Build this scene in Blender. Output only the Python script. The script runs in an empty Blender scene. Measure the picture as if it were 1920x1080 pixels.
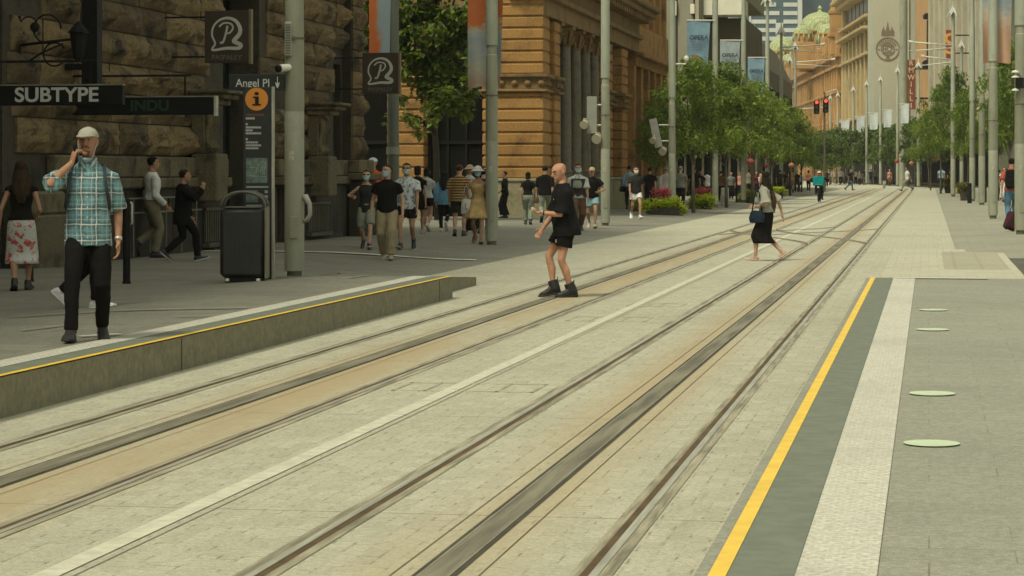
import bpy, bmesh, math, random
from mathutils import Vector, Matrix, Quaternion, noise
R = math.radians
random.seed(7)
scene = bpy.context.scene
COL = scene.collection
# ------------------------------------------------------------------ camera frame and street frame
F, CH, HY, VPX = 4500.0, 1.68, 320.0, 1742.0       # focal length (px of a 1920 wide picture), eye height, horizon row, street vanishing column
TH = math.atan((VPX - 960) / F)
S, C = math.sin(TH), math.cos(TH)

def st(v, u, z=0.0):            # street coordinates (v to the right, u along) -> world
    return Vector((u * S + v * C, u * C - v * S, z))

def inv(X, Y):
    return X * C - Y * S, X * S + Y * C

def upx(x, v):                  # where a line of sight crosses the street-parallel line v
    k = (x - 960) / F
    return -v * (C + k * S) / (S - k * C)

def sm(a, b, x):
    t = max(0.0, min(1.0, (x - a) / (b - a)))
    return t * t * (3 - 2 * t)

def ground(v, u):
    if v > -0.745:                                  # right-hand side: raised platform, then level pavement
        p = 0.285 * (1 - sm(31.6, 34.0, u))
        return max(p, 0.07 * sm(0.5, 2.0, v) * sm(50, 58, u) * 1.0)
    if v > -6.2 and u < 31.2: return 0.0
    if v > -6.55 and u < 220: return 0.0
    a = 0.285 + (0.2 - 0.285) * sm(-7.6, -9.8, v)
    b = 0.1 * sm(-7.9, -11.0, v) + 0.06 * sm(62, 42, u) * sm(-9, -12, v)
    ramp = 0.285 - 0.16 * (u - 31) / 3.6
    if u < 31: return a
    if u < 34.6:
        t = sm(-7.7, -9.8, v)
        return ramp * (1 - t) + t * 0.2
    t = sm(34.6, 40, u)
    near = 0.125 * (1 - sm(34.6, 36, u)) if v > -9 else 0.16 + 0.04 * sm(-9, -11, v)
    return max(b, near * (1 - t))

def foot(x, y):                 # point of the ground that a pixel shows
    z = 0.1
    for _ in range(12):
        D = F * (CH - z) / (y - HY)
        X = (x - 960) * D / F
        v, u = inv(X, D)
        z = 0.5 * z + 0.5 * ground(v, u)
    return Vector((X, D, z)), D

# ------------------------------------------------------------------ tags
def tag(o, label, cat, group=None):
    o['label'] = label; o['category'] = cat
    if group: o['group'] = group
    return o

def empty(name, loc, rz=0.0, label=None, cat=None, group=None, parent=None):
    o = bpy.data.objects.new(name, None); COL.objects.link(o)
    o.location = loc; o.rotation_euler = (0, 0, rz); o.empty_display_size = 0.2
    if parent: o.parent = parent
    if label: tag(o, label, cat, group)
    return o

# ------------------------------------------------------------------ mesh builder
class MB:
    def __init__(s): s.v = []; s.f = []; s.m = []
    def add(s, vs, fs, mi=0):
        n = len(s.v); s.v += [tuple(p) for p in vs]
        s.f += [tuple(i + n for i in f) for f in fs]; s.m += [mi] * len(fs)
    def box(s, x0, x1, y0, y1, z0, z1, mi=0, M=None):
        vs = [Vector(p) for p in ((x0,y0,z0),(x1,y0,z0),(x1,y1,z0),(x0,y1,z0),(x0,y0,z1),(x1,y0,z1),(x1,y1,z1),(x0,y1,z1))]
        if M: vs = [M @ p for p in vs]
        s.add(vs, [(0,3,2,1),(4,5,6,7),(0,1,5,4),(1,2,6,5),(2,3,7,6),(3,0,4,7)], mi)
    def bbox(s, x0, x1, y0, y1, z0, z1, b=0.02, mi=0, M=None):   # chamfered box
        xs, ys, zs = (x0, x1), (y0, y1), (z0, z1)
        vs = []; idx = {}
        for i in (0, 1):
            for j in (0, 1):
                for k in (0, 1):
                    sx, sy, sz = 1 - 2 * i, 1 - 2 * j, 1 - 2 * k
                    p = (xs[i], ys[j], zs[k])
                    for a, q in enumerate(((p[0], p[1] + sy*b, p[2] + sz*b), (p[0] + sx*b, p[1], p[2] + sz*b), (p[0] + sx*b, p[1] + sy*b, p[2]))):
                        idx[i, j, k, a] = len(vs); vs.append(Vector(q))
        fs = []
        for i in (0, 1):
            q = [idx[i,0,0,0], idx[i,1,0,0], idx[i,1,1,0], idx[i,0,1,0]]; fs.append(q if i else q[::-1])
            q = [idx[0,i,0,1], idx[1,i,0,1], idx[1,i,1,1], idx[0,i,1,1]]; fs.append(q[::-1] if i else q)
            q = [idx[0,0,i,2], idx[1,0,i,2], idx[1,1,i,2], idx[0,1,i,2]]; fs.append(q if i else q[::-1])
        for j in (0, 1):
            for k in (0, 1):
                fs.append([idx[0,j,k,1], idx[0,j,k,2], idx[1,j,k,2], idx[1,j,k,1]])
                fs.append([idx[j,0,k,0], idx[j,0,k,2], idx[j,1,k,2], idx[j,1,k,0]])
                fs.append([idx[j,k,0,0], idx[j,k,0,1], idx[j,k,1,1], idx[j,k,1,0]])
                for i in (0, 1): pass
        for i in (0, 1):
            for j in (0, 1):
                for k in (0, 1):
                    fs.append([idx[i,j,k,0], idx[i,j,k,1], idx[i,j,k,2]])
        if M: vs = [M @ p for p in vs]
        s.add(vs, fs, mi)
    def loft(s, rings, mi=0, caps=True):          # rings: equal-length lists of points
        n = len(rings[0]); vs = [p for r in rings for p in r]; fs = []
        for i in range(len(rings) - 1):
            for j in range(n):
                k = (j + 1) % n
                fs.append((i*n + j, i*n + k, (i+1)*n + k, (i+1)*n + j))
        if caps:
            fs.append(tuple(range(n))[::-1]); fs.append(tuple((len(rings)-1)*n + j for j in range(n)))
        s.add(vs, fs, mi)
    def tube(s, pts, rad, n=10, mi=0, caps=True, flat=None):
        pts = [Vector(p) for p in pts]
        if not isinstance(rad, (list, tuple)): rad = [rad] * len(pts)
        rings = []; ref = None
        for i, p in enumerate(pts):
            a = pts[max(0, i-1)]; b = pts[min(len(pts)-1, i+1)]
            d = (b - a)
            d = d.normalized() if d.length > 1e-9 else Vector((0,0,1))
            if ref is None:
                ref = Vector((1,0,0)) if abs(d.x) < 0.8 else Vector((0,1,0))
                if flat is not None: ref = Vector(flat)
            u = (ref - d * ref.dot(d)).normalized(); w = d.cross(u); ref = u
            r = rad[i]; ra, rb = r if isinstance(r, (list, tuple)) else (r, r)
            rings.append([p + u * (ra * math.cos(2*math.pi*j/n)) + w * (rb * math.sin(2*math.pi*j/n)) for j in range(n)])
        s.loft(rings, mi, caps)
    def lathe(s, prof, n=16, c=(0,0,0), mi=0, ax=(1,1), rot=0.0):  # prof: (r, z)
        rings = [[(c[0] + ax[0]*r*math.cos(2*math.pi*j/n + rot), c[1] + ax[1]*r*math.sin(2*math.pi*j/n + rot), c[2] + z) for j in range(n)] for r, z in prof]
        s.loft(rings, mi)
    def ell(s, c, r, n=12, m=8, mi=0, M=None):
        rings = []
        for i in range(m + 1):
            a = -math.pi/2 + math.pi * (i + 0.02) / (m + 0.04)
            ring = [Vector((r[0]*math.cos(a)*math.cos(2*math.pi*j/n), r[1]*math.cos(a)*math.sin(2*math.pi*j/n), r[2]*math.sin(a))) for j in range(n)]
            if M: ring = [M @ p for p in ring]
            rings.append([p + Vector(c) for p in ring])
        s.loft(rings, mi)
    def prism(s, poly, axis, a0, a1, mi=0):       # poly in the two other axes, extruded along axis 0/1/2
        def P(p, a):
            q = list(p); q.insert(axis, a); return q
        n = len(poly)
        s.add([P(p, a0) for p in poly] + [P(p, a1) for p in poly],
              [tuple(range(n))[::-1], tuple(range(n, 2*n))] + [(j, (j+1) % n, n + (j+1) % n, n + j) for j in range(n)], mi)
    def grid(s, P, nx, ny, mi=0):                 # P(i, j) -> point
        s.add([P(i, j) for j in range(ny + 1) for i in range(nx + 1)],
              [(j*(nx+1)+i, j*(nx+1)+i+1, (j+1)*(nx+1)+i+1, (j+1)*(nx+1)+i) for j in range(ny) for i in range(nx)], mi)
    def mesh(s, name, mats, smooth=False, fix=True):
        me = bpy.data.meshes.new(name); me.from_pydata(s.v, [], s.f)
        for m in (mats if isinstance(mats, (list, tuple)) else [mats]): me.materials.append(m)
        me.polygons.foreach_set('material_index', s.m)
        if fix:
            bm = bmesh.new(); bm.from_mesh(me); bmesh.ops.recalc_face_normals(bm, faces=bm.faces); bm.to_mesh(me); bm.free()
        if smooth: me.polygons.foreach_set('use_smooth', [True] * len(me.polygons))
        me.update(); return me
    def build(s, name, mats, parent=None, smooth=False, loc=None, rz=None, kind=None, fix=True, auto=None):
        me = s.mesh(name, mats, smooth, fix)
        if auto:
            bm = bmesh.new(); bm.from_mesh(me)
            for e in bm.edges:
                if len(e.link_faces) == 2 and e.calc_face_angle(0) > R(auto): e.smooth = False
            for f in bm.faces: f.smooth = True
            bm.to_mesh(me); bm.free()
        o = bpy.data.objects.new(name, me); COL.objects.link(o)
        if parent: o.parent = parent
        if loc is not None: o.location = loc
        if rz is not None: o.rotation_euler = (0, 0, rz)
        if kind: o['kind'] = kind
        return o

def dup(o, loc=None, rz=None, label=None, group=None):
    r = o.copy(); COL.objects.link(r)
    if loc is not None: r.location = loc
    if rz is not None: r.rotation_euler = (0, 0, rz)
    if label: r['label'] = label
    if group: r['group'] = group
    for ch in [c for c in bpy.data.objects if c.parent == o]:
        c = ch.copy(); COL.objects.link(c); c.parent = r
        for g in [k for k in bpy.data.objects if k.parent == ch]:
            d = g.copy(); COL.objects.link(d); d.parent = c
    return r

def text(s, size, mat, parent, loc, rot=(R(90), 0, 0), name='lettering', ext=0.004, off=0.0, align='CENTER', sx=1.0, font=None):
    cu = bpy.data.curves.new(name, 'FONT'); cu.body = s; cu.size = size; cu.extrude = ext; cu.offset = off
    cu.align_x = align; cu.align_y = 'CENTER'; cu.materials.append(mat)
    o = bpy.data.objects.new(name, cu); COL.objects.link(o); o.parent = parent
    o.location = loc; o.rotation_euler = rot; o.scale = (sx, 1, 1)
    return o

# ------------------------------------------------------------------ materials
MATS = {}
def nd(nt, typ, **kw):
    n = nt.nodes.new(typ)
    for k, val in kw.items():
        if k.startswith('i_'): n.inputs[k[2:].replace('_', ' ')].default_value = val
        else: setattr(n, k, val)
    return n
def mixc(nt, fac, a, b, mode='MIX'):
    m = nt.nodes.new('ShaderNodeMix'); m.data_type = 'RGBA'; m.blend_type = mode
    for sock, val in ((m.inputs[0], fac), (m.inputs[6], a), (m.inputs[7], b)):
        if isinstance(val, bpy.types.NodeSocket): nt.links.new(val, sock)
        elif isinstance(val, (int, float)): sock.default_value = val
        else: sock.default_value = (*val, 1)
    return m.outputs[2]
def mth(nt, op, a, b=0.0, c=None, clamp=False):
    m = nt.nodes.new('ShaderNodeMath'); m.operation = op; m.use_clamp = clamp
    for i, val in enumerate((a, b) if c is None else (a, b, c)):
        if isinstance(val, bpy.types.NodeSocket): nt.links.new(val, m.inputs[i])
        else: m.inputs[i].default_value = val
    return m.outputs[0]
def ramp(nt, fac, lo, hi):
    m = nt.nodes.new('ShaderNodeMapRange'); nt.links.new(fac, m.inputs[0])
    m.inputs[1].default_value = lo; m.inputs[2].default_value = hi; m.interpolation_type = 'SMOOTHSTEP'
    return m.outputs[0]
def base(name, rough=0.8, metal=0.0):
    m = bpy.data.materials.new(name); m.use_nodes = True
    nt = m.node_tree; b = nt.nodes['Principled BSDF']
    b.inputs['Roughness'].default_value = rough; b.inputs['Metallic'].default_value = metal
    co = nt.nodes.new('ShaderNodeTexCoord').outputs['Object']
    return m, nt, b, co
def noi(nt, co, scale, detail=4, rough=0.55, stretch=None):
    if stretch:
        mp = nt.nodes.new('ShaderNodeMapping'); mp.inputs['Scale'].default_value = stretch
        nt.links.new(co, mp.inputs['Vector']); co = mp.outputs[0]
    n = nt.nodes.new('ShaderNodeTexNoise'); nt.links.new(co, n.inputs['Vector'])
    n.inputs['Scale'].default_value = scale; n.inputs['Detail'].default_value = detail; n.inputs['Roughness'].default_value = rough
    return n.outputs['Fac']
def bump(nt, b, h, strength=0.4, dist=0.02):
    n = nt.nodes.new('ShaderNodeBump'); n.inputs['Strength'].default_value = strength; n.inputs['Distance'].default_value = dist
    nt.links.new(h, n.inputs['Height']); nt.links.new(n.outputs[0], b.inputs['Normal'])
def mat(name, col, rough=0.8, var=0.18, scale=4.0, bmp=0.0, bscale=40.0, metal=0.0, dirt=None, stretch=None):
    if name in MATS: return MATS[name]
    m, nt, b, co = base(name, rough, metal)
    n = noi(nt, co, scale, 5, 0.6, stretch)
    c = mixc(nt, ramp(nt, n, 0.3, 0.7), [x * (1 - var) for x in col], [min(1, x * (1 + var)) for x in col])
    if dirt:
        d = noi(nt, co, scale * 0.37, 6, 0.7)
        c = mixc(nt, ramp(nt, d, 0.5, 0.72), c, dirt)
    nt.links.new(c, b.inputs['Base Color'])
    if bmp: bump(nt, b, noi(nt, co, bscale, 4), bmp)
    MATS[name] = m; return m
def emit(name, col, strength):
    m, nt, b, co = base(name, 0.4)
    b.inputs['Base Color'].default_value = (*[c * 0.3 for c in col], 1)
    b.inputs['Emission Color'].default_value = (*col, 1); b.inputs['Emission Strength'].default_value = strength
    return m
def glass(name, col=(0.02, 0.025, 0.022), rough=0.08):
    if name in MATS: return MATS[name]
    m, nt, b, co = base(name, rough); b.inputs['Specular IOR Level'].default_value = 0.6
    nt.links.new(mixc(nt, ramp(nt, noi(nt, co, 0.7, 3), 0.35, 0.65), col, [c * 2.2 for c in col]), b.inputs['Base Color'])
    MATS[name] = m; return m
def pavers(name, col, bw, bh, mortar, msize=0.006, var=0.2, patchy=None, rough=0.85, bmp=0.25, rot=0.0, wear=0.25, wscale=0.25, extra=None, msmooth=0.2):
    m, nt, b, co = base(name, rough)
    mp = nt.nodes.new('ShaderNodeMapping'); mp.inputs['Rotation'].default_value = (0, 0, rot); nt.links.new(co, mp.inputs['Vector'])
    bt = nt.nodes.new('ShaderNodeTexBrick'); nt.links.new(mp.outputs[0], bt.inputs['Vector'])
    bt.inputs['Scale'].default_value = 1.0; bt.inputs['Brick Width'].default_value = bw; bt.inputs['Row Height'].default_value = bh
    bt.inputs['Mortar Size'].default_value = msize; bt.inputs['Mortar Smooth'].default_value = msmooth; bt.inputs['Bias'].default_value = 0
    bt.inputs['Color1'].default_value = (*[x * (1 - var) for x in col], 1)
    bt.inputs['Color2'].default_value = (*[x * (1 + var) for x in col], 1)
    bt.inputs['Mortar'].default_value = (*col, 1)
    fac = bt.outputs['Fac']
    if patchy:       # joints that show only in places
        fac = mth(nt, 'MULTIPLY', fac, ramp(nt, noi(nt, co, patchy[0], 4, 0.65), patchy[1], patchy[2]))
    c = mixc(nt, fac, bt.outputs['Color'], mortar)
    w = noi(nt, co, wscale, 6, 0.65)
    c = mixc(nt, mth(nt, 'MULTIPLY', ramp(nt, w, 0.42, 0.75), wear), c, [x * 0.45 for x in col])
    fine = noi(nt, co, 130, 2)
    c = mixc(nt, 0.6, c, mixc(nt, ramp(nt, fine, 0.3, 0.7), (0.72, 0.72, 0.72), (1.28, 1.28, 1.28)), 'MULTIPLY')
    mid = noi(nt, co, 30, 5, 0.8)
    c = mixc(nt, 0.8, c, mixc(nt, ramp(nt, mid, 0.3, 0.7), (0.70, 0.70, 0.68), (1.28, 1.28, 1.28)), 'MULTIPLY')
    spot = noi(nt, co, 5.5, 3, 0.6)
    c = mixc(nt, mth(nt, 'MULTIPLY', ramp(nt, spot, 0.70, 0.76), 0.35), c, [x * 0.4 for x in col])
    if extra: c = extra(nt, co, c)
    nt.links.new(c, b.inputs['Base Color'])
    h = mth(nt, 'SUBTRACT', mth(nt, 'MULTIPLY', fine, 0.25), fac)
    bump(nt, b, h, bmp, 0.01)
    MATS[name] = m; return m

def track_stain(nt, co, c):      # iron dust stains beside the power slots, tyre scuffs along the rails
    sx = nt.nodes.new('ShaderNodeSeparateXYZ'); nt.links.new(co, sx.inputs[0]); v = sx.outputs[0]
    n = noi(nt, co, 0.35, 5, 0.7, (3.0, 0.25, 1))
    for vc, wd, amt, sh in ((-2.06, 0.55, 0.8, 0.0), (-4.72, 0.78, 0.9, 0.0)):
        d = mth(nt, 'ABSOLUTE', mth(nt, 'SUBTRACT', v, vc))
        f = mth(nt, 'SUBTRACT', 1.0, ramp(nt, d, 0.05, wd))
        f = mth(nt, 'MULTIPLY', mth(nt, 'MULTIPLY', f, ramp(nt, n, 0.25, 0.6)), amt, clamp=True)
        c = mixc(nt, f, c, (0.37, 0.285, 0.155))
    scr = noi(nt, co, 1.2, 6, 0.75, (1.6, 0.12, 1))
    c = mixc(nt, mth(nt, 'MULTIPLY', ramp(nt, scr, 0.58, 0.72), 0.35), c, (0.16, 0.135, 0.085))
    # slab joints across the tracks every few metres
    sy = mth(nt, 'ABSOLUTE', mth(nt, 'SUBTRACT', mth(nt, 'FRACT', mth(nt, 'DIVIDE', sx.outputs[1], 4.6)), 0.5))
    j = mth(nt, 'LESS_THAN', sy, 0.0022)
    c = mixc(nt, mth(nt, 'MULTIPLY', j, 0.55), c, (0.12, 0.11, 0.07))
    return c

WARM = (1.0, 0.93, 0.74)
M_cream = pavers('track_setts', (0.405, 0.388, 0.285), 0.20, 0.098, (0.19, 0.17, 0.11), 0.007, 0.085, (6.5, 0.47, 0.68), rot=R(90), wear=0.28, extra=track_stain)
M_cream2 = pavers('crossing_setts', (0.44, 0.415, 0.305), 0.30, 0.15, (0.27, 0.25, 0.17), 0.008, 0.05, (0.9, 0.4, 0.7), rot=R(90), wear=0.3)
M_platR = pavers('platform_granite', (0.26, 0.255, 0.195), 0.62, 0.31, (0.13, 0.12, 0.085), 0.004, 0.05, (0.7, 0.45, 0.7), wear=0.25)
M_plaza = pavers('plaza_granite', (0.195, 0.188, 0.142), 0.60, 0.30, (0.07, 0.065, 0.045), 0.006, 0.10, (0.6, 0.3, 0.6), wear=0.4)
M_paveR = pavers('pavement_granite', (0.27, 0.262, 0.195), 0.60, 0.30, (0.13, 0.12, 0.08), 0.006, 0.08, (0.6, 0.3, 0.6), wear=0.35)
M_asph = mat('asphalt', (0.062, 0.06, 0.046), 0.9, 0.25, 3, 0.3, 180)
M_asph2 = mat('asphalt_patch', (0.085, 0.085, 0.06), 0.9, 0.25, 2, 0.3, 160)
M_yellow = mat('yellow_paint', (0.75, 0.49, 0.055), 0.6, 0.09, 6)
M_white = mat('white_line_paint', (0.66, 0.65, 0.52), 0.6, 0.12, 8, dirt=(0.4, 0.38, 0.28))
M_cline = mat('cream_line_paint', (0.53, 0.51, 0.385), 0.8, 0.12, 10, dirt=(0.43, 0.41, 0.29))
M_conc = mat('platform_concrete', (0.215, 0.20, 0.125), 0.9, 0.16, 14, 0.4, 90, dirt=(0.165, 0.155, 0.092))
M_greystrip = mat('grey_edge_stone', (0.145, 0.162, 0.118), 0.8, 0.12, 7, 0.15, 150)
M_tact = pavers('tactile_paving', (0.52, 0.50, 0.41), 0.05, 0.05, (0.455, 0.435, 0.35), 0.008, 0.012, None, bmp=0.12, wear=0.35, wscale=0.8)
M_tact2 = pavers('ribbed_paving', (0.40, 0.375, 0.27), 0.9, 0.12, (0.27, 0.25, 0.175), 0.03, 0.06, None, bmp=0.4, wear=0.3)
M_railb = mat('rail_surround', (0.27, 0.245, 0.165), 0.85, 0.45, 3, 0.2, 60, stretch=(6, 0.4, 1))
M_groove = mat('rail_groove_rust', (0.085, 0.052, 0.018), 0.8, 0.3, 3)
M_steel = mat('rail_head_steel', (0.37, 0.36, 0.28), 0.45, 0.25, 4, metal=0.2, stretch=(6, 0.4, 1))
M_slot = mat('slot_cover', (0.165, 0.15, 0.10), 0.75, 0.4, 2, 0.2, 60, stretch=(5, 0.3, 1))
M_slotd = mat('slot_edge_rubber', (0.055, 0.05, 0.03), 0.85, 0.25, 4)
M_slotl = mat('slot_edge_steel', (0.30, 0.28, 0.19), 0.5, 0.2, 4)
M_dot = mat('floor_sticker', (0.50, 0.58, 0.38), 0.6, 0.08, 9, dirt=(0.42, 0.48, 0.32))

# ------------------------------------------------------------------ ground
RZ = -TH
def sheet(name, v0, v1, u0, u1, z, m, du=3.0, dv=1.0, fn=None):
    mb = MB(); nu = max(1, int((u1-u0)/du)); nv = max(1, int((v1-v0)/dv))
    def P(i, j):
        v = v0 + (v1-v0)*i/nv; u = u0 + (u1-u0)*j/nu
        return (v, u, (fn(v, u) if fn else 0) + z)
    mb.grid(P, nv, nu)
    return mb.build(name, m, rz=RZ, kind='structure', fix=False)

sheet('ground', -900, 900, -60, 1800, -0.10, M_asph2, 200, 200)
mb = MB()
for v0, v1, u0, u1 in ((-6.2, -0.745, -20, 31.0), (-7.9, 0.55, 34.6, 232), (-6.55, -0.745, 31.0, 34.6), (-0.745, 0.55, 34.0, 34.6)):
    nn = max(1, int((u1-u0)/4))
    mb.grid(lambda i, j: (v0+(v1-v0)*i/4, u0+(u1-u0)*j/nn, 0.0), 4, nn)
mb.build('track_bed', M_cream, rz=RZ, kind='structure', fix=False)
sheet('crossing_paving', -0.75, 1.5, 34.6, 52, 0.004, M_cream2)
# the street bends left beyond the far junction
FT = Vector((0.0454, 0.999, 0))
def far(y, off, z=0.0):          # y = world Y, off = metres right of the far facade line
    x = 49.6 + 0.0454 * (y - 360) + off
    return Vector((x, y, z))
mb = MB(); a, b_ = far(226, -60), far(226, -3); c_, d_ = far(900, -3), far(900, -40)
mb.add([(a.x, a.y, 0.012), (b_.x, b_.y, 0.012), (c_.x, c_.y, 0.012), (d_.x, d_.y, 0.012)], [(0, 1, 2, 3)])
mb.build('far_road', M_cream2, kind='structure', fix=False)

# left plaza, its platform edge and the ramp at the platform's end
mb = MB()
vs = [-6.2, -6.4, -6.56, -7.0, -7.6, -7.9, -8.4, -9.0, -9.8, -11, -12.4, -15, -20, -34]
us = [-20, 0, 10, 20, 28, 31.0]
mb.grid(lambda i, j: (vs[i], us[j], ground(vs[i] - 0.0005, min(us[j], 30.99))), len(vs)-1, len(us)-1)
vs2 = vs[2:]; us2 = [31.0, 32.8, 34.59]
mb.grid(lambda i, j: (vs2[i], us2[j], ground(vs2[i] - 0.0005, max(us2[j], 31.001))), len(vs2)-1, len(us2)-1)
vs3 = vs[5:]; us3 = [34.61, 36, 37.5, 40, 45, 52, 62, 80, 100, 140, 180, 232]
mb.grid(lambda i, j: (vs3[i], us3[j], ground(vs3[i] - 0.0005, us3[j])), len(vs3)-1, len(us3)-1)
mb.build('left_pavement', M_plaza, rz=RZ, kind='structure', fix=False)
mb = MB()
mb.box(-6.32, -6.194, -20, 31.0, -0.05, 0.279)
mb.box(-6.75, -6.194, 31.0, 31.06, -0.05, 0.279)
mb.prism([(31.06, -0.05), (34.6, -0.05), (34.6, 0.12), (31.06, 0.276)], 0, -6.72, -6.544)
mb.box(-7.9, -6.72, 34.55, 34.6, -0.05, 0.119)
for k in (30.2, 19.4): mb.box(-6.196, -6.189, k, k+0.012, 0.0, 0.27, 1)
mb.build('platform_wall', [M_conc, mat('joint_dark', (0.06, 0.055, 0.03), 0.9)], rz=RZ, kind='structure')
def strip(name, v0, v1, u0, u1, m, dz=0.005, n=6, fn=ground):
    mb = MB(); mb.grid(lambda i, j: (v0+(v1-v0)*i, u0+(u1-u0)*j/n, fn((v0+v1)/2, u0+(u1-u0)*j/n) + dz), 1, n)
    return mb.build(name, m, rz=RZ, kind='structure', fix=False)
fl = lambda v, u: 0.285 if u <= 31 else 0.285 - 0.16*(u-31)/3.6
strip('platform_edge_line', -6.25, -6.19, -20, 31, M_yellow, 0.006, 4, fl)
strip('platform_edge_line', -6.60, -6.545, 31.0, 34.58, M_yellow, 0.006, 6, fl)
strip('platform_edge_strip', -6.47, -6.26, -20, 31, M_greystrip, 0.005, 4, fl)
strip('platform_tactile_strip', -6.71, -6.475, -20, 31, M_tact, 0.006, 4, fl)
# right platform
mb = MB(); us = [-20, 0, 10, 20, 31.6, 32.2, 33, 34, 34.6]; vv = [-0.752, 0.5, 2, 6, 14]
mb.grid(lambda i, j: (vv[i], us[j], 0.285*(1-sm(31.6, 34.0, us[j])) + 0.001), 4, len(us)-1)
mb.box(-0.80, -0.746, -20, 31.6, -0.05, 0.283)
mb.build('right_platform', M_platR, rz=RZ, kind='structure', fix=False)
strip('platform_edge_line', -0.748, -0.686, -20, 31.5, M_yellow, 0.008, 2, lambda v, u: 0.285)
strip('platform_edge_strip', -0.684, -0.456, -20, 31.5, M_greystrip, 0.007, 2, lambda v, u: 0.285)
strip('platform_tactile_strip', -0.454, -0.176, -20, 31.5, M_tact, 0.008, 2, lambda v, u: 0.285)
strip('platform_end_strip', -0.42, 0.75, 31.3, 31.62, M_tact, 0.012, 1, lambda v, u: 0.285)
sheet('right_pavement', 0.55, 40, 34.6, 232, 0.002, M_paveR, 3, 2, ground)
strip('tactile_patch', 0.25, 1.35, 41.5, 50.5, M_tact2, 0.006, 3, lambda v, u: 0.0)
strip('side_road', 1.5, 40, 37.5, 47.2, M_asph2, 0.012, 1, lambda v, u: 0.0)
for k in range(9):
    strip('road_dash', 1.5 + 0.92*k, 2.25 + 0.92*k, 46.55 + 0.1*k, 46.75 + 0.1*k, M_white, 0.02, 1, lambda v, u: 0.0)
# white road line that slants across the lane mouth, faded paint on the plaza, utility covers
mb = MB()
def line_px(p, q, w, dz, mi=0):
    a, _ = foot(*p); b, _ = foot(*q); n = 12
    d = (b - a).normalized(); s_ = Vector((-d.y, d.x, 0)) * w/2
    ptsA, ptsB = [], []
    for i in range(n + 1):
        c = a.lerp(b, i/n)
        for sg, L in ((1, ptsA), (-1, ptsB)):
            e = c + s_*sg; vv_, uu_ = inv(e.x, e.y); L.append((e.x, e.y, ground(vv_, uu_) + dz))
    mb.add(ptsA + ptsB, [(i, i+1, n+2+i, n+1+i) for i in range(n)], mi)
line_px((380, 472), (893, 489), 0.30, 0.018)
line_px((640, 461), (700, 464), 0.16, 0.018, 1)
line_px((20, 597), (462, 579), 0.11, 0.016, 1)
line_px((330, 596), (395, 594), 0.06, 0.016, 1)
line_px((40, 622), (120, 612), 0.05, 0.016, 1)
line_px((150, 633), (225, 629), 0.08, 0.016, 0)
line_px((600, 517), (690, 516), 0.03, 0.016, 2)
line_px((655, 523), (745, 520), 0.05, 0.016, 1)
mb.build('road_line', [M_white, mat('faded_paint', (0.235, 0.225, 0.165), 0.8, 0.2, 6), mat('joint_dark', (0.06, 0.055, 0.03))], kind='structure', fix=False)
# faint worn outline of an access cover between the tracks + dark sealing lines
mb = MB()
for (v0, u0, v1, u1) in ((-4.05, 17.9, -2.95, 18.6), (-4.0, 26.5, -3.1, 27.3), (-3.7, 29.5, -3.0, 30.2)):
    for a, b_, c_, d_ in ((v0, v0+.03, u0, u1), (v1-.03, v1, u0, u1), (v0, v1, u0, u0+.04), (v0, v1, u1-.04, u1), (v0+.25, v0+.27, u0, u1), (v1-.3, v1-.27, u0, u1)):
        mb.box(a, b_, c_, d_, -0.01, 0.004)
mb.build('access_cover_outline', mat('cover_seam2', (0.35, 0.33, 0.23), 0.9, 0.25, 3), rz=RZ, kind='structure')

# rails and power slots
def rail(vc, side, u1=232):      # side: +1 groove on the left of the head, -1 mirrored
    mb = MB()
    prof = [(-0.075, -0.027, 0), (-0.027, 0.012, 1), (0.012, 0.050, 2), (0.050, 0.105, 0)]
    n = 60
    for a, b_, mi in prof:
        a, b_ = (a, b_) if side > 0 else (-b_, -a)
        z = {0: 0.004, 1: 0.0045, 2: 0.007}[mi]
        mb.grid(lambda i, j: (vc + a + (b_-a)*i + (0.012*noise.noise((vc*3.1 + i*5, (-20+(u1+20)*j/n)*1.7, mi)) if mi == 0 and i == (0 if a < 0 else 1) else 0), -20 + (u1+20)*j/n, z), 1, n, mi)
    mb.build('tram_rail', [M_railb, M_groove, M_steel], rz=RZ, kind='structure', fix=False)
for vc, sd in ((-1.40, 1), (-2.735, -1), (-4.275, 1), (-5.545, -1)): rail(vc, sd)
for vc in (-2.02, -4.93):
    mb = MB()
    for a, b_, mi, z in ((-0.092, -0.068, 1, 0.004), (-0.068, -0.062, 2, 0.007), (-0.062, 0.062, 0, 0.006), (0.062, 0.068, 2, 0.007), (0.068, 0.092, 1, 0.004), (-0.185, -0.179, 3, 0.004), (0.179, 0.185, 3, 0.004)):
        mb.grid(lambda i, j: (vc + a + (b_-a)*i, -20 + 252*j, z), 1, 1, mi)
    mb.build('power_slot', [M_slot, M_slotd, M_slotl, mat('slot_seam', (0.2, 0.14, 0.06), 0.9)], rz=RZ, kind='structure', fix=False)
strip('centre_line', -3.66, -3.545, -20, 215, M_cline, 0.005, 2, lambda v, u: 0.0)
strip('centre_joint', -3.50, -3.488, -20, 60, mat('cover_seam', (0.33, 0.31, 0.22)), 0.004, 2, lambda v, u: 0.0)
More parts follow.
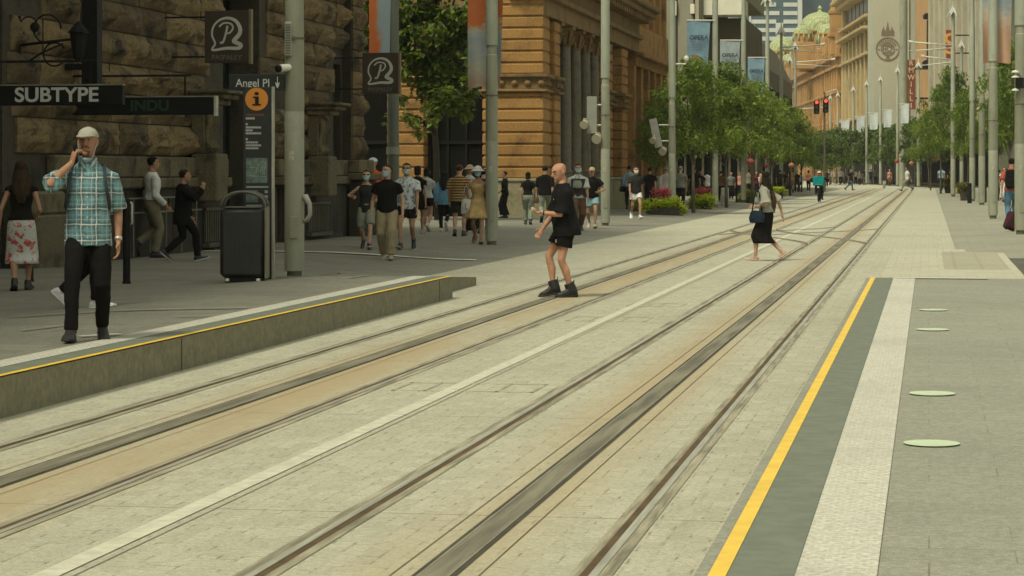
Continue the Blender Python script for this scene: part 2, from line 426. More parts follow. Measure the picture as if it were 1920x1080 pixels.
# crossover rails between the two tracks
def xover(v0, u0, v1, u1):
    mb = MB(); n = 24; L = [];
    for i in range(n + 1):
        t = i/n; v = v0 + (v1-v0)*(3*t*t-2*t*t*t)*0.6 + (v1-v0)*t*0.4; L.append((v, u0+(u1-u0)*t))
    for w0, w1, mi, z in ((-0.10, -0.03, 0, 0.0085), (-0.03, 0.03, 1, 0.0095), (0.03, 0.10, 0, 0.0085)):
        mb.grid(lambda i, j: (L[j][0] + (w0 if i == 0 else w1), L[j][1], z), 1, n, mi)
    mb.build('crossover_rail', [M_railb, M_groove], rz=RZ, kind='structure', fix=False)
xover(-5.545, 68, -2.735, 55); xover(-4.275, 68.5, -1.40, 55.5); xover(-5.4, 63, -2.735, 72); xover(-4.275, 62, -1.40, 70)
# round floor stickers on the right platform
for i, (x, y, w) in enumerate(((1747, 834, 105), (1748, 740, 86), (1749, 619.5, 62), (1750, 582.5, 51))):
    p, D = foot(x, y)
    mb = MB(); mb.lathe([(0.142, 0.0), (0.142, 0.003)], 40)
    o = mb.build('floor_sticker', M_dot, loc=(p.x, p.y, 0.293), rz=0)
    tag(o, ['largest pale green round floor sticker, nearest on the right platform', 'second nearest pale green round floor sticker on the right platform',
            'third pale green round floor sticker along the right platform', 'smallest pale round floor sticker, farthest along the right platform'][i], 'floor sticker', 'round stickers on the platform')
# ------------------------------------------------------------------ buildings
def bld(name, label, cat, v0, u0, z0=0.0):
    e = empty(name, st(v0, u0, z0), RZ, label, cat)
    def part(mb, pname, m, smooth=False, auto=None, parent=None):
        mb.v = [(p[0]-v0, p[1]-u0, p[2]-z0) for p in mb.v]
        return mb.build(pname, m, parent or e, smooth, auto=auto)
    return e, part

def stone_mat(name, c1, c2, c3, scale=2.0, rough=0.9, bmp=0.6):
    m, nt, b, co = base(name, rough)
    geo = nt.nodes.new('ShaderNodeNewGeometry')
    c = mixc(nt, geo.outputs['Random Per Island'], c1, c2)
    c = mixc(nt, ramp(nt, noi(nt, co, scale, 6, 0.65), 0.48, 0.68), c, c3)
    fine = noi(nt, co, 22, 5, 0.7)
    c = mixc(nt, 0.7, c, mixc(nt, ramp(nt, fine, 0.3, 0.7), (0.55, 0.55, 0.55), (1.4, 1.4, 1.4)), 'MULTIPLY')
    nt.links.new(c, b.inputs['Base Color']); bump(nt, b, fine, bmp, 0.03)
    MATS[name] = m; return m
M_rock = stone_mat('rock_faced_sandstone', (0.085, 0.060, 0.027), (0.20, 0.140, 0.062), (0.026, 0.020, 0.011), 1.6)
M_rockd = stone_mat('sooty_dressed_stone', (0.028, 0.024, 0.014), (0.05, 0.042, 0.023), (0.014, 0.012, 0.008), 1.2, 0.9, 0.4)
M_dress = stone_mat('dressed_sandstone', (0.10, 0.082, 0.042), (0.15, 0.122, 0.062), (0.045, 0.037, 0.019), 1.8, 0.9, 0.3)
M_black = mat('black_metal', (0.007, 0.0075, 0.007), 0.6, 0.2, 5); M_black.node_tree.nodes['Principled BSDF'].inputs['Specular IOR Level'].default_value = 0.2
M_dark = mat('dark_interior', (0.006, 0.006, 0.005), 0.9, 0.2, 2)
M_iron = mat('iron', (0.013, 0.013, 0.011), 0.7, 0.2, 8)
for q_ in (M_dark, M_iron): q_.node_tree.nodes['Principled BSDF'].inputs['Specular IOR Level'].default_value = 0.1
M_wglass = glass('dark_window_glass')

A_V, A_U1 = -13.8, 57.0
eA, pA = bld('sandstone_building', 'dark soot stained sandstone building with rough stone blocks beside the plaza', 'building', A_V, A_U1, 0.0)
# openings along the street face: (u0, u1, z0, z1)
opn = []
for xa, xb, z0, z1 in ((-30, 4, 0.3, 5.2), (418, 486, 0.2, 5.4), (625, 638, 1.9, 4.2)):
    opn.append((upx(xa, A_V), upx(xb, A_V), z0, z1))
def in_open(u0, u1, z0, z1):
    return any(u1 > a + .05 and u0 < b - .05 and z1 > c + .05 and z0 < d - .05 for a, b, c, d in opn)
def rock_block(mb, u0, u1, z0, z1, v, depth, seed, g=0.012):
    nx = max(6, int((u1-u0)/0.085)); nz = max(6, int((z1-z0)/0.055))
    def P(i, j):
        s_, t = i/nx, j/nz
        e = min(1, 4.5*min(s_, 1-s_)) * min(1, 3.2*min(t, 1-t))
        u = u0 + g + (u1-u0-2*g)*s_; z = z0 + g + (z1-z0-2*g)*t
        n = 0.8*noise.noise((u*1.9, z*3.1, seed)) + 0.9*(0.45-abs(noise.noise((u*3.2, z*5, seed + 3)))) + 0.55*(0.4-abs(noise.noise((u*8, z*10, seed)))) + 0.2*noise.noise((u*19, z*21, seed))
        tilt = 0.35*math.sin(seed*7.1)*(t-0.5)
        return (v + depth*(0.25 + e*(0.62 + 0.75*n + tilt)), u, z)
    mb.grid(P, nx, nz)
    # sides so that every block is solid back to the wall
    ed = [P(i, 0) for i in range(nx+1)] + [P(nx, j) for j in range(1, nz+1)] + [P(i, nz) for i in range(nx-1, -1, -1)] + [P(0, j) for j in range(nz-1, 0, -1)]
    bk = [(v - 0.02, p[1], p[2]) for p in ed]; n = len(ed)
    mb.add(ed + bk, [(i, (i+1) % n, n + (i+1) % n, n + i) for i in range(n)])
rock = MB(); rock2 = MB(); rr = random.Random(3)
zc = 1.95; row = 0
while zc < 7.4:
    h = 0.50 if row % 3 else 0.56
    u = 24.0 + (0.5 if row % 2 else 0)
    while u < A_U1 - 1.3:
        L = rr.choice((1.3, 1.7, 2.1, 1.5)); e = min(u + L, A_U1 - 1.25)
        if not in_open(u, e, zc, zc+h) and e - u > 0.25:
            rock_block(rock, u, e, zc, zc+h, A_V, rr.uniform(0.11, 0.23), rr.uniform(0, 99))
        u = e
    # quoin pier at the lane corner, set proud of the wall
    qs = [(A_U1-1.2, A_U1-0.1)] if row % 2 else [(A_U1-1.2, A_U1-0.62), (A_U1-0.62, A_U1-0.1)]
    for a, b in qs: rock_block(rock, a, b, zc, zc+h, A_V+0.22, rr.uniform(.1, .17), rr.uniform(0, 99))
    zc += h; row += 1
pA(rock, 'rock_face', M_rock, False)
core = MB()
D_ = 22.0
def wall_with_openings(mb, v, t, u0, u1, z0, z1, ops):   # wall slab from v-t to v, cut by rectangular openings
    cu = sorted({u0, u1, *[min(max(q, u0), u1) for o in ops for q in o[:2]]}); cz = sorted({z0, z1, *[min(max(q, z0), z1) for o in ops for q in o[2:]]})
    for a, b in zip(cu, cu[1:]):
        run = None
        for c, d in zip(cz, cz[1:]):
            hole = any(o[0] < (a+b)/2 < o[1] and o[2] < (c+d)/2 < o[3] for o in ops)
            if hole:
                if run: mb.box(v-t, v, a, b, run[0], run[1]); run = None
            else: run = (run[0], d) if run else (c, d)
        if run: mb.box(v-t, v, a, b, run[0], run[1])
wall_with_openings(core, A_V, 0.9, -8, A_U1, -0.1, 17.0, opn)
core.box(A_V-0.9, A_V+0.2, A_U1-1.22, A_U1-0.08, -0.1, 12)          # corner pier core
core.box(A_V-D_, A_V-0.9, A_U1-0.5, A_U1-0.003, -0.1, 17)             # lane side
core.box(A_V-D_, A_V-1.6, -8, -7.5, -0.1, 17)
core.box(A_V-D_, A_V-0.1, -7.9, A_U1-0.1, 17.003, 17.3)
core.box(A_V-0.2, A_V+0.7, -8, A_U1+0.2, 16.2, 16.9)
pA(core, 'wall', M_rockd)
def flush(mb, nm, m):
    if mb.v: pA(mb, nm, m)
    return MB()
mb = MB(); u = 24.0      # base course, ledges
while u < A_U1-1.3:
    e = min(u+2.6, A_U1-1.25)
    if not in_open(u, e, 0.3, 1.5): mb.bbox(A_V+0.003, A_V+0.17, u, e-0.02, -0.1, 1.36, 0.02)
    else: mb = flush(mb, 'base_course', M_rockd)
    u = e
mb = flush(mb, 'base_course', M_rockd)
mb.bbox(A_V+0.2, A_V+0.55, A_U1-1.5, A_U1, -0.1, 1.45, 0.03); mb = flush(mb, 'corner_base', M_rockd); u = 30.5
while u < A_U1-1.3:
    e = min(u+1.9, A_U1-1.25)
    if not in_open(u, e, 1.5, 1.9): mb.bbox(A_V+0.003, A_V+0.27, u, e-0.012, 1.365, 1.55, 0.03); mb.bbox(A_V+0.003, A_V+0.2, u, e-0.012, 1.555, 1.93, 0.03)
    else: mb = flush(mb, 'plinth_ledge', M_dress)
    u = e
mb = flush(mb, 'plinth_ledge', M_dress)
mb.bbox(A_V+0.2, A_V+0.66, A_U1-1.6, A_U1+0.08, 1.455, 1.62, 0.03); mb.bbox(A_V+0.2, A_V+0.5, A_U1-1.5, A_U1-0.04, 1.625, 1.94, 0.03)
pA(mb, 'corner_ledge', M_dress)
mb = MB(); ub = upx(95, A_V+0.4); mb.bbox(A_V+0.05, A_V+0.5, ub-0.9, ub+0.55, -0.1, 1.0, 0.03); mb.bbox(A_V+0.05, A_V+0.46, ub-0.85, ub+0.5, 1.003, 1.36, 0.04); pA(mb, 'pier_base', M_dress)
for xc in (392, 603):        # carved scroll consoles with a block below and a hood above
    u0 = upx(xc, A_V+0.35)
    mb = MB()
    mb.bbox(A_V+0.1, A_V+0.62, u0-0.36, u0+0.36, 1.10, 2.0, 0.03)
    for s_ in (-0.24, -0.08, 0.08, 0.24):
        mb.tube([(A_V+0.36, u0+s_, 2.02), (A_V+0.43, u0+s_, 2.12), (A_V+0.37, u0+s_, 2.26), (A_V+0.38, u0+s_, 2.42), (A_V+0.44, u0+s_, 2.6), (A_V+0.42, u0+s_, 2.75), (A_V+0.36, u0+s_, 2.88)], [0.04, 0.065, 0.045, 0.045, 0.06, 0.07, 0.04], 8)
    mb.bbox(A_V+0.1, A_V+0.36, u0-0.33, u0+0.33, 2.003, 2.92, 0.02)
    mb.bbox(A_V+0.1, A_V+0.66, u0-0.42, u0+0.42, 2.923, 3.03, 0.02)
    pA(mb, 'console', M_dress)
    mb = MB(); mb.bbox(A_V+0.1, A_V+0.8, u0-0.5, u0+0.5, 3.033, 3.13, 0.02); mb.bbox(A_V+0.1, A_V+0.9, u0-0.56, u0+0.56, 3.133, 3.2, 0.02)
    pA(mb, 'hood', M_dress)
for (a, b, c, d) in opn:          # deep dark windows
    mb = MB(); mb.box(A_V-0.82, A_V-0.72, a-0.02, b+0.02, c-0.02, d+0.02)
    w = pA(mb, 'window', M_wglass)
    mb = MB(); n = max(2, int((b-a)/0.9))
    for i in range(n + 1): mb.box(A_V-0.715, A_V-0.64, a+(b-a)*i/n-0.035, a+(b-a)*i/n+0.035, c, d)
    for z in (c+0.05, c+(d-c)*0.62): mb.box(A_V-0.712, A_V-0.63, a, b, z-0.04, z+0.04)
    mb.v = [(p[0]-A_V, p[1]-A_U1, p[2]) for p in mb.v]
    mb.build('window_frame', M_iron, w)
for xa, xb in ((392, 440), (585, 622)):      # sloping basement light grates at the pavement
    u0, u1 = upx(xa, A_V+0.3), upx(xb, A_V+0.3); mb = MB()
    n = 12
    for i in range(n):
        q = u0 + (u1-u0)*i/n
        mb.box(A_V+0.2, A_V+0.24, q, q+(u1-u0)/n*0.45, 0.32, 0.9, 0, Matrix.Translation((0, 0, 0)))
    mb.box(A_V+0.18, A_V+0.32, u0-0.05, u1+0.05, 0.22, 0.3); mb.box(A_V+0.18, A_V+0.26, u0-0.05, u1+0.05, 0.92, 0.97)
    pA(mb, 'basement_grate', mat('grate_metal', (0.06, 0.055, 0.035), 0.6, 0.2, 8))
mb = MB(); u0, u1 = upx(180, A_V+0.3), upx(375, A_V+0.3)
for z in (0.95, 1.2): mb.tube([(A_V+0.33, u0, z), (A_V+0.33, u1, z)], 0.016, 8)
k = u0
while k <= u1: mb.tube([(A_V+0.33, k, 0.2), (A_V+0.33, k, 1.2)], 0.014, 8); k += 0.9
pA(mb, 'railing', mat('rail_metal', (0.15, 0.14, 0.1), 0.4, 0.15, 8, metal=0.3))
mb = MB(); uu = upx(178, A_V+0.6); mb.box(A_V+0.42, A_V+0.68, uu-0.12, uu+0.12, 2.9, 12); mb.box(A_V, A_V+0.45, uu-0.05, uu+0.05, 5.6, 5.7); mb.box(A_V, A_V+0.45, uu-0.05, uu+0.05, 3.3, 3.4)
pA(mb, 'downpipe', M_black)
# ornate iron lamp on the wall
ul = upx(112, A_V+0.7); eL = empty('wall_lamp', st(A_V, ul, 3.6), RZ, 'ornate black iron wall lamp with scrolls on the dark sandstone', 'wall lamp')
mb = MB()
def arc(cx, cz, r, a0, a1, n=14, y=0.0): return [(cx + r*math.cos(a0+(a1-a0)*i/n), y, cz + r*math.sin(a0+(a1-a0)*i/n)) for i in range(n+1)]
mb.tube([(0.05, 0, -0.35), (0.05, 0, 0.45)], 0.03, 8); mb.tube([(0, 0, 0.0), (1.0, 0, 0.1)], 0.022, 8)
mb.tube(arc(0.5, 0.25, 0.22, 0, 5.2), 0.014, 6); mb.tube(arc(0.62, -0.14, 0.18, 0.5, 5.5), 0.014, 6); mb.tube(arc(0.2, 0.3, 0.14, -1, 4.2), 0.012, 6)
mb.tube([(0.08, 0, -0.32), (0.4, 0, -0.12), (0.75, 0, 0.02)], 0.016, 6)
mb.build('bracket', M_iron, eL, True)
mb = MB(); mb.lathe([(0.02, 0.34), (0.15, 0.2), (0.17, 0.17), (0.14, 0.16), (0.09, -0.2), (0.03, -0.27)], 8, (1.0, 0, 0.02)); mb.build('lantern_head', M_iron, eL)
mb = MB(); mb.ell((0.30, 0, 0.28), (0.08, 0.06, 0.08), 10, 8); mb.build('alarm_bell', M_iron, eL, True)

# shop signs that project from the dark building over the footway
def blade(label, x0, x1, y0, y1, u, txt, m, col, tx, tsz, cap=False, group=None):
    D0 = st(A_V, u).y; Vend = None
    X1 = (x1-960)*D0/F; v1 = inv(X1, D0)[0]
    D1 = st(v1, u).y; z1 = CH + (HY-y0)*D1/F; z0 = CH + (HY-y1)*D1/F
    L = v1 - A_V - 0.05
    e = empty('shop_sign', st(A_V+0.05, u, z0), RZ, label, 'shop sign', group)
    h = z1 - z0
    mb = MB(); mb.bbox(0, L, -0.06, 0.06, 0, h, 0.012); mb.build('sign_box', m, e)
    mb = MB(); mb.box(-0.04, L, -0.065, 0.065, h + 0.001, h+0.02); mb.build('top_trim', mat('sign_trim', (0.2, 0.19, 0.14), 0.5), e)
    if cap:
        mb = MB(); mb.box(L + 0.001, L+0.035, -0.07, 0.07, -0.02, h+0.02); mb.build('end_cap', mat('sign_cap', (0.38, 0.38, 0.32), 0.4), e)
    mb = MB()
    for q in (0.4, L-0.5): mb.tube([(q, 0, h), (q, 0, h+0.35)], 0.015, 6)
    mb.tube([(-0.1, 0, h+0.35), (L-0.4, 0, h+0.35)], 0.02, 6); mb.build('bracket', M_iron, e)
    px2v = lambda x: inv((x-960)*D1/F, D1)[0] - (A_V + 0.05)
    text(txt, tsz, col, e, (px2v(tx), -0.068, h*0.5), off=0.006, sx=1.12)
    return e
blade('long black shop sign reading SUBTYPE in pale capitals', -150, 251, 160, 197, 32.7, 'SUBTYPE', M_black, mat('sign_white', (0.5, 0.5, 0.45), 0.5, 0.05), 101, 0.285)
blade('long black shop sign with dim green letters behind the SUBTYPE sign', 30, 418, 182, 215, 37.1, 'INDU', M_black, mat('sign_green', (0.009, 0.038, 0.013), 0.5, 0.1), 276, 0.235, True)
def square_sign(label, x0, x1, y0, y1, u):
    D = u*C + 14*S; 
    for _ in range(4): v0 = inv((x0-960)*D/F, D)[0]; D = st(v0+0.4, u).y
    v1 = inv((x1-960)*D/F, D)[0]; z0 = CH + (HY-y1)*D/F; z1 = CH + (HY-y0)*D/F; w, h = v1-v0, z1-z0
    e = empty('shop_sign', st(v0, u, z0), RZ, label, 'shop sign', 'square brown shop signs with a shell mark')
    mb = MB(); mb.bbox(0, w, -0.05, 0.05, 0, h, 0.01); mb.build('sign_box', mat('sign_brown', (0.042, 0.027, 0.017), 0.5, 0.1, 6), e)
    mb = MB(); mb.box(w + 0.002, w+0.05, -0.055, 0.055, -0.02, h+0.02); mb.build('edge_trim', mat('sign_trim2', (0.16, 0.125, 0.07), 0.5), e)
    mb = MB(); L = v0 - A_V
    for z in (h*0.12, h*0.88): mb.tube([(-L, 0, z), (0, 0, z)], 0.018, 6)
    mb.build('bracket', M_iron, e)
    M_logo = mat('logo_grey', (0.5, 0.5, 0.42), 0.5, 0.05)
    def rib(pts, wid):
        q = MB(); n = len(pts)
        lf, rt = [], []
        for i, p in enumerate(pts):
            a = pts[max(0, i-1)]; b = pts[min(n-1, i+1)]; d = Vector((b[0]-a[0], b[1]-a[1])).normalized(); nn = Vector((-d.y, d.x)); ww = wid[i] if isinstance(wid, list) else wid
            lf.append((p[0]+nn.x*ww, p[1]+nn.y*ww)); rt.append((p[0]-nn.x*ww, p[1]-nn.y*ww))
        V = [(0.5*w + a*w, -0.056, h*0.55 + b*w) for a, b in lf + rt] + [(0.5*w + a*w, -0.049, h*0.55 + b*w) for a, b in lf + rt]
        fs = []
        for i in range(n-1):
            fs += [(i, i+1, n+i+1, n+i), (2*n+i, 2*n+n+i, 2*n+n+i+1, 2*n+i+1), (i, 2*n+i, 2*n+i+1, i+1), (n+i, n+i+1, 3*n+i+1, 3*n+i)]
        q.add(V, fs); return q
    def bez(P, n=12):
        out = []
        for k in range(0, len(P)-1):
            p0 = P[max(0, k-1)]; p1 = P[k]; p2 = P[k+1]; p3 = P[min(len(P)-1, k+2)]
            for i in range(n):
                t = i/n
                out.append(tuple(0.5*((2*p1[a]) + (-p0[a]+p2[a])*t + (2*p0[a]-5*p1[a]+4*p2[a]-p3[a])*t*t + (-p0[a]+3*p1[a]-3*p2[a]+p3[a])*t**3) for a in (0, 1)))
        return out + [P[-1]]
    shell = bez([(-0.32, -0.3), (-0.26, -0.2), (-0.33, -0.02), (-0.3, 0.16), (-0.17, 0.3), (0.02, 0.35), (0.2, 0.29), (0.3, 0.14), (0.29, 0.0), (0.17, -0.14), (0.2, -0.18), (0.32, -0.24), (0.27, -0.31), (0.0, -0.31), (-0.3, -0.35), (-0.32, -0.3)], 6)
    n = len(shell); wid = [0.020 + 0.026*max(0, math.sin(math.pi*(i/n*1.4 - 0.35))) for i in range(n)]
    q = rib(shell, wid); q2 = rib(bez([(-0.17, 0.16), (-0.06, 0.24), (0.1, 0.22), (0.14, 0.12), (0.06, 0.02), (-0.02, 0.03)]), 0.018); q3 = rib(bez([(0.02, 0.18), (-0.02, 0.0), (-0.08, -0.17), (-0.15, -0.19)]), 0.023)
    for o_ in (q2, q3): q.add(o_.v, o_.f)
    q.build('logo', M_logo, e)
    text('PASPALEY', 0.155*w, mat('logo_dim', (0.14, 0.125, 0.09), 0.5), e, (w*0.5, -0.056, h*0.1), off=0, sx=1.0)
    return e
square_sign('larger brown square sign with a pale shell and letter P, above the black signs', 383, 470, 20, 118, 42.0)
square_sign('smaller brown square sign with a pale shell and letter P, near the leafy tree', 679, 749, 99, 176, 55.0)

# ------------------------------------------------------------------ ornate sandstone building across the lane
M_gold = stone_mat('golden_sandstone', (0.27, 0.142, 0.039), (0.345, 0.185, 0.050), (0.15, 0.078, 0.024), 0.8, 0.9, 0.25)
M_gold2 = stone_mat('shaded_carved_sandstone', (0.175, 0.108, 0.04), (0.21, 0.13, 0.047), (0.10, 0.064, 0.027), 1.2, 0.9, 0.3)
M_granite = stone_mat('grey_granite', (0.12, 0.105, 0.066), (0.135, 0.118, 0.074), (0.085, 0.074, 0.046), 3.0, 0.6, 0.15)
M_plinth = stone_mat('plinth_stone', (0.24, 0.215, 0.125), (0.28, 0.25, 0.15), (0.17, 0.15, 0.085), 1.5, 0.9, 0.2)
G_V, G_U = -12.9, 80.5
eG, pG = bld('sandstone_corner_building', 'golden sandstone building with banded corner pier and grey granite columns', 'building', G_V, G_U)
def banded(mb, v0, v1, u0, u1, z0, z1, pitch=0.395, g=0.05, d=0.06):
    mb.box(v0+d, v1-d, u0+d, u1-d, z0, z1)
    z = z0; 
    while z < z1 - 0.1:
        e = min(z+pitch-g, z1); mb.bbox(v0, v1, u0, u1, z, e, 0.035); z += pitch
PW = 2.12    # pier width from the street corner
PIERS = [(G_V-PW, G_V, G_U, G_U+1.35, 1.42, 4.36), (G_V-PW, G_V, G_U, G_U+1.35, 4.98, 7.7), (-18.35, -17.05, G_U, G_U+1.0, 1.42, 6.6), (-24.2, -22.4, G_U, G_U+1.0, 1.42, 6.6), (G_V-0.6, G_V-0.12, G_U+1.4, 83.0, 1.42, 4.3)]
for a, b in ((83.05, 84.25), (96.9, 98.6), (101.8, 103.6)): PIERS += [(G_V-1.0, G_V, a, b, 1.42, 4.36), (G_V-1.0, G_V, a, b, 4.98, 6.9)]
for q in PIERS: mb = MB(); banded(mb, *q); pG(mb, 'banded_pier', M_gold)
mb = MB()
mb.bbox(G_V-PW-0.1, G_V+0.12, G_U-0.12, G_U+1.4, 0.0, 1.30, 0.02); mb.bbox(G_V-PW-0.14, G_V+0.17, G_U-0.17, G_U+1.45, 1.303, 1.417, 0.03)
for v0, v1 in ((-18.45, -16.95), (-24.3, -22.3)): mb.bbox(v0, v1, G_U-0.12, G_U+1.1, 0.0, 1.30, 0.02); mb.bbox(v0-.04, v1+.04, G_U-0.17, G_U+1.1, 1.303, 1.417, 0.03)
mb.bbox(G_V-1.2, G_V+0.12, G_U+1.46, 121, 0.0, 1.30, 0.02); mb.bbox(G_V-1.2, G_V+0.17, G_U+1.46, 121, 1.303, 1.417, 0.03)
pG(mb, 'plinth', M_plinth)
for v0, v1, u0, u1 in ((G_V-PW-0.05, G_V+0.03, G_U-0.03, G_U+1.4), (G_V-1.0, G_V+0.05, 83.0, 84.3), (G_V-1.0, G_V+0.05, 96.8, 98.7), (G_V-1.0, G_V+0.05, 101.7, 103.7)):
    mb = MB(); mb.box(v0+.03, v1-.03, u0+.03, u1-.03, 4.36, 4.98); mb.bbox(v0-.1, v1+.1, u0-.1, u1+.1, 4.365, 4.45, 0.02); mb.bbox(v0-.12, v1+.12, u0-.12, u1+.12, 4.86, 4.975, 0.02)
    k = v0+0.25
    while k < v1: mb.ell((k, u0-0.0, 4.66), (0.12, 0.07, 0.12), 10, 6); mb.ell((k, u0-0.05, 4.66), (0.05, 0.05, 0.05), 8, 5); k += 0.46
    k = u0+0.22
    while k < u1: mb.ell((v1+0.0, k, 4.66), (0.07, 0.12, 0.12), 10, 6); k += 0.46
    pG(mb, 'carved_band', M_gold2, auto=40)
mb = MB()      # walls set back behind the columns and in the lane
mb.box(G_V-1.6, G_V-1.25, G_U+1.3, 121, 1.2, 14); mb.box(-40, G_V-0.3, G_U+1.02, G_U+1.4, 6.6, 14); mb.box(-40, -24.2, G_U+0.3, G_U+1.0, 0, 6.6)
mb.box(G_V-PW+.1, G_V-0.1, G_U+0.1, G_U+1.3, 7.7, 14)
mb.box(G_V-0.55, G_V-0.2, G_U+1.4, 83.0, 4.4, 7.4)
mb.box(-40, G_V-1.3, 120.5, 121, 0, 14); mb.box(-40, G_V-1, G_U+1.1, 121, 14.0, 14.2)
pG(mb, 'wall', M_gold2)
mb = MB()      # entablature over the colonnade
mb.box(G_V-1.2, G_V+0.02, G_U+0.02, 107.5, 7.0, 7.55); mb.bbox(G_V-1.2, G_V+0.22, G_U-0.2, 107.6, 7.553, 7.75, 0.03)
mb.box(G_V-1.2, G_V+0.05, G_U-0.02, 107.5, 7.753, 8.5); mb.bbox(G_V-1.2, G_V+0.75, G_U-0.7, 108, 8.503, 8.75, 0.04); mb.bbox(G_V-1.2, G_V+0.95, G_U-0.9, 108.2, 8.753, 9.0, 0.05)
k = G_U
while k < 107: mb.bbox(G_V+0.06, G_V+0.6, k, k+0.3, 8.25, 8.5, 0.03); k += 0.75
mb.box(G_V-PW, G_V, G_U-0.03, G_U+0.02, 7.7, 8.5)
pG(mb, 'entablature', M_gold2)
for u in (85.0, 87.6, 90.2, 92.8, 95.2):
    col = MB()
    col.lathe([(0.33, 1.42), (0.33, 1.55), (0.28, 1.57), (0.30, 1.64), (0.265, 1.68), (0.24, 1.74), (0.243, 3.2), (0.225, 5.0), (0.205, 6.25)], 20, (G_V-0.34, u, 0))
    pc = pG(col, 'column', M_granite, auto=40)
    cap = MB(); cx = G_V-0.34
    cap.lathe([(0.21, 6.25), (0.24, 6.28), (0.21, 6.31), (0.22, 6.5), (0.3, 6.86)], 16, (cx, u, 0)); cap.bbox(cx-0.36, cx+0.36, u-0.36, u+0.36, 6.86, 6.995, 0.02)
    for k in range(8):
        a = k*math.pi/4; cap.tube([(cx+0.22*math.cos(a), u+0.22*math.sin(a), 6.34), (cx+0.29*math.cos(a), u+0.29*math.sin(a), 6.55), (cx+0.36*math.cos(a), u+0.36*math.sin(a), 6.6 + 0.2*(k % 2))], [0.06, 0.06, 0.05], 6)
    cap.v = [(p[0]-G_V, p[1]-G_U, p[2]) for p in cap.v]
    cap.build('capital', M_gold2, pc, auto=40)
for v0, v1, z1 in ((-17.05, -15.02, 6.5), (-22.4, -18.35, 6.0)):      # dark lane entrances
    mb = MB(); mb.box(v0, v1, G_U+0.75, G_U+0.85, 0.05, z1); w = pG(mb, 'doorway', M_dark)
    mb = MB()
    for k in (0.02, 0.34, 0.66, 0.98): q = v0+(v1-v0)*k; mb.box(q-0.04, q+0.04, G_U+0.66, G_U+0.748, 0.05, z1)
    mb.box(v0, v1, G_U+0.66, G_U+0.747, 2.6, 2.72)
    mb.v = [(p[0]-G_V, p[1]-G_U, p[2]) for p in mb.v]; mb.build('door_frame', M_iron, w)
mb = MB(); mb.box(-24.2, G_V-PW, G_U+0.1, G_U+1.0, 6.6, 9.5); pG(mb, 'lintel', M_gold2)
for a, b, z0, z1 in ((81.9, 82.5, 4.9, 6.2), (99.2, 100.2, 3.6, 5.6), (99.0, 100.6, 1.5, 3.2), (84.6, 86.2, 2.0, 5.6), (87.0, 88.9, 2.0, 5.6), (89.7, 91.6, 2.0, 5.6), (92.3, 94.6, 2.0, 5.6)):
    mb = MB(); vv = G_V-0.15 if a < 83 else G_V-1.24
    n = 8; pts = [(a, z0), (b, z0), (b, z1)] + [((a+b)/2 + (b-a)/2*math.cos(math.pi*i/n), z1 + (b-a)/2*math.sin(math.pi*i/n)) for i in range(1, n)] + [(a, z1)]
    mb.prism(pts, 0, vv-0.1, vv+0.03); pG(mb, 'arched_window', M_wglass)
mb = MB()      # plainer bays beyond the colonnade, pilasters and shopfronts
for a in (107.2, 109.9, 112.6, 115.3, 118.0, 120.4): mb.bbox(G_V-1.2, G_V-0.1, a-0.35, a+0.35, 1.42, 6.4, 0.03); mb.bbox(G_V-0.9, G_V-0.15, a-0.3, a+0.3, 7.6, 13.5, 0.03)
mb.box(G_V-1.2, G_V-0.06, 106.9, 121, 6.403, 6.8); mb.bbox(G_V-1.2, G_V+0.3, 106.9, 121, 6.803, 7.0, 0.04); mb.box(G_V-1.2, G_V-0.1, 108.3, 121, 7.003, 8.3)
pG(mb, 'pilaster_bay', M_gold)
for a in (107.2, 109.9, 112.6, 115.3, 118.0):
    mb = MB(); mb.box(G_V-1.1, G_V-0.95, a+0.36, a+2.33, 1.45, 6.3); w = pG(mb, 'window', M_wglass)
    mb = MB(); 
    for k in range(6): q = a+0.36+1.97*k/5; mb.box(G_V-0.94, G_V-0.8, q-0.04, q+0.04, 1.45, 6.3)
    mb.v = [(p[0]-G_V, p[1]-G_U, p[2]) for p in mb.v]; mb.build('window_bars', mat('bar_paint', (0.2, 0.17, 0.09), 0.7), w)
    mb = MB(); mb.box(G_V-0.85, G_V-0.7, a+0.31, a+2.4, 8.31, 13); w = pG(mb, 'window', M_wglass)
    mb = MB()
    for k in range(5): q = a+0.36+1.97*k/4; mb.box(G_V-0.69, G_V-0.6, q-0.06, q+0.06, 8.31, 13)
    mb.v = [(p[0]-G_V, p[1]-G_U, p[2]) for p in mb.v]; mb.build('window_bars', mat('bar_grey', (0.3, 0.28, 0.2), 0.7), w)
# pale green post/sign at the lane corner
p = st(-14.6, 59.2); e = empty('lane_sign', (p.x, p.y, 0.1), RZ, 'narrow pale green upright sign at the mouth of the dark lane', 'sign')
mb = MB(); mb.box(-0.06, 0.06, -0.05, 0.05, 1.7, 3.4); mb.build('sign_panel', mat('pale_green_panel', (0.30, 0.33, 0.17), 0.5, 0.2, 3), e)
mb = MB(); mb.box(-0.1, 0.1, -0.04, 0.04, 0, 1.68); mb.build('post', M_iron, e)

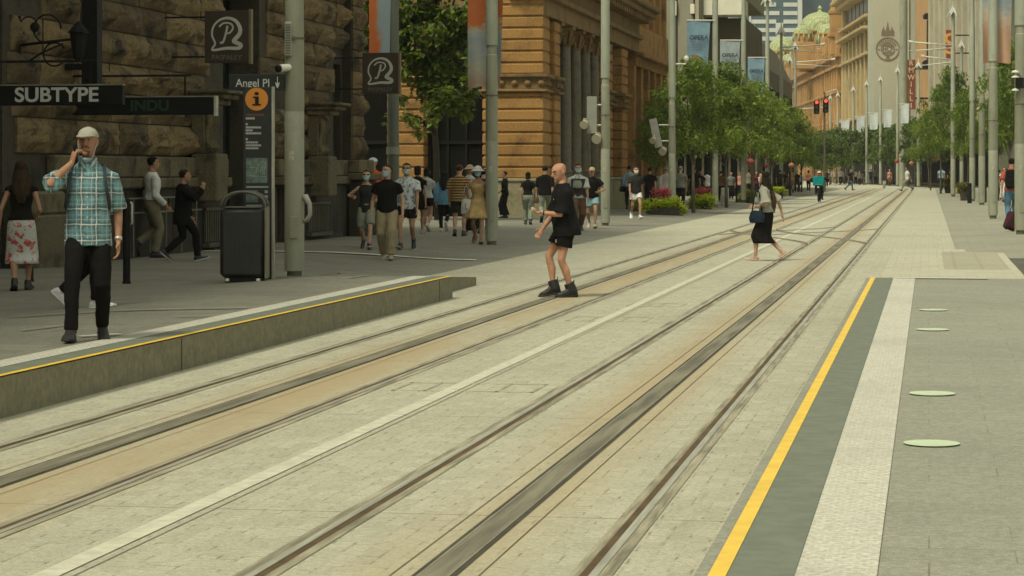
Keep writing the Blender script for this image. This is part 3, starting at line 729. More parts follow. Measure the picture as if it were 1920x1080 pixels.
# ------------------------------------------------------------------ modern taupe blocks farther along
M_taupe = mat('taupe_panel', (0.235, 0.215, 0.15), 0.8, 0.1, 0.6, 0.05, 20)
M_taupe2 = mat('pale_taupe_panel', (0.30, 0.27, 0.18), 0.8, 0.1, 0.6)
M_brownbox = mat('brown_cladding', (0.10, 0.08, 0.042), 0.7, 0.15, 0.4)
M_concw = mat('white_concrete', (0.62, 0.59, 0.46), 0.8, 0.08, 0.8)
v_r = lambda x, u: (lambda k: u*(S - k*C)/-(C + k*S))((x-960)/F)
uC = 150.0
eC, pC = bld('taupe_office_block', 'grey taupe office block with a white ledge, behind the blue banners', 'building', v_r(1385, uC), uC)
mb = MB(); a, b = v_r(1200, uC), v_r(1318, uC)
q = [a, v_r(1271, uC), v_r(1304, uC), b]
for i, (c, d) in enumerate(zip(q, q[1:])): mb.bbox(c, d-0.12, uC, uC+20, 0, 18, 0.04)
mb.box(a, b, uC+0.3, uC+19, 0, 17.8)
pC(mb, 'panel_wall', M_taupe)
mb = MB(); mb.box(b, v_r(1392, uC), uC+2.5, uC+20, 12.6, 18); mb.box(v_r(1304, uC), v_r(1311, uC), uC-0.25, uC-0.002, 3, 18); pC(mb, 'upper_wall', M_taupe2)
for q in ((v_r(1259, uC), v_r(1269, uC), uC-0.3, uC-0.01, 11.4, 12.3), (v_r(1295, uC), v_r(1303, uC), uC-0.3, uC-0.01, 11.5, 12.1), (b, v_r(1396, uC), uC+0.4, uC+3, 11.45, 12.4)): mb = MB(); mb.box(*q); pC(mb, 'white_ledge', M_concw)
mb = MB(); mb.box(v_r(1311, uC), v_r(1323, uC), uC+2.3, uC+2.49, 12.65, 17.9); pC(mb, 'window', M_dark)
mb = MB(); mb.box(b, v_r(1390, uC), uC+3.2, uC+19, 0, 11.4); pC(mb, 'lower_wall', M_brownbox)
mb = MB(); mb.box(v_r(1200, uC), v_r(1392, uC), uC-1.2, uC-0.31, 0, 5.6); pC(mb, 'shopfront', M_dark)
mb = MB()
for k in range(14): q = v_r(1205, uC)+0.55*k; mb.bbox(q, q+0.14, uC-1.4, uC-1.21, 0, 5.6, 0.03)
mb.box(v_r(1200, uC), v_r(1392, uC), uC-2.6, uC-1.41, 4.0, 4.4); pC(mb, 'shop_piers', mat('shop_pier', (0.11, 0.095, 0.06), 0.8, 0.3, 1))
uD = 176.0
eD, pD = bld('brown_office_block', 'dark brown blank office block with a sloped shoulder beyond the blue banners', 'building', v_r(1428, uD), uD)
mb = MB(); a, b = v_r(1330, uD), v_r(1428, uD)
mb.prism([(a, 0), (b, 0), (b, 9.4), (b-1.4, 12.2), (a+2.0, 12.2), (a, 11.0)], 1, uD, uD+40)
pD(mb, 'wall', M_brownbox)
mb = MB(); mb.box(a+.3, b-0.2, uD-0.1, uD-0.01, 8.2, 8.4); mb.box(b, b+0.08, uD+2, uD+38, 3, 8); pD(mb, 'groove', M_dark)
mb = MB(); mb.box(a, b+0.05, uD-0.6, uD-0.12, 0, 5.2); mb.box(b+0.001, b+0.4, uD-0.6, uD+40, 0, 5.0); pD(mb, 'shopfront', M_dark)

# glass tower far behind
eT = empty('glass_tower', (80, 720, 0), 0, 'distant blue grey glass tower with white floor bands', 'tower')
M_tg = mat('tower_glass', (0.055, 0.095, 0.11), 0.25, 0.3, 0.06); M_tb = mat('tower_band', (0.52, 0.53, 0.47), 0.7, 0.06, 0.1)
mb = MB(); mb.box(-12, 6.5, 0, 30, 0, 95); mb.box(6.6, 20, 6, 36, 0, 95); mb.build('glazing', M_tg, eT)
mb = MB()
for k in range(30): mb.box(-8.2, -0.8 + (k % 2), -0.25, -0.01, 30.5+2.55*k, 31.7+2.55*k); mb.box(1.4, 5.6, -0.2, -0.01, 30.5+2.55*k, 31.7+2.55*k)
mb.build('floor_bands', M_tb, eT)
mb = MB(); mb.box(5.7, 7.0, -0.6, 0.2, 0, 95); mb.box(-8.9, -8.3, -0.5, -0.01, 0, 95); mb.box(-0.9, 1.3, -0.4, -0.01, 0, 46); mb.build('fins', M_tb, eT)
eT2 = empty('glass_office_tower', (96, 760, 0), 0, 'dark green glass tower rising behind the domed hall', 'tower')
mb = MB(); mb.box(-4, 18, 0, 30, 0, 100); mb.build('glazing', mat('green_glass', (0.035, 0.07, 0.062), 0.25, 0.35, 0.05), eT2)
mb = MB()
for k in range(25): mb.box(-4.1, 18.1, -0.12, -0.01, 30+2.9*k, 30.35+2.9*k)
mb.build('floor_bands', mat('dark_band', (0.12, 0.15, 0.14), 0.6), eT2)

# ------------------------------------------------------------------ far right side of the bend
def farb(name, label, cat, y0, off=0.0):
    p = far(y0, off); e = empty(name, p, -math.atan(0.0454), label, cat); return e
M_brick = stone_mat('orange_sandstone', (0.37, 0.205, 0.065), (0.41, 0.23, 0.075), (0.25, 0.13, 0.042), 0.25, 0.9, 0.1)
M_copper = pavers('green_copper_tiles', (0.36, 0.39, 0.19), 0.9, 0.45, (0.2, 0.24, 0.11), 0.06, 0.08, None, bmp=0.3, wear=0.3, wscale=0.15)
eQ = farb('domed_market_hall', 'long orange sandstone hall with pale green copper domes at the end of the street', 'building', 362)
mb = MB(); mb.box(0, 28, 0, 165, 0, 19.2); mb.build('wall', M_brick, eQ)
mb = MB(); k = 0.6
while k < 165:
    mb.bbox(-0.7, 0, k, k+1.2, 0, 17.2, 0.08); mb.bbox(-0.45, 0, k+2.3, k+2.8, 5, 13, 0.05); k += 4.2
for z, d in ((5.2, 0.9), (9.0, 0.6), (13.4, 0.8), (17.2, 1.0), (18.9, 0.8)): mb.bbox(-d, 0.3, -0.3, 165, z, z+0.45, 0.05)
mb.build('pilasters', M_brick, eQ)
mb = MB(); k = 0.6; nW = 0
while k < 160:
    for a in (k+1.35, k+2.95):
        for z0, z1 in ((0.5, 4.6), (6.0, 8.4), (9.8, 12.6), (14.2, 16.6)):
            w = 0.8; pts = [(a, z0), (a+w, z0), (a+w, z1)] + [(a+w/2+w/2*math.cos(math.pi*i/5), z1+w/2*math.sin(math.pi*i/5)) for i in range(1, 5)] + [(a, z1)]
            mb.prism(pts, 0, -0.06, -0.02)
    k += 4.2
o = mb.build('windows', M_dark, eQ); o['kind'] = 'stuff'
mb = MB(); k = 0
while k < 165: mb.lathe([(0.1, 19.36), (0.16, 19.8), (0.08, 20.2)], 6, (-0.35, k, 0)); k += 0.7
mb.box(-0.6, -0.1, 0, 165, 20.2, 20.45)
k = 0.6
while k < 165: mb.bbox(-0.75, 0.05, k, k+1.2, 19.36, 21.6 if int(k/4.2) % 3 else 23.2, 0.1); k += 4.2
mb.build('balustrade', M_brick, eQ)
def dome(x, y, z0, r, h, drum, label=None, cup=True):
    p = MB(); prof = [(r*1.02, z0), (r*1.0, z0+0.08*h)] + [(r*math.cos(a)**0.85, z0 + h*(0.08+0.8*math.sin(a))) for a in [math.pi/2*i/9 for i in range(1, 9)]] + [(r*0.12, z0+0.9*h), (r*0.07, z0+h), (r*0.12, z0+1.06*h), (r*0.02, z0+1.2*h)]
    p.lathe(prof, 16, (x, y, 0)); d = p.build('dome', M_copper, eQ, auto=50)
    p = MB(); p.lathe([(r*0.95, z0-drum), (r*0.95, z0-0.1*drum), (r*1.08, z0-0.1*drum), (r*1.08, z0)], 16, (x, y, 0)); p.build('drum', M_brick, eQ, auto=40)
    if cup:
        p = MB()
        for k in range(12):
            a = 2*math.pi*k/12; p.tube([(x+r*1.03*math.cos(a), y+r*1.03*math.sin(a), z0-0.75*drum), (x+r*1.03*math.cos(a), y+r*1.03*math.sin(a), z0-0.1*drum)], 0.09*r, 6)
        p.build('drum_columns', M_copper, eQ, True)
def Qp(x, Y):         # local coordinates in the hall of a pixel column at world depth Y
    X = (x-960)*Y/F; o = far(362, 0); t = math.atan(0.0454); dx, dy = X-o.x, Y-o.y
    return dx*math.cos(t) - dy*math.sin(t), dx*math.sin(t) + dy*math.cos(t)
for x, Y, ytop, ybase, w in ((1537, 415, 18, 58, 74), (1553, 392, 42, 62, 42), (1506, 408, 46, 63, 36), (1467, 500, 66, 96, 52), (1446, 470, 94, 105, 20), (1477, 472, 100, 114, 22)):
    lx, ly = Qp(x, Y); zb = CH + (HY-ybase)*Y/F; zt = CH + (HY-ytop)*Y/F
    dome(lx, ly, zb, w*Y/F/2, zt-zb, 2.6 if w > 40 else 1.6)
    mb = MB(); r = w*Y/F/2; mb.bbox(lx-r*1.05, lx+r*1.05, ly-r*1.05, ly+r*1.05, 18.9, zb-(2.55 if w > 40 else 1.55), 0.1); mb.build('dome_base', M_brick, eQ)
lx, ly = Qp(1570, 366); mb = MB(); mb.bbox(lx-1.1, lx+1.6, ly-1.1, ly+1.1, 19.3, 25.5, 0.1); mb.bbox(lx-1.5, lx+1.9, ly-1.4, ly+1.4, 22, 22.6, 0.1); mb.bbox(lx-1.3, lx+1.8, ly-1.2, ly+1.2, 25.5, 26.2, .1); mb.lathe([(1.3, 26.2), (1.0, 28), (0.3, 30)], 8, (lx+0.2, ly, 0))
mb.build('corner_turret', M_brick, eQ)

M_tan = stone_mat('tan_render', (0.40, 0.30, 0.145), (0.43, 0.33, 0.16), (0.32, 0.24, 0.12), 0.3, 0.9, 0.1)
eB = farb('tan_department_store', 'tan stone department store with tall window strips and deep cornice', 'building', 320)
mb = MB(); mb.box(0.3, 26, 0, 39, 0, 30); k = 0
while k < 39.5: mb.bbox(-0.3, 0.4, k-0.5, k+0.5, 0, 22, 0.06); k += 5.57
mb.box(-0.25, 0.3, 36.4, 39.4, 0, 30)
mb.build('wall', M_tan, eB)
mb = MB()
for z, d in ((20.6, 0.9), (22.2, 0.5), (17.2, 0.3), (8.6, 0.9)): mb.bbox(-d-.3, 0.31, -0.2, 39.6, z, z+0.4, 0.06)
mb.bbox(-1.9, 0.3, -0.3, 40, 26.2, 26.9, 0.15); mb.bbox(-1.2, 0.3, -0.3, 40, 25.4, 26.2, 0.1)
mb.build('cornice', M_tan, eB)
mb = MB(); k = 0.5
while k < 36:
    mb.bbox(0.1, 0.35, k+2.1, k+2.45, 9, 20.6, 0.03)
    for z in (11.5, 14.3, 22.9): mb.bbox(0.15, 0.33, k, k+4.57, z, z+0.5, 0.03)
    k += 5.57
mb.build('mullions', mat('bronze_mullion', (0.20, 0.135, 0.062), 0.6, 0.15, 0.5), eB)
for i in range(7):
    for z0, z1 in ((9.1, 17.1), (17.7, 20.5), (22.7, 25.2)):
        mb = MB(); mb.box(0.2, 0.305, 5.57*i+0.52, 5.57*i+5.05, z0, z1); mb.build('window', mat('brown_glass', (0.06, 0.04, 0.018), 0.3, 0.4, 0.4), eB)

mb = MB(); mb.box(-2.6, -0.35, 0, 39, 3.6, 4.1); mb.box(-0.34, 0.1, 0, 39, 0, 7.0); mb.build('shopfront', mat('far_shopfront', (0.022, 0.02, 0.014), 0.8, 0.4, 0.4), eB)
eH = farb('grey_party_wall_building', 'tall plain grey rendered wall carrying a round crest with HCF letters', 'building', 312)
M_ren = mat('grey_render', (0.37, 0.365, 0.275), 0.9, 0.07, 0.15, 0.05, 3, dirt=(0.33, 0.32, 0.235))
mb = MB(); mb.box(-0.4, 4.2, 0, 7.5, 0, 34); mb.box(4.35, 5.4, 0.15, 7.5, 0, 34); mb.build('wall', M_ren, eH)
mb = MB(); mb.box(4.2, 4.35, 0.1, 7, 0, 34); mb.box(5.4, 5.6, 0.1, 7, 0, 34); mb.build('groove', mat('groove_grey', (0.1, 0.1, 0.07), 0.9), eH)
mb = MB(); mb.box(-2.4, 5.4, -0.7, -0.01, 3.4, 4.0); mb.box(-0.42, 5.5, -0.3, -0.02, 0, 5.6); mb.build('shopfront', bpy.data.materials['far_shopfront'], eH)
M_crest = mat('crest_brown', (0.17, 0.135, 0.09), 0.8, 0.15, 2)
mb = MB(); cx, cz, Y = 1.42, CH + (HY-92)*312/F, -0.05
def ring(mb, cx, cz, r0, r1, y0, y1, n=36):
    mb.add([(cx + r*math.cos(2*math.pi*i/n), y, cz + r*math.sin(2*math.pi*i/n)) for y in (y0, y1) for r in (r0, r1) for i in range(n)],
           [f for i in range(n) for f in ((i, (i+1) % n, n+(i+1) % n, n+i), (2*n+i, 3*n+i, 3*n+(i+1) % n, 2*n+(i+1) % n), (n+i, n+(i+1) % n, 3*n+(i+1) % n, 3*n+i), (i, 2*n+i, 2*n+(i+1) % n, (i+1) % n))])
ring(mb, cx, cz, 1.38, 1.55, -0.07, 0.01); ring(mb, cx, cz, 0.78, 0.9, -0.07, 0.01)
for a0 in (0.25, 1.1, 2.0, 2.9):
    mb.add([(cx+0.8*math.sin(0)+0, 0, 0)], [])
mb.prism([(cx-0.78, cz+0.36), (cx+0.78, cz+0.36), (cx+0.5, cz+0.72), (cx, cz+0.82), (cx-0.5, cz+0.72)], 1, -0.06, 0.01)
mb.prism([(cx-0.78, cz-0.36), (cx-0.5, cz-0.72), (cx, cz-0.82), (cx+0.5, cz-0.72), (cx+0.78, cz-0.36)], 1, -0.06, 0.01)
for k in range(9): a = 0.5 + k*(math.pi-1.0)/8; mb.box(-0.09, 0.09, -0.06, 0.01, -0.12, 0.12, 0, Matrix.Translation((cx+1.13*math.cos(a), 0, cz+1.13*math.sin(a))) @ Matrix.Rotation(-(a-math.pi/2), 4, 'Y'))
for sx in (-1, 1): mb.prism([(cx+sx*1.13+0.14*math.cos(R(90+36*i))*(1 if i % 2 == 0 else 0.45), cz-0.05+0.14*math.sin(R(90+36*i))*(1 if i % 2 == 0 else 0.45)) for i in range(10)], 1, -0.06, 0.01)
mb.prism([(cx-0.3, cz-1.3), (cx+0.3, cz-1.3), (cx+0.14, cz-0.98), (cx-0.14, cz-0.98)], 1, -0.06, 0.01)
mb.build('crest', M_crest, eH); mb = MB()
mb.prism([(cx-0.8, cz+1.72), (cx+0.8, cz+1.72), (cx+0.85, cz+1.98), (cx-0.85, cz+1.98)], 1, -0.06, 0.01)
for dx, hh in ((-0.55, 0.95), (0, 1.6), (0.55, 0.95)):
    mb.prism([(cx+dx-0.28, cz+2.03), (cx+dx+0.28, cz+2.03), (cx+dx+0.3, cz+2.25), (cx+dx+0.1, cz+2.03+hh*0.6), (cx+dx, cz+2.03+hh), (cx+dx-0.14, cz+2.03+hh*0.55), (cx+dx-0.3, cz+2.2)], 1, -0.06, 0.01)
mb.build('crest_flames', M_crest, eH)
text('HCF', 0.86, M_crest, eH, (cx, -0.03, cz), ext=0.02, off=0.02, sx=0.85)

eR = empty('red_blade_shops', far(300, 4.6), -math.atan(0.0454) - 0.04, 'orange and grey shop terrace with red upright sign beside the grey wall', 'building')
M_or = mat('orange_render', (0.44, 0.25, 0.10), 0.9, 0.12, 0.2); M_pil = mat('grey_pilaster', (0.36, 0.33, 0.235), 0.9, 0.1, 0.4); M_brn = mat('brown_infill', (0.17, 0.095, 0.045), 0.8, 0.25, 0.3)
mb = MB(); mb.box(0.2, 20, -75, 10, 0, 30); mb.box(-0.1, 0.2, -8, 11, 8, 30); mb.build('wall', M_or, eR)
mb = MB()
for k in range(10): a = -14-6.4*k; mb.bbox(-0.55, 0.2, a, a+1.5, 8, 30, 0.08); mb.bbox(-0.3, 0.2, a-2.9, a-2.5, 8, 30, 0.05)
mb.build('pilasters', M_pil, eR)
for k in range(10):
    a = -14-6.4*k; mb = MB(); mb.box(0.02, 0.199, a-2.4, a-0.1, 8.6, 30); mb.build('window', M_brn, eR)
mb = MB(); mb.prism([(-3.4, 5.4), (0.2, 6.8), (0.2, 7.9), (-0.4, 7.9), (-3.4, 6.3)], 1, -75, 0); mb.build('awning', mat('tan_awning', (0.42, 0.33, 0.19), 0.8, 0.12, 0.4), eR)
mb = MB(); mb.box(0.0, 0.19, -74, 10, 0.2, 5.6); mb.build('shopfront', M_dark, eR)
mb = MB(); mb.box(-0.2, 20, -75.4, -75.01, 0, 30); mb.build('side_wall', mat('side_wall_olive', (0.115, 0.115, 0.07), 0.9, 0.25, 0.3), eR)
mb = MB(); mb.bbox(-0.5, 0.1, -11.5, -9.6, 15, 20, 0.2); mb.bbox(-0.9, 0.1, -11.9, -9.2, 20, 20.6, 0.1); mb.bbox(-1.0, 0.1, -12, -9.1, 14, 15, 0.2); mb.build('oriel', M_iron, eR)
# red upright signs
def vsign(label, x, Y, ya, yb, w, txt, m, col):
    X = (x-960)*Y/F; z0 = CH+(HY-yb)*Y/F; z1 = CH+(HY-ya)*Y/F
    e = empty('upright_sign', (X, Y, z0), 0, label, 'sign'); h = z1-z0
    mb = MB(); mb.bbox(-w/2, w/2, -0.15, 0.15, 0, h, 0.04); mb.build('sign_box', m, e)
    mb = MB(); mb.box(w/2, w/2+1.5, -0.06, 0.06, h*0.2, h*0.24); mb.box(w/2, w/2+1.5, -0.06, 0.06, h*0.8, h*0.84); mb.build('bracket', M_iron, e)
    for i, ch in enumerate(txt): text(ch, h/len(txt)*1.0, col, e, (0, -0.16, h*(1-(i+0.5)/len(txt))), ext=0.01, off=0.012)
    return e
M_rsign = mat('red_sign', (0.155, 0.04, 0.022), 0.6, 0.12, 1); M_lett = mat('gold_letter', (0.52, 0.40, 0.24), 0.6, 0.1, 1)
vsign('dark red upright sign with pale capitals stacked down it, beside the tall pole', 1708, 285, 112, 205, 1.05, 'RMWILLI', M_rsign, M_lett)
vsign('red hanging sign with an orange flourish, left of the pole group', 1781, 235, 56, 112, 0.75, 'S', mat('bright_red_sign', (0.22, 0.04, 0.015), 0.6, 0.15, 1), mat('orange_letter', (0.6, 0.3, 0.08), 0.6))
# near right-hand building with stacked awnings (only its street edge enters the picture)
eN, pN = bld('awning_arcade', 'brown shop building with stepped awnings at the right edge', 'building', 5.0, 118)
mb = MB(); mb.box(8.5, 22, 118, 205, 0, 26); pN(mb, 'wall', mat('brown_wall', (0.13, 0.115, 0.07), 0.9, 0.2, 0.3))
mb = MB(); mb.box(8.44, 8.49, 120, 203, 0.2, 3.2); mb.box(8.44, 8.49, 120, 203, 7.2, 13); pN(mb, 'shopfront', mat('green_glass_front', (0.05, 0.06, 0.035), 0.3, 0.4, 0.3))
for k in range(5):
    a = 124 + 9*k; mb = MB(); mb.bbox(4.9, 8.43, a, a+7, 3.9+0.35*k, 4.15+0.35*k, 0.04); mb.bbox(4.8, 4.95, a, a+7, 3.6+0.35*k, 4.5+0.35*k, 0.04); mb.box(5.0, 8.4, a-0.25, a-0.02, 3.75+0.35*k, 4.4+0.35*k)
    pN(mb, 'awning', mat('awning_brown', (0.125, 0.098, 0.05), 0.8, 0.2, 1))
mb = MB(); mb.bbox(4.9, 6.4, 123.5, 123.8, 5.2, 6.0, 0.04); pN(mb, 'fascia', mat('fascia_brown', (0.2, 0.155, 0.085), 0.8, 0.15, 1))
p = st(4.75, 112); e = empty('hanging_sign', (p.x, p.y, 2.95), RZ, 'small black hanging sign with white letters under the brown awnings', 'sign')
mb = MB(); mb.bbox(-0.2, 1.1, -0.05, 0.05, 0, 0.42, 0.01); mb.build('sign_box', M_black, e); text('sk', 0.4, mat('sign_white', (0.5, 0.5, 0.45)), e, (0.12, -0.058, 0.2))
mb = MB(); mb.tube([(0, 0, 0.42), (0, 0, 1.0)], 0.02, 6); mb.tube([(0.9, 0, 0.42), (0.9, 0, 1.0)], 0.02, 6); mb.build('hanger', M_iron, e)
# low dark shopfronts across the far junction, behind the tree row
eS = farb('far_shopfronts', 'dark low shopfront row far behind the tree line', 'building', 400, -48)
mb = MB(); mb.box(0, 44, 0, 8, 0, 9); mb.build('wall', mat('far_dark_wall', (0.06, 0.052, 0.035), 0.9, 0.4, 0.3), eS)
mb = MB()
for k in range(9): mb.bbox(1+4.8*k, 1.7+4.8*k, -0.4, 0, 0, 8.5, 0.1)
mb.box(0, 44, -1.6, -0.01, 3.4, 3.9); mb.build('piers', mat('far_pier', (0.17, 0.14, 0.085), 0.9, 0.3, 0.5), eS)
# ------------------------------------------------------------------ poles
def metal_noise(name, col, rough=0.55): return mat(name, col, rough, 0.10, 3, 0.05, 60, dirt=[c*0.72 for c in col], stretch=(1, 1, 0.3))
M_pole = metal_noise('grey_green_pole_paint', (0.285, 0.30, 0.225)); M_pole2 = metal_noise('pole_paint_lower', (0.245, 0.25, 0.18)); M_shoe = mat('pole_shoe', (0.12, 0.11, 0.07), 0.8)
M_lampc = mat('lamp_crown_grey', (0.44, 0.44, 0.36), 0.6, 0.08, 5); M_lampw = mat('white_fitting', (0.58, 0.57, 0.47), 0.45, 0.06, 5)
def make_pole(joint, r, h=11.5):
    e = empty('light_pole', (0, 0, 0))
    mb = MB(); mb.lathe([(r*0.74, -0.02), (r*0.74, 0.1)], 20); mb.build('base_shoe', M_shoe, e, auto=40)
    mb = MB(); mb.lathe([(r, 0.1), (r, 2.28), (r*0.985, 2.285), (r*0.985, 2.30), (r*1.0, 2.305), (r*0.93, joint-0.22), (r*0.80, joint-0.2), (r*0.80, joint)], 24); mb.build('lower_shaft', M_pole2, e, auto=40)
    mb = MB(); mb.lathe([(r*0.99, joint), (r*0.99, joint+0.02), (r*0.92, h*0.8), (r*0.72, h*0.8+0.1), (r*0.66, h)], 24); mb.build('upper_shaft', M_pole, e, auto=40)
    mb = MB(); mb.bbox(-0.05, 0.05, -r*0.97-0.02, -r*0.9, 0.55, 0.85, 0.006); mb.build('access_hatch', M_pole2, e)
    mb = MB(); mb.lathe([(r*1.02, 3.28), (r*1.02, 3.31)], 20); mb.bbox(-0.02, 0.02, -r*1.2, -r, 3.27, 3.32, 0.004); mb.build('band_clamp', M_shoe, e)
    mb = MB(); mb.grid(lambda i, j: (r*1.006*math.sin(-0.5+i*0.09), -r*1.006*math.cos(-0.5+i*0.09), 1.62+0.13*j), 6, 1); mb.build('sticker', mat('old_sticker', (0.33, 0.32, 0.22), 0.7, 0.35, 30), e)
    return e
def crown(e, h, r=0.12, k_=0.55):      # star shaped lantern head
    mb = MB()
    mb.lathe([(r*0.7, h), (r*1.2, h+0.1), (r*0.5, h+0.3), (0.02, h+0.7)], 10)
    for k in range(5):
        a = k*2*math.pi/5+0.3; dx, dy = math.cos(a)*k_, math.sin(a)*k_; px, py = -dy*0.3, dx*0.3
        mb.add([(dx*0.1+px, dy*0.1+py, h+0.12), (dx*0.1-px, dy*0.1-py, h+0.12), (dx*0.75, dy*0.75, h-0.28), (dx*0.12, dy*0.12, h+0.34), (dx*0.68, dy*0.68, h-0.34), (dx*0.1, dy*0.1, h+0.02)],
               [(0, 2, 3), (1, 3, 2), (0, 4, 2), (1, 2, 4), (0, 5, 4), (1, 4, 5), (0, 3, 1, 5)])
    mb.build('lamp_crown', M_lampc, e)
POLE = make_pole(4.4, 0.136); POLER = make_pole(5.3, 0.158)
crown(POLE, 11.5); crown(POLER, 11.5)
first = {0: True, 1: True}
def pole(kind, loc, label, group):
    src = POLER if kind else POLE
    if first[kind]: first[kind] = False; o = src; o.location = loc; o['group'] = group; o['label'] = label
    else: o = dup(src, loc, None, label, group)
    o['category'] = 'light pole'; return o
GL, GR_, GF = 'light poles along the left footway', 'light poles along the right footway', 'light poles around the far bend'
poles = []
for (x, y, lb) in ((552, 519, 'thick grey green light pole beside the litter bin, nearest of the left row'), (922, 459, 'grey green light pole carrying the peach and orange banner'),
                   (1135, 423, 'grey green light pole behind the bald man, with a signal box on it'), (1260, 401, 'grey green light pole standing beside the pink flower planter')):
    p, D = foot(x, y); poles.append(pole(0, (p.x, p.y, p.z-0.02), lb, GL))
def pole_at(x, Y, kind, lb, g, z=0.1): return pole(kind, ((x-960)*Y/F, Y, z), lb, g)
LB = ['light pole at the first OPERA banner', 'light pole at the second OPERA banner', 'light pole with a star head at the third OPERA banner', 'light pole carrying the upper pair of arms before the green domes', 'light pole carrying the lower pair of arms before the orange hall']
for (x, Y), lb in zip(((1341, 105.5), (1394, 121.6), (1439, 139), (1465, 171), (1491, 192)), LB): poles.append(pole_at(x, Y, 0, lb, GL))
for (x, Y), lb in zip(((1415, 174), (1481, 215), (1457, 236)), ('slim star headed pole rising before the brown block', 'star headed pole nearest left of the crossing signals', 'star headed pole in front of the orange hall, left of the arms')): pole_at(x, Y, 0, lb, GF)
for (x, Y), lb in zip(((1862, 81), (1841, 113), (1823, 127), (1914, 61)), ('right hand light pole carrying the peach flag', 'right hand light pole between two dark bollards', 'right hand light pole behind the red flower planter', 'light pole cut by the right edge, with a black box')): poles.append(pole_at(x, Y, 1, lb, GR_, 0.07))
poles.append(pole_at(1787, 150, 1, 'right hand light pole with arms reaching left over the trees', GR_))
farp = ((1722, 227), (1683, 239), (1651, 262), (1625, 276), (1600, 295), (1571, 316), (1557, 330))
for i, (x, Y) in enumerate(farp): poles.append(pole_at(x, Y, 1, ['star headed pole beside the red upright sign', 'star headed pole at the highest pale banner of the bend', 'star headed pole with a pale banner under the crest', 'star headed pole before the brown window strips', 'star headed pole before the tan store corner', 'star headed pole just right of the red signals', 'smallest star headed pole beside the red signals'][i], GF, 0.15))
pole_at(1803, 190, 1, 'pale pole behind the right tree, left of the pole group', GR_)
# double arms with spot lamps
def arms(x, Y, z, L, sgn, lb):
    e = empty('span_arm', ((x-960)*Y/F, Y, z), 0, lb, 'lamp arm', 'double lamp arms on the poles'); mb = MB()
    mb.tube([(0, 0, 0), (sgn*L, 0.05, 0.25)], [0.05, 0.035], 8); mb.tube([(0, 0, -0.15), (sgn*L*0.95, 0.3, -0.32)], [0.05, 0.035], 8); mb.build('rods', M_lampw, e, True)
    mb = MB(); mb.tube([(sgn*L*0.9, 0.05, 0.2), (sgn*L, 0.05, 0.26)], 0.1, 10); mb.build('spot_lamp', M_lampw, e)
arms(1465, 171, 10.45, 3.1, 1, 'upper pair of pale lamp arms crossing before the green domes'); arms(1491, 192, 10.35, 3.2, 1, 'lower pair of pale lamp arms crossing before the orange hall')
arms(1787, 150, 9.5, 2.8, -1, 'upper pair of lamp arms reaching left over the right trees'); arms(1787, 150, 8.6, 2.0, -1, 'lower pair of lamp arms reaching left over the right trees')
e = empty('tall_mast', ((1694-960)*246/F, 246, 0.1), 0, 'tall thick grey green mast in front of the crest wall', 'mast')
mb = MB(); mb.lathe([(0.45, 0), (0.42, 8), (0.40, 24)], 20); mb.build('shaft', M_pole2, e, auto=40); mb = MB(); mb.lathe([(0.5, 7.9), (0.5, 8.3)], 20); mb.build('collar', M_pole, e, auto=40)

# pole fittings
def fit(x, y, D): return ((x-960)*D/F, D, CH+(HY-y)*D/F)
P1, P2, P3, P4 = poles[:4]
e = empty('louvre_box', (P1.location.x-0.085, P1.location.y-0.10, 3.25), 0, 'flat louvred box on the nearest left pole', 'box')
mb = MB(); mb.bbox(-0.035, 0.06, -0.05, 0.03, 0, 0.47, 0.01); mb.build('frame', M_pole, e); mb = MB()
for k in range(12): mb.box(-0.025, 0.045, -0.06, -0.051, 0.03+0.035*k, 0.05+0.035*k)
mb.build('louvres', mat('louvre_dark', (0.11, 0.11, 0.085), 0.6), e)
e = empty('security_camera', (P1.location.x-0.12, P1.location.y-0.08, 3.08), 0, 'black and white security camera on the nearest left pole', 'camera')
mb = MB(); mb.tube([(0.1, 0.02, 0.02), (-0.06, -0.1, 0.0)], 0.055, 12); mb.build('housing', M_lampw, e, auto=40); mb = MB(); mb.tube([(-0.061, -0.101, 0), (-0.1, -0.13, -0.01)], 0.05, 12); mb.build('lens', M_black, e, auto=40)
e = empty('street_name_sign', (P1.location.x-0.90, P1.location.y-0.02, CH+(HY-170)*P1.location.y/F), 0, 'dark green street name sign reading Angel Pl on the nearest pole', 'street sign')
mb = MB(); mb.bbox(0, 0.77, -0.012, 0.012, 0, 0.225, 0.004); mb.build('sign_plate', mat('dark_green_enamel', (0.004, 0.010, 0.007), 0.6), e)
M_sw = mat('sign_white', (0.5, 0.5, 0.45), 0.5, 0.05)
text('Angel Pl', 0.155, M_sw, e, (0.33, -0.014, 0.10), off=0.001, sx=0.92)
mb = MB(); mb.prism([(0.665, 0.19), (0.675, 0.19), (0.675, 0.10), (0.70, 0.115), (0.69, 0.065), (0.67, 0.03), (0.65, 0.065), (0.64, 0.115), (0.665, 0.10)], 1, -0.016, -0.0121); mb.build('emblem', M_sw, e)
mb = MB(); mb.box(0.77, 0.9, -0.01, 0.01, 0.03, 0.06); mb.box(0.77, 0.9, -0.01, 0.01, 0.16, 0.19); mb.build('clamp', M_iron, e)
e = empty('hoop_handle', (P1.location.x+0.125, P1.location.y-0.03, 0.98), 0, 'pale metal hoop fixed low on the nearest left pole', 'hoop')
mb = MB(); mb.tube([(0.0, 0, 0.0), (0.05, -0.05, 0.02), (0.10, -0.06, 0.1), (0.09, -0.05, 0.24), (0.03, -0.02, 0.34), (0.0, 0, 0.33)], [0.022, .03, .03, .035, .05, .05], 10); mb.build('hoop', mat('steel_grey', (0.26, 0.26, 0.21), 0.5, 0.1, 5), e, True)

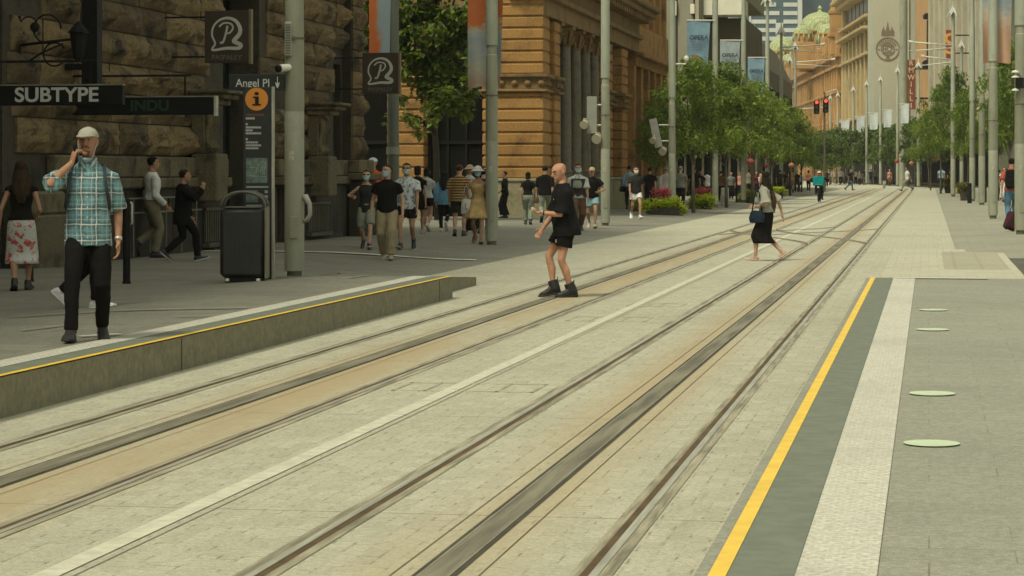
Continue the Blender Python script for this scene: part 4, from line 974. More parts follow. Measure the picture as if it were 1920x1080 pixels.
def signal_back(P, dx, z0, tilt, lb):
    e = empty('traffic_signal', (P.location.x+dx, P.location.y-0.05, z0), 0, lb, 'traffic signal', 'traffic signals turned away on the left poles'); Mx = Matrix.Rotation(R(tilt), 4, 'Y')
    mb = MB(); mb.bbox(-0.15, 0.15, -0.02, 0.0, 0, 1.1, 0.008, 0, Mx); mb.build('backboard', mat('backboard_grey', (0.24, 0.24, 0.195), 0.6, 0.1, 3), e)
    mb = MB(); mb.bbox(-0.12, 0.12, 0.001, 0.16, 0.06, 1.02, 0.02, 0, Mx); mb.build('housing', M_iron, e)
    mb = MB()
    for k in range(3): mb.tube([Mx @ Vector((0, 0.16, 0.24+0.3*k)), Mx @ Vector((0, 0.34, 0.26+0.3*k))], 0.11, 12)
    mb.build('hood', M_iron, e, True)
    for q, (ax, az, r_) in enumerate(((-0.25, 0.3, 0.13), (0.12, -0.12, 0.15))):
        mb = MB(); mb.tube([(ax, -0.12, az-0.05), (ax+0.1, 0.1, az+0.04)], [r_, r_*0.7], 14); mb.lathe([(r_*0.4, 0), (r_*0.5, 0.1)], 8, (ax+.05, -0.02, az+.06)); mb.build('pedestrian_lamp', mat('cream_lamp', (0.38, 0.345, 0.24), 0.5, 0.1, 4), e, auto=40)
    mb = MB(); q = -dx
    for z in (0.25, 0.85): mb.tube([(0, 0.05, z), (q*0.8, 0.05, z)], 0.025, 8)
    mb.build('bracket', M_lampw, e)
signal_back(P3, -0.40, 2.78, 0, 'grey traffic signal backboard on the pole behind the bald man'); signal_back(P4, -0.50, 2.55, -12, 'tilted grey traffic signal backboard on the pole by the pink planter')
e = empty('camera_arm', (P4.location.x+0.12, P4.location.y, CH+(HY-120)*P4.location.y/F), 0, 'white arm with a globe camera on the pole by the planter', 'camera')
mb = MB(); mb.tube([(0, 0, 0), (0.4, 0, 0.0)], 0.03, 8); mb.build('arm', M_lampw, e); mb = MB(); mb.ell((0.42, 0, 0.2), (0.1, 0.1, 0.13), 12, 8); mb.tube([(0.4, 0, 0), (0.42, 0, 0.12)], 0.02, 6); mb.build('globe', M_lampw, e, True)
PR = [o for o in poles if o['group'] == GR_]
e = empty('black_signal_box', (PR[3].location.x-0.08, PR[3].location.y-0.2, CH+(HY-166)*61/F), 0, 'black box with pale brackets on the pole at the right edge', 'signal box')
mb = MB(); mb.bbox(-0.1, 0.1, -0.1, 0.02, 0, 0.27, 0.015); mb.build('box', M_black, e)
for z in (0.27, 0.40, -0.06): mb = MB(); mb.lathe([(0.1, z), (0.09, z+0.03), (0.02, z+0.06)], 10, (-0.1, 0, 0)); mb.build('bracket_lamp', M_lampw, e)
P2b = (P2.location.x, P2.location.y)

# traffic lights over the road
Yt = 180.0; e = empty('traffic_light', ((1546-960)*Yt/F, Yt, 0.1), 0, 'far traffic light mast with two red signals over the track', 'traffic light')
mb = MB(); mb.lathe([(0.09, 0), (0.06, 7.5)], 10); mb.build('pole', M_shoe, e)
mb = MB(); mb.tube([(0, 0, 6.3), (-1.9, 0, 6.2)], 0.05, 8); mb.tube([(0, 0, 7.4), (0.9, 0, 7.7)], 0.035, 8); mb.build('mast_arm', M_lampw, e)
red = emit('red_signal', (1.0, 0.06, 0.04), 1.6)
for dx, z0 in ((-0.62, 5.75), (0.06, 5.85)):
    mb = MB(); mb.bbox(dx-0.21, dx+0.21, -0.3, -0.1, z0+.06, z0+1.1, 0.09); h = mb.build('signal_head', M_black, e)
    mb = MB(); mb.lathe([(0.12, 0), (0.12, 0.03)], 16); mb.v = [(dx+p[0], -0.33+p[2], z0+0.95+p[1]) for p in mb.v]; mb.build('red_lamp', red, h)
    mb = MB()
    for k in range(2): mb.v += []; mb.lathe([(0.11, 0), (0.11, 0.01)], 14, (0, 0, 0)); 
    mb.v = [(dx+p[0], -0.312+p[2], z0+0.22+p[1]+(0.36 if i >= 28 else 0)) for i, p in enumerate(mb.v)]; mb.build('dark_lamp', mat('dark_lens', (0.03, 0.025, 0.02), 0.3), h)

# ------------------------------------------------------------------ banners
def art_banner(name, seed, cols, horiz=False):
    if name in MATS: return MATS[name]
    m, nt, b, co = base(name, 0.8)
    n = noi(nt, co, 1.1, 5, 0.7, (1.0, 1, 0.7) if not horiz else (0.5, 1, 1.4)); sx = nt.nodes.new('ShaderNodeSeparateXYZ'); nt.links.new(co, sx.inputs[0])
    f = mth(nt, 'ADD', mth(nt, 'MULTIPLY', n, 0.9), mth(nt, 'MULTIPLY', sx.outputs[2] if horiz else sx.outputs[0], 0.27 if horiz else 0.75))
    f = mth(nt, 'ADD', f, seed)
    cr = nt.nodes.new('ShaderNodeValToRGB'); nt.links.new(f, cr.inputs[0]); el = cr.color_ramp.elements
    for i, (p, c) in enumerate(cols):
        k = el[i] if i < 2 else el.new(p); k.position = p; k.color = (*c, 1)
    nt.links.new(cr.outputs[0], b.inputs['Base Color']); MATS[name] = m; return m
def cloth(W, H_, wav=0.05, n=10, m=24, sd=0.0, taper=0.0):
    mb = MB()
    for s_ in (0, 0.006):
        mb.grid(lambda i, j: (W*(i/n)*(1-taper*(1-j/m)), s_ + wav*math.sin(3.1*i/n*2+sd+2.5*j/m)*(1-0.5*j/m), H_*j/m + 0.02*math.sin(i*1.3+sd)*(1-j/m)), n, m)
    return mb
def banner(lb, x0, x1, Y, z0, z1, m, arm_to, txt=None, wav=0.04, group=None, extra=None):
    X0, X1 = (x0-960)*Y/F, (x1-960)*Y/F; e = empty('street_banner', (X0, Y, z0), 0, lb, 'banner', group); W, H_ = X1-X0, z1-z0
    cloth(W, H_, wav, sd=x0*0.01, taper=0.12).build('cloth', m, e, True)
    mb = MB(); a = arm_to - X0
    for z in (H_,): mb.tube([(0 if a > W/2 else W, 0, z+0.03), (a, 0, z+0.03)], 0.03, 6)
    mb.tube([(0, 0, H_+0.03), (W, 0, H_+0.03)], 0.035, 6); mb.build('arm', M_lampw, e)
    if txt:
        Md = mat('banner_ink', (0.03, 0.05, 0.07), 0.7); text(txt, 0.26*W, Md, e, (W*0.5, -wav-0.03, H_*0.66), off=0.004, sx=1.0)
        mb = MB()
        for k in range(4): mb.box(W*0.22, W*(0.78-0.1*(k % 2)), -wav-0.032, -wav-0.028, H_*(0.56-0.05*k), H_*(0.575-0.05*k))
        mb.build('small_print', mat('banner_ink2', (0.12, 0.17, 0.2), 0.7), e)
    if extra:
        mb = MB(); mb.prism([(W*0.35+0.17*W*math.cos(math.pi*i/10)*1.2, H_*0.12+0.2*H_*math.sin(math.pi*i/10)) for i in range(11)], 1, -wav-0.032, -wav-0.028); mb.build('picture', mat('rust_red_print', (0.28, 0.11, 0.06), 0.7), e)
    return e
M_op1 = mat('blue_banner', (0.17, 0.27, 0.33), 0.8, 0.2, 1.5); M_op2 = mat('pale_blue_banner', (0.32, 0.38, 0.38), 0.8, 0.18, 2); M_far = mat('white_blue_banner', (0.52, 0.56, 0.55), 0.8, 0.1, 1)
G_O = 'blue banners on the left poles'
banner('blue OPERA banner with a red shape, highest and largest of the three', 1288, 1332, 105.4, 6.1, 8.25, M_op1, poles[4].location.x, 'OPERA', 0.03, G_O, True)
banner('paler OPERA banner, middle one of the three', 1350, 1388, 121.5, 6.1, 8.25, M_op2, poles[5].location.x, 'OPERA', 0.03, G_O)
banner('small blue OPERA banner, lowest and farthest of the three', 1402, 1434, 138.9, 6.0, 8.2, M_op1, poles[6].location.x, 'OPERA', 0.03, G_O)
for i, ((x, Y), lb) in enumerate(zip(farp[1:6], ('largest pale flag of the bend, beside the red upright sign', 'pale flag under the crest wall', 'pale flag left of the crest wall', 'pale flag under the tan store', 'smallest pale flag near the red signals'))):
    banner(lb, x+6, x+22, Y-0.3, 6.4, 8.3, M_far, (x-960)*Y/F, None, 0.05, 'pale flags around the bend')
OR, BL, PK, GY = (0.50, 0.13, 0.03), (0.24, 0.31, 0.34), (0.52, 0.33, 0.21), (0.38, 0.36, 0.28)
M_b1 = art_banner('orange_blue_banner', 0.0, ((0.30, GY), (0.42, OR), (0.60, OR), (0.66, (0.3, 0.25, 0.2)), (0.74, BL), (1.0, (0.24, 0.29, 0.30))))
M_b2 = art_banner('peach_banner', 0.0, ((0.0, PK), (0.40, (0.36, 0.2, 0.13)), (0.56, GY), (0.68, BL), (0.80, GY), (0.86, OR), (1.0, (0.4, 0.12, 0.04))), True)
M_b3 = art_banner('peach_flag', -0.22, ((0.0, (0.46, 0.25, 0.15)), (0.50, (0.44, 0.27, 0.17)), (0.68, (0.48, 0.40, 0.31)), (0.80, (0.27, 0.31, 0.34)), (1.0, BL)), True)
p = st(-14.3, 63.5); e = empty('light_pole', (p.x, p.y, 0.12), 0, 'dark green grey pole at the lane mouth under the orange and blue banner', 'light pole')
mb = MB(); mb.lathe([(0.16, 0), (0.15, 9.5)], 18); mb.build('shaft', metal_noise('dark_pole_paint', (0.10, 0.11, 0.08)), e, auto=40); mb = MB(); mb.lathe([(0.19, 2.0), (0.19, 2.2)], 16); mb.build('collar', M_pole2, e, auto=40)
banner('orange and blue banner hanging above the smaller shell sign', 692, 736, p.y-0.2, CH+(HY-101)*p.y/F, 9.0, M_b1, p.x, None, 0.05)
banner('long peach, orange and blue banner behind a left pole', 877, 946, P2b[1]+0.25, CH+(HY-163)*P2b[1]/F, 6.4, M_b2, P2b[0], None, 0.09)
banner('large peach flag blowing beside the right pole group', 1843, 1901, 81.3, CH+(HY-118)*81/F, 9.0, M_b3, poles[[i for i, q in enumerate(poles) if q['label'].startswith('right hand light pole carrying')][0]].location.x, None, 0.16)

# ------------------------------------------------------------------ bin, totem, bollards
p, D = foot(459, 528); e = empty('litter_bin', (p.x, p.y, p.z), 0, 'dark metal litter bin with a steel hoop on top', 'litter bin')
M_bin = mat('bin_dark_steel', (0.014, 0.014, 0.012), 0.55, 0.25, 6, 0.1, 80); k = D/F
W = 43*k; Hh = 138*k
mb = MB(); mb.bbox(-W, W*0.94, -0.24, 0.24, 0.06, Hh, 0.05); mb.build('body', M_bin, e, auto=40)
mb = MB()
for i in range(15): q = -W+0.06+i*(2*W-0.14)/14; mb.box(q, q+0.012, -0.246, -0.241, 0.14, Hh-0.1)
mb.build('ribs', mat('bin_rib', (0.018, 0.018, 0.015), 0.5), e)
mb = MB(); mb.bbox(-W+0.06, W*0.9, -0.2, 0.2, 0, 0.06, 0.01); mb.build('base', M_black, e)
for sx in (-0.2, 0.2): mb = MB(); mb.bbox(sx-0.025, sx+0.025, -0.252, -0.2, 0.01, 0.05, 0.01); mb.build('foot', M_lampw, e)
mb = MB(); pts = [(-W*0.96, -0.2, Hh)] + [(W*0.96*math.cos(math.pi-math.pi*i/16), -0.2, Hh+0.21*math.sin(math.pi*i/16)**0.8) for i in range(1, 16)] + [(W*0.96, -0.2, Hh)]
mb.tube(pts, 0.022, 8); pts = [(a, 0.2, c) for a, b_, c in pts]; mb.tube(pts, 0.018, 8); mb.build('hoop', mat('steel_dull', (0.075, 0.072, 0.056), 0.5, 0.2, 6), e, True)
mb = MB(); mb.bbox(W*0.945, W*1.0, -0.25, 0.25, 0.04, Hh+0.02, 0.012); mb.build('side_trim', mat('bronze_trim', (0.17, 0.14, 0.09), 0.5, 0.2, 4), e)
mb = MB(); mb.bbox(-W*0.8, W*0.75, -0.22, 0.22, Hh, Hh+0.02, 0.005); mb.build('lid', mat('steel_dull', (0.13, 0.125, 0.10), 0.45), e)
p, D = foot(484, 526); D = D+0.25; p.y += 0.3; p.x -= 0.03; k = D/F; e = empty('information_totem', (p.x, p.y, p.z), 0, 'tall black information totem with an orange i disc', 'information sign')
W = 28.5*k; Hh = CH+(HY-163)*k-p.z; z = lambda y: CH+(HY-y)*k-p.z; xx = lambda x: (x-484)*k
mb = MB(); mb.bbox(-W, W-0.02, -0.06, 0.06, 0, Hh, 0.008); mb.build('panel', mat('totem_black', (0.008, 0.009, 0.008), 0.6), e)
mb = MB(); mb.box(W-0.018, W+0.012, -0.065, 0.065, 0, Hh+0.005); mb.build('edge', mat('totem_edge', (0.3, 0.29, 0.22), 0.4), e)
mb = MB(); n = 36; mb.prism([(xx(482)+21.5*k*math.cos(2*math.pi*i/n), z(186)+21.5*k*math.sin(2*math.pi*i/n)) for i in range(n)], 1, -0.067, -0.0605); mb.build('orange_disc', mat('orange_enamel', (0.52, 0.19, 0.012), 0.5, 0.05), e)
mb = MB(); a = xx(482); zz = z(186); q = k
mb.prism([(a-8*q, zz-12*q), (a+8*q, zz-12*q), (a+8*q, zz-9*q), (a+4*q, zz-9*q), (a+4*q, zz+5*q), (a-7*q, zz+5*q), (a-7*q, zz+2*q), (a-3*q, zz+2*q), (a-3*q, zz-9*q), (a-8*q, zz-9*q)], 1, -0.072, -0.0672)
mb.prism([(a+4.5*q*math.cos(2*math.pi*i/14), zz+10.5*q+3*q*math.sin(2*math.pi*i/14)) for i in range(14)], 1, -0.072, -0.0672); mb.build('letter_i', M_black, e)
mb = MB(); rr = random.Random(5)
for y, w_, h_ in ((222, 17, 4), (233, 4, 4), (239, 29, 3.6), (244.5, 13, 3.6), (250, 29, 3.6), (261, 4, 4), (267, 23, 3.6), (272.5, 29, 3.6), (278, 24, 3.6)):
    x = 461.5
    while x < 461.5+w_: L = min(rr.uniform(1.5, 4), 461.5+w_-x); mb.box(xx(x), xx(x+L*0.85), -0.0625, -0.0605, z(y+h_/2), z(y-h_/2)); x += L
mb.build('printed_lines', mat('totem_text', (0.32, 0.33, 0.3), 0.6), e)
mb = MB(); mb.box(xx(463), xx(496), -0.0625, -0.0605, z(217), z(213.5)); mb.build('red_print', mat('dark_red_print', (0.10, 0.03, 0.012), 0.6), e)
mb = MB(); mb.box(xx(462), xx(502), -0.063, -0.0605, z(343), z(296)); mb.box(xx(462), xx(484), -0.063, -0.0605, z(379), z(357)); mp = mb.build('map_panel', mat('map_green', (0.085, 0.125, 0.10), 0.6, 0.4, 14), e)
mb = MB()
for i in range(26): x, y = rr.uniform(463, 498), rr.uniform(297, 340); vert = rr.random() < .5; mb.box(xx(x), xx(min(501, x+(0.8 if vert else rr.uniform(4, 12)))), -0.0645, -0.0632, z(min(342, y+(rr.uniform(4, 12) if vert else 0.8))), z(y))
for x, y, w_, h_ in ((462, 349, 42, 3), (497, 357, 6, 5), (497, 366, 6, 5), (497, 375, 6, 4), (462, 384, 30, 2)): mb.box(xx(x), xx(x+w_), -0.0645, -0.0606, z(y+h_), z(y))
mb.build('map_lines', mat('map_pale', (0.22, 0.27, 0.22), 0.6), mp)
def bollard(x, y, h, w_, lb, g='dark bollards beside the footway', sleeve=False):
    p, D = foot(x, y); e = empty('bollard', p, 0, lb, 'bollard', g); r = w_*D/F/2
    mb = MB(); mb.lathe([(r, 0), (r, h-0.02), (r*0.6, h)], 14); mb.build('post', M_black, e, auto=40)
    mb = MB(); mb.lathe([(r*1.15, 0.0), (r*1.15, 0.03)], 14); mb.build('foot_plate', M_iron, e)
    if sleeve: mb = MB(); mb.tube([(r+0.01, -0.03, h-0.05), (r+0.03, -0.05, h-0.08), (r+0.03, -0.05, h-0.32), (r+0.01, -0.03, h-0.35)], 0.012, 6); mb.build('handle', mat('steel_bright', (0.5, 0.5, 0.43), 0.35), e, True)
bollard(237.5, 532, 1.12, 14, 'tall black post behind the man in the plaid shirt', None, True); bollard(57, 528, 0.45, 12, 'short black bollard beside the floral skirt', None)
bollard(1846, 380, 0.95, 8, 'dark bollard between the two right poles'); bollard(1818, 381, 1.0, 8, 'dark bollard beside the red flower planter')
bollard(1344, 388, 1.25, 4, 'thin black tree stake nearest the clipped green planter', 'thin tree stakes'); bollard(1381, 380, 1.3, 4, 'thin black tree stake left of the crossing woman', 'thin tree stakes'); bollard(1481, 367, 1.6, 3, 'thin black stake near the woman in tan', 'thin tree stakes'); bollard(1308, 391, 1.2, 4, 'thin black tree stake between the two pink flower planters', 'thin tree stakes')
# small grey utility cabinets
for x, y, w_, h_, lb in ((1359, 386, 14, 34, 'small pale grey utility cabinet between the planters'), (1658, 353, 5, 14, 'narrow pale signal cabinet at the far junction')):
    p, D = foot(x, y); k = D/F; e = empty('utility_cabinet', p, 0, lb, 'cabinet'); mb = MB(); mb.bbox(-w_*k/2, w_*k/2, -0.15, 0.15, 0.05, h_*k, 0.02); mb.build('housing', mat('cabinet_grey', (0.28, 0.28, 0.22), 0.7), e)
    mb = MB(); mb.box(-w_*k*0.4, w_*k*0.4, -0.158, -0.151, 0.12, h_*k*0.6); mb.build('door', mat('cabinet_door', (0.2, 0.2, 0.16), 0.7), e); mb = MB(); mb.bbox(-w_*k*0.55, w_*k*0.55, -0.17, 0.17, 0, 0.05, 0.01); mb.build('plinth', M_shoe, e)

# ------------------------------------------------------------------ vegetation
def leafmat(name, c1, c2, trans=0.3):
    m, nt, b, co = base(name, 0.55); geo = nt.nodes.new('ShaderNodeNewGeometry')
    c = mixc(nt, geo.outputs['Random Per Island'], c1, c2)
    c = mixc(nt, ramp(nt, noi(nt, co, 0.9, 3), 0.4, 0.65), c, [x*0.75 for x in c1])
    nt.links.new(c, b.inputs['Base Color'])
    tr = nt.nodes.new('ShaderNodeBsdfTranslucent'); nt.links.new(mixc(nt, 0.5, c, (c2[0]*1.6, c2[1]*1.6, c2[2])), tr.inputs['Color'])
    mx = nt.nodes.new('ShaderNodeMixShader'); mx.inputs[0].default_value = trans
    nt.links.new(b.outputs[0], mx.inputs[1]); nt.links.new(tr.outputs[0], mx.inputs[2]); nt.links.new(mx.outputs[0], nt.nodes['Material Output'].inputs['Surface'])
    MATS[name] = m; return m
M_leaf = leafmat('street_tree_leaf', (0.062, 0.115, 0.018), (0.26, 0.345, 0.048), 0.45); M_leaf2 = leafmat('plane_tree_leaf', (0.05, 0.085, 0.012), (0.20, 0.265, 0.035), 0.42)
M_leaf3 = leafmat('far_tree_leaf', (0.05, 0.088, 0.015), (0.14, 0.205, 0.032), 0.35); M_lime = leafmat('lime_shrub_leaf', (0.27, 0.34, 0.012), (0.54, 0.60, 0.025), 0.5); M_pink = leafmat('pink_petal', (0.55, 0.09, 0.12), (0.72, 0.20, 0.23), 0.25); M_redf = leafmat('red_petal', (0.30, 0.05, 0.02), (0.42, 0.13, 0.035), 0.2); M_bronze = leafmat('yellow_leaf', (0.12, 0.115, 0.018), (0.25, 0.22, 0.03))
M_bark = mat('bark', (0.10, 0.085, 0.052), 0.9, 0.35, 6, 0.5, 30, stretch=(1, 1, 0.3))
def leaf(mb, c, s_, r_, droop=0.0):
    a = r_.uniform(0, 6.283); el = r_.uniform(-0.9, 0.5) - droop
    d = Vector((math.cos(a)*math.cos(el), math.sin(a)*math.cos(el), math.sin(el)))
    w = d.cross(Vector((r_.uniform(-.6, .6), r_.uniform(-.6, .6), 1))).normalized()*s_*0.30
    c = Vector(c); mid = c + d*s_*0.5; up = w.cross(d).normalized()*s_*0.06
    mb.add([c, mid + w + up, c + d*s_, mid - w + up], [(0, 1, 2), (0, 2, 3)])
def leaf_crown(clumps, per, s_, r_, droop=0.2, sq=0.75):
    mb = MB()
    for c, rad in clumps:
        for _ in range(int(per*rad*rad)):
            while True:
                p = Vector((r_.uniform(-1, 1), r_.uniform(-1, 1), r_.uniform(-1, 1)))
                if 0.15 < p.length < 1: break
            p *= 0.55 + 0.45*r_.random()
            leaf(mb, (c[0]+p.x*rad, c[1]+p.y*rad, c[2]+p.z*rad*sq), s_*r_.uniform(0.7, 1.3), r_, droop)
    return mb
def make_tree(seed, h, cr, z0, lf, per, lm, n=26, limbs=7, tr=0.07):
    r_ = random.Random(seed); e = empty('street_tree', (0, 0, 0)); mb = MB()
    lean = [r_.uniform(-.15, .15), r_.uniform(-.15, .15)]
    tp = [(0, 0, -0.05), (lean[0]*0.3, lean[1]*0.3, z0*0.5), (lean[0], lean[1], z0)]
    mb.tube(tp, [tr*1.3, tr, tr*0.85], 8); clumps = []
    for k in range(limbs):
        a = 2*math.pi*k/limbs + r_.uniform(-.3, .3); q = r_.uniform(0.45, 0.95); zz = z0 + (h-z0)*r_.uniform(0.25, 0.9)
        end = (cr*q*math.cos(a)*(1.1-0.55*(zz-z0)/(h-z0)), cr*q*math.sin(a)*(1.1-0.55*(zz-z0)/(h-z0)), zz)
        st_ = Vector(tp[2]) - Vector((0, 0, r_.uniform(0, 0.35)*z0)); md = st_.lerp(Vector(end), 0.5) + Vector((0, 0, 0.25))
        mb.tube([st_, md, end], [tr*0.55, tr*0.35, tr*0.12], 6)
    for k in range(n):
        t = (k+0.5)/n; zz = z0 + (h-z0)*(0.02+0.93*t); prof = math.sin(math.pi*min(1, 0.25+0.72*t))**0.7
        a = k*2.4+r_.uniform(-.4, .4); q = cr*prof*r_.uniform(0.25, 1.0)
        clumps.append(((q*math.cos(a), q*math.sin(a), zz), r_.uniform(0.3, 0.95)*cr*0.42))
    mb.build('trunk', M_bark, e, True)
    leaf_crown(clumps, per*1.35, lf, r_).build('crown', lm, e, fix=False)
    return e
T = [make_tree(11, 6.2, 2.4, 2.5, 0.18, 330, M_leaf, 36, 9), make_tree(12, 6.2, 2.3, 2.4, 0.18, 330, M_leaf, 34, 9), make_tree(13, 6.3, 2.5, 2.6, 0.18, 330, M_leaf, 38, 9)]
TF = [make_tree(21, 6.6, 2.9, 2.4, 0.32, 150, M_leaf3, 24), make_tree(22, 6.4, 2.8, 2.5, 0.32, 150, M_leaf3, 24)]
used = set()
def tree(k, src, x, Y, sc, rz, lb, g, z=0.1):
    o = src[k % len(src)]; X = (x-960)*Y/F
    if id(o) in used: o = dup(o, (X, Y, z), rz)
    else: used.add(id(o)); o.location = (X, Y, z); o.rotation_euler = (0, 0, rz)
    o.scale = sc; tag(o, lb, 'tree', g); return o
def sc(Y, ytop, w_, h0=6.3, r0=2.5): z = CH+(HY-ytop)*Y/F; return (w_*Y/F/2/r0, w_*Y/F/2/r0, z/h0)
GTL, GTR, GTF = 'street trees in the left planting row', 'street trees on the right', 'street trees around the far bend'
for i, (x, Y, yt, w_, lb) in enumerate(((1300, 93, 104, 205, 'largest street tree, above the pink flower planters'), (1362, 106, 122, 190, 'street tree under the second blue banner'), (1253, 101, 165, 130, 'low street tree spreading behind the planter pole'), (1410, 121, 150, 170, 'street tree above the red lanterns'), (1447, 138, 182, 150, 'street tree behind the red lanterns, left of the signals'), (1482, 158, 205, 120, 'smaller street tree just left of the red signals'), (1503, 182, 232, 90, 'smallest street tree of the left row, under the red signals'), (1334, 112, 120, 150, 'street tree behind the largest one, at the first blue banner'), (1228, 108, 205, 90, 'lowest outlying street tree, left of the planter pole'), (1428, 130, 170, 120, 'street tree at the third blue banner'))):
    tree(i, T, x, Y, sc(Y, yt, w_), i*1.3, lb, GTL)
for i, (x, Y, yt, w_, lb) in enumerate(((1787, 152, 128, 120, 'tall street tree left of the right pole group'), (1764, 172, 165, 110, 'street tree below the lamp arms on the right'), (1815, 138, 165, 95, 'street tree among the right poles'), (1893, 110, 75, 150, 'thin foliage of the tree at the right edge'), (1872, 128, 150, 110, 'street tree seen between the peach flag pole and the right edge'), (1745, 200, 205, 90, 'street tree by the far junction, right of the pale flag'))):
    o = tree(i+1, T, x, Y, sc(Y, yt, w_), i*1.7+.4, lb, GTR)
farT = ((1528, 262, 250, 78), (1556, 276, 254, 74), (1583, 292, 243, 80), (1610, 302, 240, 74), (1636, 285, 237, 78), (1662, 268, 236, 74), (1690, 255, 232, 78), (1716, 243, 222, 84), (1570, 330, 246, 70), (1600, 345, 246, 70), (1545, 236, 262, 70), (1742, 228, 212, 80), (1541, 285, 250, 90), (1569, 305, 245, 90), (1596, 318, 242, 90), (1622, 326, 240, 90), (1649, 300, 238, 90), (1676, 288, 236, 90), (1703, 270, 228, 90), (1728, 262, 222, 90))
for i, (x, Y, yt, w_) in enumerate(farT):
    tree(i, TF, x, Y, sc(Y, yt-3, w_*1.25, 6.6, 2.9), i*2.1, ['dark tree at the left end of the far row', 'far row tree before the orange hall', 'far row tree under the smallest pale flag', 'far row tree under the tan store', 'far row tree left of the crest wall', 'far row tree under the crest wall', 'far row tree under the tall mast', 'far row tree under the red upright sign', 'rear tree glimpsed behind the far row, under the orange hall', 'rear tree glimpsed behind the far row, under the tan store', 'low tree beyond the teal rider', 'far row tree at the right end', 'second row tree peeping behind the left end of the far row', 'second row tree above the far white top, below the orange hall', 'second row tree between two pale flags, below the tan store', 'second row tree below the brown window strips', 'second row tree below the left edge of the crest', 'second row tree below the crest letters', 'second row tree just right of the tall mast', 'second row tree behind the red upright sign'][i], GTF)
# large leafy tree at the lane mouth
r_ = random.Random(5); YB = 76.0; PXx = lambda x: (x-960)*YB/F; PZ = lambda y: CH+(HY-y)*YB/F
e = empty('plane_tree', (PXx(815), YB, 0.12), 0, 'big leafy plane tree in front of the golden sandstone pier', 'tree'); bx = PXx(815)
mb = MB(); mb.tube([(0.1, 0, 0), (0.05, 0, 2.2), (-0.1, 0, 4.2), (0.1, 0, 6.5), (0, 0, 9)], [0.12, 0.10, 0.09, 0.08, 0.05], 10)
for x, y, q in ((700, 20, 0.4), (760, 60, -0.5), (860, 60, 0.5), (880, 150, -0.6), (760, 215, -0.4), (790, 240, -0.5), (800, 100, 0.6), (725, -60, 0), (870, -60, 0)):
    p0 = Vector((0.02, 0, min(4.4, max(2.6, PZ(y)-1.2)))); en = Vector((PXx(x)-bx, q, PZ(y)-0.1)); mb.tube([p0, p0.lerp(en, .5)+Vector((0, 0, .25)), en], [0.06, 0.04, 0.012], 6)
mb.build('trunk', mat('dark_bark', (0.035, 0.028, 0.018), 0.9, 0.3, 6, 0.4, 30), e, True)
cl = []
for x, y, rr_ in ((690, 20, .55), (700, 70, .5), (684, 110, .4), (745, 10, .7), (760, 50, .7), (775, 95, .65), (800, 20, .8), (815, 70, .75), (840, 30, .75), (858, 80, .65), (820, 120, .6), (795, 150, .4), (850, 140, .6), (872, 180, .5), (830, 185, .5), (800, 165, .55), (815, 200, .4), (845, 200, .4), (780, 120, .55), (735, 90, .6), (672, 55, .5), (668, 95, .45), (738, 45, .6), (676, 130, .4), (728, 120, .4), (890, 60, .6), (885, 150, .5), (820, 150, .6), (760, 140, .35), (750, 190, .26), (775, 225, .26), (762, 215, .2), (785, 255, .18), (735, 225, .16), (870, 40, .7), (885, 110, .5), (720, -40, .8), (790, -50, 1.0), (860, -50, 1.0), (680, -30, .7), (750, -120, 1.2), (840, -120, 1.2), (710, 130, .3), (865, 215, .3), (815, 225, .22), (768, 60, .6), (890, 10, .6)):
    for q in (0, 1): cl.append(((PXx(x)-bx+r_.uniform(-.15, .15), r_.uniform(-0.9, 0.9) if q else r_.uniform(-1.2, -.2), PZ(y)-0.12+r_.uniform(-.1, .1)), rr_*r_.uniform(.75, 1.1)))
leaf_crown(cl, 420, 0.24, r_, 0.3, 0.85).build('crown', M_leaf2, e, fix=False)
# planters
def planter(x, y, w_, ytop, lb, fl=None, ft=None, potm=None, lm=M_lime, pot=0.3, yg=None):
    p, D = foot(x, y); k = D/F; e = empty('flower_planter', p, 0, lb, 'planter', 'planted tubs along the footways'); W = w_*k/2; H_ = (y-(yg or ytop))*k; rr_ = random.Random(int(x))
    mb = MB(); b_ = W*0.72; mb.loft([[(sx*q, sy*q*0.6, z_) for sx, sy in ((-1, -1), (1, -1), (1, 1), (-1, 1))] for q, z_ in ((b_*0.85, 0), (b_, H_*pot*1.4), (b_*0.9, H_*pot*1.4), (b_*0.85, H_*pot*1.3))]); mb.build('tub', potm or mat('tub_dark', (0.035, 0.033, 0.025), 0.8), e)
    cl = [((rr_.uniform(-.75, .75)*W, rr_.uniform(-.4, .4)*W, H_*rr_.uniform(pot*0.7, .84)), 0.28*min(W, H_)+0.08) for _ in range(26)]
    leaf_crown(cl, 1500/max(.6, W), 0.12, rr_, 0.0, 1.0).build('foliage', lm, e, fix=False)
    if fl:
        xa, xb, ya = ft; cl = [((rr_.uniform((xa-x)*k, (xb-x)*k), W*0.5+rr_.uniform(0, .25), (y-ya)*k-0.12+rr_.uniform(-.12, 0.05)), 0.16) for _ in range(16)]
        leaf_crown(cl, 1500, 0.09, rr_, -0.3, 1.0).build('flowers', fl, e, fix=False)
planter(1244, 403, 94, 352, 'wide lime green planter with pink flowers behind, nearest the left footway', M_pink, (1222, 1258, 355), yg=370)
planter(1316, 392, 50, 350, 'lime green planter topped with pink flowers, beside the thin stakes', M_pink, (1303, 1336, 353), yg=366)
planter(1399, 380, 34, 356, 'round clipped green planter left of the crossing woman'); planter(1458, 372, 30, 350, 'dark tub with lime shrub right of the crossing woman', pot=0.55)
planter(1778, 362, 18, 330, 'narrow yellow green shrub beside the red flower tub', lm=M_bronze); planter(1811, 376, 30, 340, 'brown wooden tub with red and yellow flowers on the right footway', M_redf, (1800, 1824, 343), mat('wooden_tub', (0.055, 0.042, 0.024), 0.8), M_bronze, 0.45)
